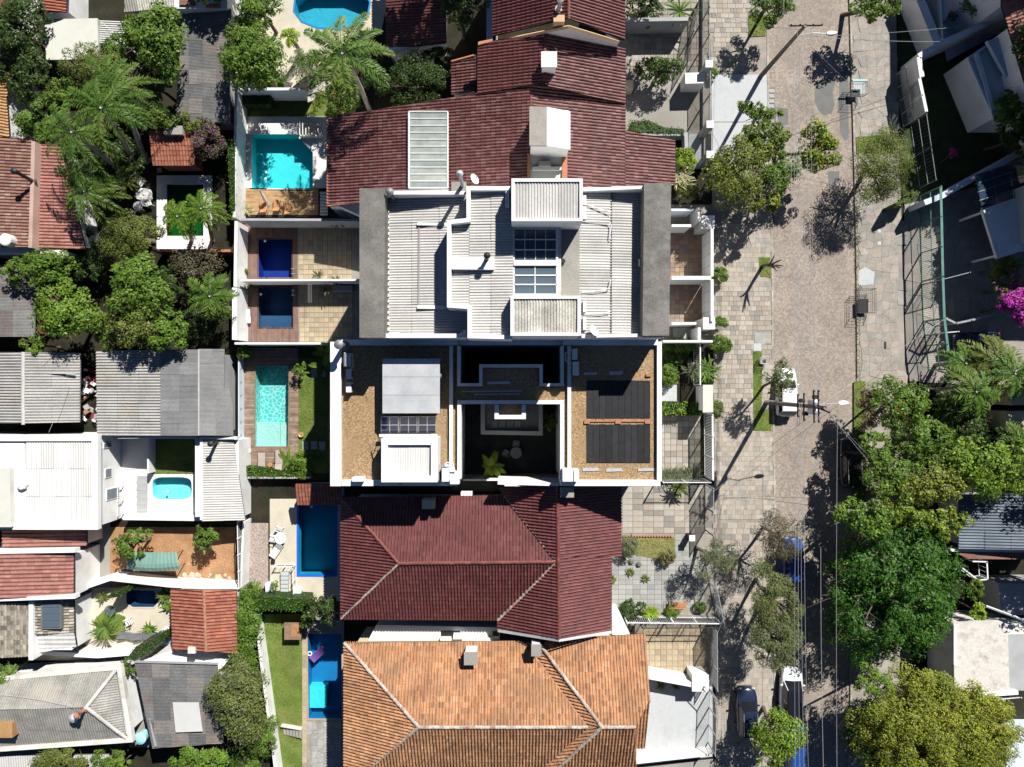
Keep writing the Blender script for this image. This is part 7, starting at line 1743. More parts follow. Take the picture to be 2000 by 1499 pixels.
def cloth_table(px, py): 
    c = W(px, py, .8); r = thing('covered_table', 'white cloth-covered table beside the green pool', 'table', (c.x, c.y, .05)); mb = MB(); k = 14
    for i in range(k):
        a0, a1 = 6.283 * i / k, 6.283 * (i + 1) / k
        def pt(a, rr, z): 
            x = math.cos(a); y = math.sin(a); m_ = max(abs(x), abs(y)) ** .6; return (c.x + x / m_ * rr, c.y + y / m_ * rr * .9, z)
        mb.quad(pt(a0, .0, .82), pt(a0, .55, .8), pt(a1, .55, .8)); mb.quad(pt(a0, .55, .8), pt(a0, .62 + .06 * (i % 2), .25), pt(a1, .62 + .06 * ((i + 1) % 2), .25), pt(a1, .55, .8))
    mb.build('cloth', 'fabric_white', r)
cloth_table(277, 379)
lounger(270, 352, .05, .9, 'folded striped lounger at the edge of the palm garden', 'fabric_white', 'metal_light', L_=1.2); plastic_chair(235, 357, .05, .5, 'white chair in the deep shade of the palms')
def loungersat(): pass
lounger(253, 1243, YZ, 1.3, 'left dark grey lounger on the white courtyard', 'metal_grey', L_=1.7); lounger(285, 1243, YZ, 1.45, 'middle dark grey lounger on the white courtyard', 'metal_grey', L_=1.7)
lounger(318, 1247, YZ, 1.2, 'lounger with a blue towel by the red annexe', 'plastic_blue', 'plastic_white', L_=1.3); plastic_chair(326, 1230, YZ, .4, 'white folding chair beside the red tiled annexe')
round_table(214, 1193, YZ, .45, 'round glass-topped table on the white courtyard', 'glass_grey', leg='metal_light'); plastic_chair(250, 1215, YZ, 2.0, 'white square chair in the middle of the white courtyard')
# pool extras
c = W(620, 1279, 0); AM = thing('air_mattress', 'purple inflatable mattress floating in the long blue pool', 'air mattress', (c.x, c.y, -.08)); rz = .75
for i in range(5): mb = MB(); o_ = Vector((math.cos(rz + 1.57), math.sin(rz + 1.57), 0)) * (i - 2) * .13; d_ = Vector((math.cos(rz), math.sin(rz), 0)); mb.tube([c + o_ - d_ * .7 + Vector((0, 0, -.03)), c + o_ + d_ * .75 + Vector((0, 0, -.03))], .07, 8); mb.build('air_tube', 'plastic_purple', AM, smooth=True)
c = W(605, 1277, -.05); mb = MB(); mb.tube([c + Vector((math.cos(a * .628) * .17, math.sin(a * .628) * .17, 0)) for a in range(11)], .05, 6); mb.build('swim_ring', 'plastic_white', None, label='small white ring floating in the long blue pool', cat='swim ring')
for (x, y, l) in ((518, 471, 'white floating dispenser in the cobalt pool'), (510, 575, 'white floating dispenser in the slate pool'), (609, 990, 'small floating ring in the royal-rimmed pool'), (520, 337, 'upper white float in the turquoise cut-corner pool'), (519, 350, 'lower white float in the turquoise cut-corner pool'), (327, 960, 'white float in the plunge pool')):
    lathe_thing('pool_float', l, 'pool float', x, y, -.12, [(.1, 0), (.12, .05), (.1, .1), (.04, .12)], 'plastic_white', n=12)
for (x, y, l) in ((574, 530, 'chrome ladder rail at the cobalt pool'), (574, 572, 'chrome ladder rail at the slate pool')):
    r_ = thing('pool_ladder', l, 'pool ladder', W(x, y, YZ))
    for dy in (-5, 5): mb = MB(); mb.tube([W(x - 5, y + dy, -.5), W(x - 5, y + dy, .6), W(x, y + dy, .75), W(x + 3, y + dy, .1)], .025, 6); mb.build('rail', 'metal_light', r_)
    mb = MB(); mb.path([(x - 5, y - 5), (x - 5, y + 5)], 0, .08, -.3, -.26); mb.build('tread', 'metal_light', r_)
potted(480, 530, YZ, .35, 'leaf_olive', 'potted plant in the lower left corner of the cobalt pool yard', potm='white_dirty'); potted(474, 560, YZ, .5, 'leaf_olive', 'leafy potted plant at the top corner of the slate pool yard'); potted(478, 573, YZ, .28, 'leaf_lime', 'small bright potted plant by the slate pool'); potted(490, 562, YZ, .25, 'leaf_mid', 'small dark potted plant by the slate pool')
for (x, y, l) in ((618, 537, 'spiky pale plant on the dividing wall, left'), (655, 547, 'spiky pale plant on the dividing wall, right'), (633, 563, 'spiky plant with pinkish tips below the dividing wall')):
    blades(x, y, 1.6, 26, .62, .035, 'leaf_grey', l, arch=.35, zb=.9)
blades(478, 408, .6, 20, .7, .04, 'leaf_cream', 'pale spiky grass on the corner of the tan deck', zb=.1)
blades(655, 432, 1.6, 20, .8, .03, 'leaf_dark', 'dark spiky plant over the wall by the cobalt pool yard', zb=.8)
mb = MB()
for x in (602, 605, 608): mb.tube([W(x, 553, 2.0), W(x, 592, 2.0)], .01, 4)
mb.build('clothes_line', 'cable', None, label='three parallel clothes lines over the lower brown-decked yard', cat='clothes line')
slab_box(px_rect(650, 558, 688, 569), .5, .06, 'wall_grey', 'low grey bench in the shade below the dividing wall', 'bench_block', 'bench')
for i in range(8): 
    a_ = W(470, 722 + i * 26, 1.0); mb = MB(); mb.tube([a_, W(475, 716 + i * 26, .1)], .02, 4); mb.build('wall_hook', 'metal_dark', None, label='short dark metal strut along the wall west of the lap pool', cat='strut', group='struts along the lap pool wall')
lathe_thing('planter_bowl', 'small golden bowl on the edge of the sunlit lawn by the lap pool', 'bowl', 590, 848, YZ, [(.1, 0), (.24, .2), (.26, .25), (.2, .22)], 'brass')
RS = thing('rubble_heap', 'heap of white sacks, pipes and scraps between the two grey roofs', 'rubbish heap', W(172, 760, 0))
for i in range(36):
    x, y = R.uniform(158, 186), R.uniform(720, 828); c = W(x, y, .5); mb = MB()
    mb.box((c.x, c.y, R.uniform(.1, .7)), (R.uniform(.1, .8), R.uniform(.08, .5), R.uniform(.05, .3)), R.random() * 3, (R.uniform(-.5, .5), R.uniform(-.5, .5)))
    mb.build('scrap', R.choice(['plastic_white', 'white_dirty', 'sheet_light', 'wood', 'metal_light', 'plastic_white', 'plastic_red', 'bark']), RS)
RS = thing('rubble_heap', 'scraps and boards leaning in the gap beside the grey hipped roof', 'rubbish heap', W(100, 1305, 0))
for i in range(16):
    x, y = R.uniform(70, 180), R.uniform(1302, 1312); c = W(x, y, .6); mb = MB(); mb.box((c.x, c.y, R.uniform(.3, 1.3)), (R.uniform(.2, 1.0), R.uniform(.08, .4), R.uniform(.05, .1)), R.random() * 3, (R.uniform(-.5, .5), 0)); mb.build('scrap', R.choice(['plastic_white', 'tile_ochre', 'sheet_light', 'wood_orange']), RS)
RS = thing('clutter', 'white boards and clutter in the narrow side yard by the hipped roof', 'clutter', W(255, 1350, 0))
for i in range(18):
    x, y = R.uniform(240, 258), R.uniform(1318, 1400); c = W(x, y, .6); mb = MB(); mb.box((c.x, c.y, R.uniform(.3, 1.0)), (R.uniform(.2, .7), R.uniform(.1, .6), R.uniform(.05, .2)), R.random() * 3, (R.uniform(-.4, .4), 0)); mb.build('scrap', R.choice(['plastic_white', 'white_dirty', 'pot', 'metal_grey']), RS)
slab_box(px_rect(196, 1335 - 2, 198, 1335), .1, 0, 'soil', 'small soil clod', 'soil_clod', 'clod') if False else None
slab_box([(449, 151), (478, 148), (478, 164), (449, 164)], 1.2, .0, 'blue_tarp', 'blue tarp in the shade behind the small round tree', 'tarp', 'tarp')
BNC = thing('slatted_bench', 'white slatted seat frame north-east of the turquoise pool', 'bench', W(605, 250, YZ))
for i in range(7): q = MB(); q.path([(585 + i * 6, 240), (585 + i * 6, 264)], .7, .08, .6, .7); q.build('slat', 'white_dirty', BNC)
for y in (238, 264): q = MB(); q.path([(583, y), (624, y)], .75, .1, .06, .6); q.build('side_board', 'white_dirty', BNC)
slab_box([(601, 160), (655, 160), (652, 184), (601, 200)], 2.4, 2.25, 'sheet_aged', 'grey-beige sheet roof beneath the tall palm', 'garden_roof', 'roof')

# ================================================================== VEHICLES
car(1539, 767, 0.0, 4.15, 1.72, 1.46, 'paint_white', 'white car parked half under a small tree beside the transformer pole', kind='hatch')
car(1461, 1394, 0.02, 4.2, 1.78, 1.62, 'paint_navy', 'dark navy car parked on the sidewalk in front of the pale patio', kind='suv', zb=.15, rack=True)
car(1549, 1356, -0.03, 4.4, 1.85, 1.6, 'paint_white', 'white car with a large dark roof parked by the bright round tree', 'car_glass', kind='suv')
car(1552, 1098, 0.0, 4.1, 1.72, 1.45, 'paint_blue', 'blue car almost hidden below the olive street tree', kind='hatch')
car(1556, 1462, 0.0, 4.1, 1.72, 1.45, 'paint_blue', 'blue car hidden behind the bright round tree at the bottom', kind='hatch')
car(1664, 906, 0.03, 4.3, 1.75, 1.5, 'paint_dark', 'black car in the deep tree shade on the east kerb', kind='suv', rack=True)
car(1912, 668, 1.6, 3.9, 1.7, 1.45, 'paint_navy', 'dark blue-roofed car in the forecourt above the palms', kind='hatch')

# ================================================================== POLES AND CABLES
def utility_pole(base, top, zt, label, lamp, lamp_from, cross, name='utility_pole'):
    b = W(*base, .12); t = W(*top, zt); t = Vector(((b.x + t.x) / 2, (b.y + t.y) / 2, zt)) if False else t
    r = thing(name, label, 'utility pole', b); mb = MB(); mb.tube([b, t], [.21, .12], 10); mb.build('shaft', 'pole_concrete', r, smooth=True)
    for (x0, y0, x1, y1, z) in cross:
        a, c = W(x0, y0, z), W(x1, y1, z); k = MB(); k.tube([a, c], .06, 4); ca = k.build('crossarm', 'metal_dark', r)
        for u in (.03, .3, .7, .97):
            p = a.lerp(c, u); k = MB(); k.lathe(p + Vector((0, 0, .05)), [(.05, 0), (.07, .08), (.05, .16), (.02, .2)], 8); k.build('insulator', 'tile_brown', ca)
    l = W(*lamp, 7.3); f = b.lerp(t, 7.2 / zt); k = MB(); k.tube([f, f.lerp(l, .5) + Vector((0, 0, .3)), l], .035, 6); ar = k.build('lamp_arm', 'metal_light', r)
    d = (l - f); d.z = 0; d.normalize(); n = Vector((-d.y, d.x, 0)); hd = MB()
    prof = [(-.05, .07), (.1, .16), (.35, .19), (.6, .15), (.75, .04)]
    rg = []
    for x, w in prof: c = l + d * x; rg.append([c - n * w, c - n * w * .7 + Vector((0, 0, .1)), c + n * w * .7 + Vector((0, 0, .1)), c + n * w, c - Vector((0, 0, .06))])
    for i in range(4):
        for q in range(5): hd.quad(rg[i][q], rg[i + 1][q], rg[i + 1][(q + 1) % 5], rg[i][(q + 1) % 5])
    hd.build('lamp_head', 'white_clean', ar, smooth=True)
    return r
utility_pole((1486, 149), (1573, 50), 8.9, 'leaning-looking concrete utility pole with a lamp at the upper driveway', (1615, 66), None, [(1542, 51, 1606, 50, 8.6)])
up2 = utility_pole((1497, 786), (1612, 797), 11.0, 'tall utility pole with transformers and several crossarms beside the white car', (1638, 788), None,
    [(1589, 762, 1590, 826, 10.2), (1598, 762, 1599, 826, 10.2), (1558, 770, 1558, 815, 7.6), (1570, 768, 1570, 822, 8.2), (1580, 790, 1620, 806, 10.6)])
for (x, y) in ((1583, 786), (1582, 803)):
    k = MB(); k.lathe(W(x, y, 8.6), [(.2, 0), (.25, .05), (.25, .8), (.2, .88), (.05, .95)], 14); k.build('transformer', 'metal_light', up2)
for (x, y) in ((1566, 783), (1573, 808), (1592, 776)): k = MB(); k.box(W(x, y, 8.2), (.25, .3, .5)); k.build('switch_box', 'metal_dark', up2)
def cable(a, b, label, r=.02, sag=.25, m='cable', group=None):
    A, B = W(*a), W(*b); P = [A.lerp(B, t / 14) - Vector((0, 0, sag * 4 * (t / 14) * (1 - t / 14))) for t in range(15)]
    mb = MB(); mb.tube(P, r, 4, False); return mb.build('overhead_cable', m, None, label=label, cat='cable', group=group)
for i, (x0, x1) in enumerate(((1543, 1558), (1550, 1562), (1556, 1566), (1562, 1571))):
    cable((x0, 95, 7.0 + .12 * i), (x1, 775, 7.6 + .1 * i), 'thin overhead cable in the bundle running along the street between the two utility poles', .013, .3, group='street cable bundle')
    cable((x1, 775, 7.6 + .1 * i), (x0 + 12 + i * 3, 1640, 7.0 + .1 * i), 'thin overhead cable in the bundle running south over the parked cars', .013, .4, group='southern cable bundle')
for i, (x0, x1) in enumerate(((1575, 1592), (1590, 1600), (1604, 1599))):
    cable((x0 - 18, 51, 8.8), (x1, 764 + i * 28, 10.3), 'high thin cable reaching from the top pole crossarm to the transformer pole crossarm', .012, .5, group='high street cables')
cable((1532, 60, 7.2), (1534, -220, 7.2), 'cable continuing north from the upper pole out of the picture', .018); cable((1575, 51, 8.8), (1585, -220, 8.8), 'high cable continuing north from the crossarm of the upper pole', .012)
cable((1636, 792, 6.6), (1636, 1640, 6.8), 'single pale cable running straight south over the big dark tree', .015, .2); cable((1603, 1070, 7.0), (1612, 1640, 7.0), 'second single pale cable right of the southern bundle', .018, .2)
cable((1612, 797, 9.0), (1718, 925, 4.0), 'service cable dropping from the transformer pole into the east trees', .018); cable((1612, 800, 9.0), (1712, 905, 4.0), 'second service cable dropping beside the first into the east trees', .014)
cable((1573, 80, 7.6), (1770, 260, 4.0), 'thin service cable dropping from the upper pole to the lattice gate yard', .014); cable((1573, 70, 7.6), (1835, 82, 4.0), 'service cable crossing the street at the top towards the white wall', .02); cable((1573, 72, 7.9), (1880, 52, 4.0), 'upper service cable crossing the street at the very top', .016)
cable((1573, 60, 7.6), (1395, 30, 4.0), 'service cable from the upper pole to the top fence', .014); cable((1600, 800, 8.5), (1395, 960, 3.5), 'service cable from the transformer pole to the driveway gate', .014); cable((1600, 800, 8.5), (1400, 1240, 3.5), 'long service cable from the transformer pole to the lower dark gate', .016)
cable((1600, 795, 9.5), (1850, 620, 4.0), 'service cable from the transformer pole to the green gate frame', .012)
cable((150, 1382, 5.6), (-20, 1355, 4.6), 'thin cable lying over the grey hipped roof', .015); cable((132, 730, 4.4), (95, 845, 4.1), 'thin cable crossing the left ribbed roof', .015)
cable((386, 857, 3.4), (230, 857, 3.4), 'thin white cable along the wall of the plunge pool yard', .02)
DT = thing('pruned_tree', 'bare pruned street tree stump beside the grass verge', 'tree', W(1494, 518, .1))
mb = MB(); f_ = W(1503, 518, 2.3); mb.tube([W(1489, 520, .1), W(1496, 518, 1.2), f_], [.16, .14, .13], 8)
mb.build('trunk', 'bark', DT, smooth=True)
for e in ((1526, 508, 3.6), (1530, 520, 3.3), (1518, 530, 3.2), (1512, 500, 3.4), (1524, 524, 3.7)): k = MB(); k.tube([f_, f_.lerp(W(*e), .5) + Vector((0, 0, .1)), W(*e)], [.09, .07, .04], 6); k.build('branch', 'bark', DT, smooth=True)

# ================================================================== TREES AND PLANTS
T = tree
# upper left
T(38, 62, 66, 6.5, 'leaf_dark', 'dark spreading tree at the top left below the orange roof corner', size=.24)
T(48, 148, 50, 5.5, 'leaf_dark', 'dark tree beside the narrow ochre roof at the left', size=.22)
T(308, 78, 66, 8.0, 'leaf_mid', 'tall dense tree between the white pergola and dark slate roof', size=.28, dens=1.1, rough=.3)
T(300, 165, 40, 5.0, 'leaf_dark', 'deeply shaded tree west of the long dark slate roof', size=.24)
T(182, 135, 62, 6.8, 'leaf_olive', 'feathery yellow-olive tree below the cream flat roof', size=.2, asp=.35, ry=50)
T(232, 100, 34, 5.5, 'leaf_mid', 'narrow green tree rising against the white pergola', size=.22)
T(497, 118, 66, 7.2, 'leaf_mid', 'round dense bright-topped tree above the walled shaded lawn', size=.20, dens=1.15, rough=.12, ry=62, m2='leaf_bright', tips=.25)
T(508, 18, 46, 5.5, 'leaf_mid', 'bushy tree at the top edge beside the pale pool patio', size=.2)
T(470, 60, 30, 4.5, 'leaf_dark', 'dark bush between the slate roof and the round tree', size=.2)
T(78, 238, 42, 5.0, 'leaf_mid', 'dense dark-green bush beside the white window wall at left', size=.2, dens=1.2)
T(128, 190, 36, 5.2, 'leaf_mid', 'small leafy tree just left of the feather palms', size=.2)
T(300, 222, 44, 4.6, 'leaf_mid', 'leafy shrub between the palms and the dark slate roof', size=.2, ry=26)
T(372, 245, 40, 3.6, 'leaf_olive', 'low climbing shrub on the south end of the dark slate roof', size=.17, ry=24)
T(408, 272, 42, 3.8, 'leaf_brownish', 'brownish bougainvillea with a few purple flowers', size=.15, m2='flower_magenta', tips=.03, cat='shrub')
T(205, 200, 40, 4.2, 'leaf_dark', 'dark undergrowth tree beneath the feather palms', size=.22)
T(150, 330, 45, 3.8, 'leaf_dark', 'dark bush below the feather palms', size=.22); T(230, 320, 50, 3.2, 'leaf_dark', 'low shaded bush at the feet of the leaning palms', size=.22)
T(255, 462, 58, 4.8, 'leaf_olive', 'dense round olive-green tree left of the green pool', size=.15, dens=1.2, rough=.1, ry=48)
T(95, 528, 48, 5.2, 'leaf_mid', 'light green tree in front of the white wall at the left', size=.24, ry=46, m2='leaf_bright', tips=.2)
T(32, 530, 28, 4.6, 'leaf_mid', 'sparse tree over the dark patched roof at left', size=.24, dens=.6)
T(133, 610, 64, 6.2, 'leaf_bright', 'big round bright yellow-green tree at the middle left', size=.25, rough=.12, ry=56)
T(278, 572, 66, 6.8, 'leaf_mid', 'large light green tree in the left middle garden', size=.24, ry=58, m2='leaf_bright', tips=.35)
T(262, 628, 56, 6.4, 'leaf_olive', 'olive-topped tree just above the ribbed tan roof', size=.22, ry=46)
T(325, 648, 42, 6.0, 'leaf_mid', 'small round tree overhanging the grey ribbed roof', size=.24, m2='leaf_bright', tips=.3)
T(262, 535, 40, 6.0, 'leaf_mid', 'leafy tree top right of the dark gap at left', size=.24)
T(210, 650, 34, 4.2, 'leaf_mid', 'small tree in the gap beside the bright round tree', size=.22); T(68, 674, 26, 4.0, 'leaf_bright', 'small bright bush above the ribbed shed', size=.2)
T(385, 522, 52, 4.0, 'leaf_brownish', 'sparse twiggy shrub above the dark fan palm', size=.16, dens=.35, cat='shrub'); T(340, 545, 30, 3.6, 'leaf_dark', 'dark bush beside the twiggy shrub', size=.22)
T(395, 630, 40, 3.2, 'leaf_dark', 'deeply shaded bush below the fan palm', size=.24); T(180, 520, 34, 2.8, 'leaf_dark', 'low dark bush in the shadowed garden at left', size=.24); T(160, 480, 40, 2.4, 'leaf_dark', 'low dark planting south of the salmon roof', size=.24)
# palms
palm(205, 215, 8.5, 3.7, 'tall feather palm, uppermost of the left group', (262, 320), nf=17, droop=.8, trunk=.2)
palm(228, 175, 8.0, 3.3, 'feather palm reaching right towards the dark slate roof', (286, 318), nf=15, droop=.8, trunk=.18)
palm(148, 262, 8.2, 3.6, 'feather palm leaning over the salmon tiled roof', (240, 340), nf=16, droop=.85, trunk=.2)
palm(172, 378, 6.0, 3.0, 'lower feather palm beside the salmon tiled roof', (215, 400), nf=15, droop=.9)
palm(250, 352, 3.2, 1.5, 'small pale palm beside the striped lounger', (255, 360), nf=12, leaf=.35, nleaf=26, m='leaf_olive')
palm(352, 425, 4.4, 2.1, 'bright feather palm over the left side of the green pool', (375, 470), nf=14, m='leaf_bright', leaf=.45, nleaf=36, droop=1.0)
palm(398, 410, 4.8, 2.2, 'bright feather palm over the right side of the green pool', (415, 470), nf=14, m='leaf_bright', leaf=.45, nleaf=36, droop=1.0)
palm(415, 580, 5.0, 2.3, 'dark arching palm with broad fronds left of the cobalt pool', (420, 610), nf=12, m='leaf_palm', leaf=.65, nleaf=32, width=.045)
palm(672, 110, 9.0, 4.0, 'tall palm with pale trunk crossing in front of the maroon roof', (722, 216), nf=18, leaf=.72, width=.045, nleaf=44, trunk=.17, droop=.75)
palm(600, 128, 3.4, 1.9, 'silvery small palm left of the tall palm', (610, 150), nf=15, m='leaf_grey', leaf=.5, nleaf=28)
palm(568, 75, 2.6, 1.0, 'small golden palm on the pale patio', nf=12, m='leaf_lime', leaf=.35, nleaf=20)
T(655, 200, 40, 3.6, 'leaf_mid', 'mixed flowering shrub at the foot of the tall palm', size=.17, ry=36, m2='flower_red', tips=.03, cat='shrub'); T(670, 165, 22, 3.6, 'leaf_lime', 'small lime shrub against the tall palm trunk', size=.18, cat='shrub')
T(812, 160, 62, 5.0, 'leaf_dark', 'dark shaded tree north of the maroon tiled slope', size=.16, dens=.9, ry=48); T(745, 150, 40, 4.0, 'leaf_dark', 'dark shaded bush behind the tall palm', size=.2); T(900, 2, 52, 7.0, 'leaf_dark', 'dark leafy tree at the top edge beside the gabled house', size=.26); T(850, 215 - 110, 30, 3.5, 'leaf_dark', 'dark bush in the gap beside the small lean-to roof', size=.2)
hedge(px_rect(470, 180, 530, 205), 1.3, 1.2, 'leaf_dark', 'dark hedge along the wall of the shaded lawn')
hedge([(443, 270), (458, 270), (458, 422), (448, 422)], 2.4, 2.3, 'leaf_mid', 'narrow climbing hedge outside the western white wall', .15)
# middle west garden
blades(558, 905, 1.0, 16, 1.5, .12, 'leaf_mid', 'large pale green agave beside the loungers', 'agave', 'agave', arch=.2, up=.45)
T(590, 905, 26, 1.6, 'leaf_bright', 'bright low shrubs at the right end of the planter', size=.16, cat='shrub', branches=False); hedge([(458, 908), (505, 912), (560, 922), (600, 922), (600, 932), (458, 932)], 1.1, .6, 'leaf_bright', 'low bright green planting in the planter below the lap pool', .14)
T(456, 905, 16, 2.0, 'leaf_bright', 'bright bush at the left end of the planter wall', size=.17, cat='shrub', branches=False); T(585, 723, 14, 1.6, 'leaf_mid', 'small bush at the upper right corner of the lap pool', size=.15, cat='shrub', branches=False)
T(477, 688, 14, 1.8, 'leaf_bright', 'small bright bush in the top left corner of the lap pool yard', size=.18, cat='shrub', branches=False)
blades(625, 690, 2.6, 7, 1.5, .24, 'leaf_lime', 'banana plant with one sunlit leaf in the lap pool yard', 'banana plant', 'banana_plant', arch=.5, zb=.3)
blades(618, 715, 2.4, 7, 1.3, .2, 'leaf_mid', 'shaded banana plant beside the sunlit lawn strip', 'banana plant', 'banana_plant', arch=.5, zb=.2)
T(260, 1062, 34, 3.4, 'leaf_mid', 'leafy fig-like tree over the bare earth yard', size=.26, dens=.8); T(405, 1046, 28, 2.8, 'leaf_mid', 'small leafy shrub at the shaded end of the earth yard', size=.26, dens=.7)
blades(193, 1232, 2.0, 70, 1.35, .05, 'leaf_palm', 'cycad with a round head of stiff leaves beside the white courtyard', 'cycad', 'cycad', arch=.5, zb=.8, up=.8)
hedge([(204, 1170), (215, 1158), (246, 1149), (248, 1156), (232, 1168), (206, 1172)], 2.4, 1.8, 'leaf_olive', 'pointed clipped conifer above the dark small pool', .1, cat='conifer')
hedge([(243, 1290), (262, 1264), (300, 1248), (310, 1256), (296, 1276), (262, 1294)], 3.4, 2.4, 'leaf_grey', 'long clipped grey-green conifer over the white slab', .1, cat='conifer'); T(250, 1305, 16, 2.6, 'leaf_mid', 'small dark shrub below the clipped conifer', size=.16, cat='shrub')
for (x, y, l, m_) in ((192, 1168, 'small pot plant left of the clipped conifer', 'leaf_olive'), (312, 1168, 'palm-like plant at the right of the dark small pool', 'leaf_olive'), (322, 1188, 'dark palm-like plant between pool and red annexe', 'leaf_bright'), (318, 1162, 'leafy plant at the top corner of the red annexe', 'leaf_mid'), (285, 1232, 'low strappy plant between the loungers', 'leaf_bright')):
    blades(x, y, 1.0, 18, .7, .07, m_, l, arch=.5, zb=.2)
T(482, 1240, 28, 3.6, 'leaf_mid', 'tall ivy mass east of the red tiled annexe', size=.17, ry=80, dens=1.2, cat='ivy', name='ivy', branches=False); T(485, 1165, 24, 2.6, 'leaf_mid', 'leafy bush at the foot of the gravel path', size=.17)
T(466, 1368, 58, 6.4, 'leaf_olive', 'big grey-olive tree right of the dark slate roof', size=.17, ry=76, dens=1.1, m2='leaf_grey', tips=.3)
T(508, 1440, 34, 4.0, 'leaf_mid', 'green tree along the slanting garden wall', size=.18, ry=44)
hedge([(470, 1164), (604, 1170), (604, 1196), (500, 1192), (472, 1200)], 2.2, 2.0, 'leaf_mid', 'dark clipped hedge above the stepped lawn', .15); T(600, 1212, 14, 2.2, 'leaf_mid', 'small shrub at the corner of the long blue pool', size=.15, cat='shrub'); T(498, 1150, 18, 1.8, 'leaf_bright', 'small bamboo-like shrub by the terrace stair', size=.16, cat='shrub'); T(536, 1145, 9, 1.8, 'leaf_bright', 'narrow green shrub beside the pale blue panel', size=.14, cat='shrub')
T(635, 1190, 34, 3.8, 'leaf_dark', 'dark shaded tree between the two southern pools', size=.2, ry=30)
T(12, 1318, 28, 4.2, 'leaf_mid', 'dark glossy tree at the left edge above the hipped roof', size=.22); T(120, 1492, 66, 4.4, 'leaf_olive', 'olive green tree crown at the bottom left edge', size=.15, ry=34); T(215, 1478, 34, 3.2, 'leaf_mid', 'leafy shrub between the roofs at the bottom left', size=.18)
T(392, 1490, 58, 4.8, 'leaf_bright', 'bright green tree at the bottom edge below the slate roof', size=.2, ry=32); T(235, 1494, 20, 3.0, 'leaf_bright', 'small bright tree at the bottom edge', size=.18); T(455, 1488, 30, 3.4, 'leaf_dark', 'dark tree in the corner beside the long lawn', size=.18)
T(480, 1490, 30, 3.4, 'leaf_mid', 'green tree at the bottom by the slanting wall', size=.18)
# street west side
T(1505, 8, 42, 4.6, 'leaf_mid', 'round street tree at the top edge above its own trunk shadow', size=.2, base=(1490, 24)); 
T(1482, 222, 38, 4.4, 'leaf_mid', 'small leafy crown beside the drain grate', size=.2, ry=22, base=(1468, 250), m2='leaf_bright', tips=.3)
T(1492, 276, 44, 5.0, 'leaf_olive', 'middle crown of the street tree cluster', size=.2, ry=44, base=(1470, 300), m2='leaf_bright', tips=.3)
T(1440, 340, 62, 5.6, 'leaf_olive', 'broad olive street tree in front of the north house', size=.18, ry=66, base=(1420, 340), dens=1.0, m2='leaf_yellow', tips=.15)
T(1525, 345, 36, 4.8, 'leaf_mid', 'darker right-hand crown of the street tree cluster', size=.2, ry=50, base=(1478, 350)); T(1482, 392, 36, 4.6, 'leaf_olive', 'lower crown of the street tree cluster', size=.2, ry=26, base=(1455, 380), m2='leaf_yellow', tips=.2)
T(1596, 292, 46, 5.2, 'leaf_mid', 'light yellow-green crown hanging over the street', size=.2, ry=46, base=(1510, 300), dens=.8, m2='leaf_yellow', tips=.4)
T(1718, 332, 56, 5.4, 'leaf_olive', 'dense grey-green street tree on the east side', size=.15, ry=72, base=(1690, 330), dens=1.2, asp=.35)
T(1706, 8, 56, 4.6, 'leaf_mid', 'palm-like shaggy tree at the top right of the street', size=.26, ry=34, base=(1645, 30), dens=.8)
T(1522, 740, 34, 5.0, 'leaf_grey', 'thin grey-green tree over the parked white car', size=.15, ry=38, base=(1490, 755), dens=.45, m2='leaf_olive', tips=.3)
T(1518, 1048, 46, 5.6, 'leaf_brownish', 'brownish thin-leaved tree over the parked blue car', size=.13, ry=52, base=(1490, 1030), dens=.7, asp=.35)
T(1398, 1090, 46, 4.4, 'leaf_grey', 'grey-green tree leaning over the paved garden fence', size=.14, ry=38, base=(1360, 1070), dens=.8, asp=.35)
T(1512, 1172, 50, 6.0, 'leaf_olive', 'upper of the two grey-olive street trees above the white dark-roofed car', size=.14, ry=62, base=(1475, 1130), dens=1.2, asp=.35, m2='leaf_grey', tips=.3)
T(1515, 1252, 54, 6.2, 'leaf_grey', 'lower of the two grey-olive street trees above the white dark-roofed car', size=.14, ry=56, base=(1478, 1190), dens=1.2, asp=.35, m2='leaf_olive', tips=.3)
T(1517, 1438, 50, 5.4, 'leaf_bright', 'bright yellow-green round tree between the parked cars', size=.2, ry=58, base=(1490, 1380), rough=.12, m2='leaf_lime', tips=.15)
for (x, y, r, l, rr) in ((1406, 538, 13, 'ball-shaped clipped shrub outside the wall between the garages', 14), (1405, 631, 13, 'ball-shaped clipped shrub at the south end of the lower garage gate', 10), (1407, 674, 18, 'bigger clipped shrub outside the long thin white wall', 15), (1400, 800, 10, 'small strappy shrub outside the gatehouse', 16)):
    shrub(x, y, r, 1.5, 'leaf_mid' if r > 10 else 'leaf_grey', l, size=.10, ry=rr, m2='leaf_bright', tips=.3)
shrub(1392, 143, 9, 1.0, 'leaf_bright', 'little bright bush below the uppermost white capped pier', size=.1)
blades(1386, 722, 1.6, 60, 1.1, .06, 'leaf_mid', 'dark strappy shrub on both sides of the white-railed fence', 'shrub', 'shrub', arch=.6, spread=.4, zb=.4); blades(1355, 722, 1.5, 50, .9, .045, 'leaf_grey', 'silvery shrub inside the planted front yard', 'shrub', 'shrub', arch=.6, spread=.3, zb=.4)
hedge([(1293, 786), (1343, 786), (1343, 810), (1293, 812)], 1.2, 1.1, 'leaf_lime', 'bright lime hedge across the front yard', .18, dens=.8); hedge([(1346, 786), (1372, 786), (1372, 810), (1346, 812)], 1.0, .9, 'leaf_mid', 'darker hedge end beside the gatehouse', .16)
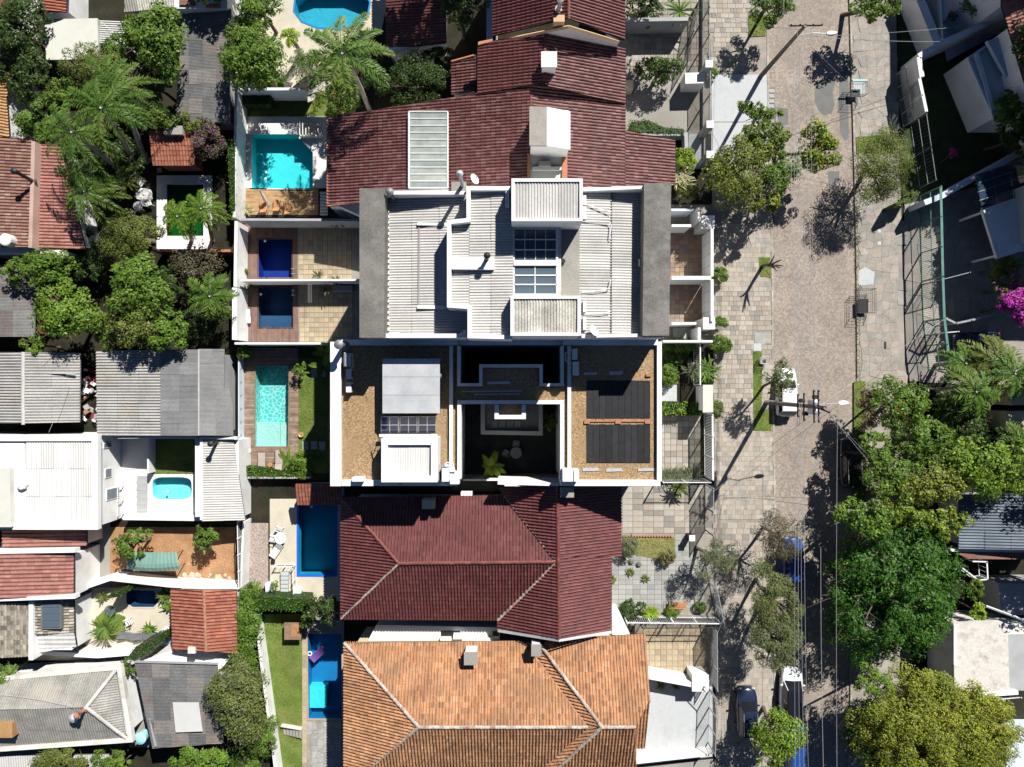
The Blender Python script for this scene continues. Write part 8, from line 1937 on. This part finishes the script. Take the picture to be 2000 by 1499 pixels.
shrub(1304, 735, 16, 1.4, 'leaf_mid', 'soft green shrub in the front yard lawn', size=.12, ry=20); shrub(1330, 675, 30, 1.2, 'leaf_mid', 'low planting along the long thin white wall', size=.14, ry=10); shrub(1318, 700, 26, 1.0, 'leaf_dark', 'dark low planting in the shaded front yard', size=.16, ry=12)
for i in range(5): blades(1302 + i * 15, 928 + R.uniform(-3, 3), .9, 60, .85, .03, 'leaf_grey', ['first', 'second', 'middle', 'fourth', 'last'][i] + ' tuft from the left in the row of pale ornamental grass', 'ornamental grass', 'ornamental_grass', arch=.7, spread=.25, zb=.2)
blades(1330, 958, 1.6, 40, 1.0, .06, 'leaf_olive', 'yellowish spiky plant below the ornamental grass', arch=.6, zb=.5)
T(1285, 138, 50, 2.6, 'leaf_dark', 'wide dark shrub in the forecourt of the north house', size=.2, ry=26, cat='shrub', m2='leaf_mid', tips=.2); hedge([(1228, 236), (1262, 232), (1300, 248), (1342, 252), (1342, 262), (1228, 258)], 1.2, 1.1, 'leaf_mid', 'low bright hedge beside the maroon roof front', .15)
T(1338, 312, 24, 2.6, 'leaf_lime', 'yellow-green shrub at the corner of the maroon roof', size=.15, cat='shrub'); blades(1334, 345, 2.4, 90, .9, .05, 'leaf_cream', 'pale cream feathery plant at the corner of the grey edge slab', arch=.5, spread=.45, zb=1.4); T(1340, 370, 22, 2.0, 'leaf_olive', 'dull shrub in the shade north of the garages', size=.14, cat='shrub')
T(1258, 18, 36, 2.4, 'leaf_dark', 'dark palm-like shrub in the top forecourt', size=.24, cat='shrub', dens=.7); blades(1335, 8, 2.6, 26, 1.6, .07, 'leaf_mid', 'arching palm shrub at the top forecourt', arch=.5, zb=1.0)
T(1229, 1068, 17, 1.6, 'leaf_grey', 'grey bush at the left end of the dry lawn bed', size=.12, ry=26, cat='shrub'); T(1303, 1088, 16, 1.2, 'leaf_olive', 'reddish-green bush at the right end of the dry lawn bed', size=.12, cat='shrub', m2='leaf_dry', tips=.3)
for i in range(3): blades(1268 + [0, 9, 3][i], 1196 + [0, 3, 9][i], 1.0, 26, .62, .06, 'leaf_lime', ['left', 'right', 'lower'][i] + ' rosette of the yellow bromeliad cluster', 'bromeliad', 'bromeliad', arch=.4, zb=.5)
T(1235, 1190, 30, 1.8, 'leaf_dark', 'dark broad-leaved bushes left of the yellow bromeliads', size=.24, ry=18, cat='shrub'); shrub(1312, 1196, 12, .9, 'leaf_bright', 'small bright bush below the wooden bench', size=.1); shrub(1368, 1185, 10, .8, 'leaf_mid', 'small bush beside the wooden bench', size=.1)
for (x, y, l) in ((1232, 1120, 'small clump in the paving, upper'), (1262, 1133, 'small reddish clump in the paving, lower'), (1198, 1135, 'small clump beside the maroon roof edge')): blades(x, y, .6, 20, .45, .05, 'leaf_olive', l, zb=.1)
for (x, y) in ((1248, 1103), (1218, 1092), (1233, 1098)): 
    c = W(x, y, .2); mb = MB(); mb.lathe((c.x, c.y, .05), [(.22, 0), (.24, .15), (.12, .28)], 7); mb.build('rock', 'dark_concrete', None, label='dark rounded rock at the edge of the garden path', cat='rock', group='dark rocks on the garden path')
blades(1197, 1202, 1.0, 12, .5, .07, 'leaf_yellow', 'small yellow flowering plant at the corner of the maroon wing', zb=.4)
for (x, l) in ((1292, 'left'), (1322, 'right')): blades(x, 1343, .8, 30, .55, .025, 'leaf_olive', l + ' grassy tuft growing at the white wall of the pale patio', zb=.2)
# east side
T(1738, 1146, 148, 7.4, 'leaf_fern', 'huge dark green feathery-leaved tree over the lower street', size=.26, ry=146, base=(1690, 1100), dens=1.35, asp=.4, flat=.6, rough=.16, m2='leaf_mid', tips=.06)
T(1820, 1425, 150, 8.5, 'leaf_yellow', 'large yellow-green tree in the bottom right corner', size=.15, ry=128, base=(1770, 1380), dens=1.3, flat=.6, rough=.2, m2='leaf_olive', tips=.35)
T(1700, 1440, 60, 6.0, 'leaf_dark', 'dark shaded crown left of the yellow-green tree', size=.2, ry=70, base=(1680, 1420)); T(1705, 1330, 34, 7.0, 'leaf_bright', 'small bright crown tip above the yellow-green tree', size=.2, dens=.7, base=(1685, 1320))
T(1935, 912, 78, 7.5, 'leaf_bright', 'bright green tree at the right edge above the ribbed roof', size=.24, ry=64, rough=.25, m2='leaf_lime', tips=.15)
T(1715, 880, 38, 5.6, 'leaf_mid', 'leafy crown beside the black car on the east kerb', size=.24, base=(1705, 875)); T(1765, 985, 50, 6.6, 'leaf_bright', 'fresh green crown in the middle of the east tree belt', size=.22, m2='leaf_yellow', tips=.15); T(1845, 900, 40, 6.2, 'leaf_mid', 'green crown between the pale-branched and lime trees', size=.22)
T(1752, 790, 52, 6.0, 'leaf_mid', 'broad-leaved tree with a few red blossoms by the east kerb', size=.26, ry=56, base=(1730, 790), m2='flower_red', tips=.006)
T(1698, 800, 28, 4.0, 'leaf_dry', 'dry brown-leaved bush on the east kerb', size=.14, ry=50, base=(1690, 800), dens=.8, cat='shrub')
T(1795, 855, 52, 6.6, 'leaf_mid', 'leafy tree with pale branches right of the red-blossomed tree', size=.24, ry=48, base=(1760, 850))
T(1738, 930, 56, 6.4, 'leaf_mid', 'mixed green tree over the black car', size=.22, ry=44, base=(1715, 920)); T(1822, 950, 62, 6.8, 'leaf_olive', 'olive green tree above the huge feathery tree', size=.2, ry=44, base=(1780, 940), m2='leaf_yellow', tips=.2)
T(1690, 1010, 60, 7.4, 'leaf_mid', 'light green crown at the north-west of the huge feathery tree', size=.22, ry=38, base=(1685, 990), m2='leaf_bright', tips=.25); T(1840, 1020, 44, 6.6, 'leaf_mid', 'green crown left of the dark ribbed roof', size=.22, ry=40, base=(1800, 1000), m2='leaf_yellow', tips=.2)
T(1870, 830, 60, 3.5, 'leaf_dark', 'dark low planting in the shade behind the east trees', size=.24, ry=60); T(1910, 1195, 16, 3.8, 'leaf_lime', 'small lime-green shrub above the weathered flat roof', size=.17, ry=22, cat='shrub'); T(1905, 1150, 18, 3.6, 'leaf_mid', 'green climber beside the white rail frame', size=.17, ry=22, cat='shrub')
palm(1935, 705, 4.2, 2.6, 'broad leafy palm above the cream wall block', nf=15, m='leaf_olive', droop=1.1, leaf=.7, nleaf=30, width=.05); palm(1900, 765, 4.6, 2.8, 'wide palm left of the cream wall block', nf=15, droop=1.1, leaf=.7, nleaf=30, width=.05); palm(1975, 730, 4.6, 2.6, 'palm at the right edge above the cream wall', nf=13, leaf=.7, nleaf=30, width=.05); palm(1880, 710, 3.6, 2.0, 'smaller palm beside the pale railing', nf=12, leaf=.6, nleaf=26, width=.05); palm(1985, 860, 4.6, 2.0, 'palm crown at the right edge below the cream wall', nf=12, leaf=.6, nleaf=26)
T(1982, 560, 40, 4.6, 'leaf_mid', 'bougainvillea with magenta blossoms at the right edge', size=.18, ry=30, cat='bougainvillea', m2='flower_magenta', tips=.12); T(1984, 592, 40, 5.2, 'leaf_dark', 'brilliant magenta bougainvillea lower at the right edge', size=.17, ry=44, cat='bougainvillea', m2='flower_magenta', tips=1.0)
T(1960, 530, 40, 3.8, 'leaf_olive', 'dull green bush left of the magenta bougainvillea', size=.2, ry=34); T(1982, 215, 44, 5.2, 'leaf_mid', 'broad-leaved tree in shade against the upper right house', size=.34, ry=36); T(1985, 270, 40, 4.4, 'leaf_dark', 'dark tree at the right edge above the carport', size=.3, ry=30)
T(1862, 298, 11, 2.4, 'flower_pink', 'small shrub covered in pink-red flowers in the dark yard', size=.14, cat='flowering shrub'); T(1860, 32, 13, 2.0, 'leaf_dry', 'orange-brown bromeliad bed on the upper right porch', size=.14, cat='plant', ry=9); T(1905, 12, 34, 3.4, 'leaf_mid', 'shrub at the top of the upper right porch', size=.2, ry=16, cat='shrub')
hedge([(1748, 397), (1775, 383), (1780, 390), (1752, 404)], 2.2, 1.9, 'leaf_lime', 'yellow-green clipped hedge block on the sidewalk, left part', .1); hedge([(1780, 378), (1793, 370), (1797, 379), (1784, 387)], 2.2, 1.9, 'leaf_lime', 'small yellow-green clipped hedge block beside the blue-white wall', .1)
for (x, y, r, z, l) in ((2080, 100, 90, 10, 'unseen tall tree added for shade beyond the right edge beside the salmon roof'), (2090, 330, 90, 9, 'unseen tall tree added beyond the right edge to shade the carport'), (2150, 905, 90, 9, 'unseen tree added beyond the right edge to shade the dark ribbed roof'), (2130, 1095, 80, 9, 'unseen tree added beyond the right edge to shade the cracked wall block'), (2030, -50, 50, 9, 'unseen tree added just beyond the top edge to shade the upper right yard'), (430, -60, 60, 7, 'tree beyond the top edge above the slate roof'), (1310, -90, 70, 9, 'unseen tree added beyond the top edge to shade the top forecourt'), (850, -130, 70, 11, 'unseen tall tree added beyond the top edge to shade the low maroon roof'), (960, -170, 70, 11.5, 'unseen tallest tree added for shade beyond the top edge left of the gabled house'), (2170, 60, 90, 12, 'unseen tallest tree added for shade beyond the right edge behind the salmon roof'), (2130, 700, 90, 9, 'tree beyond the right edge behind the palms')):  # unseen crowns outside the frame, most added to cast shade into it
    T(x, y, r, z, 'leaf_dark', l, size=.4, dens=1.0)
T(1835, 660, 18, 3.0, 'leaf_mid', 'small sapling inside the green gate frame', size=.2, dens=.4) if False else None
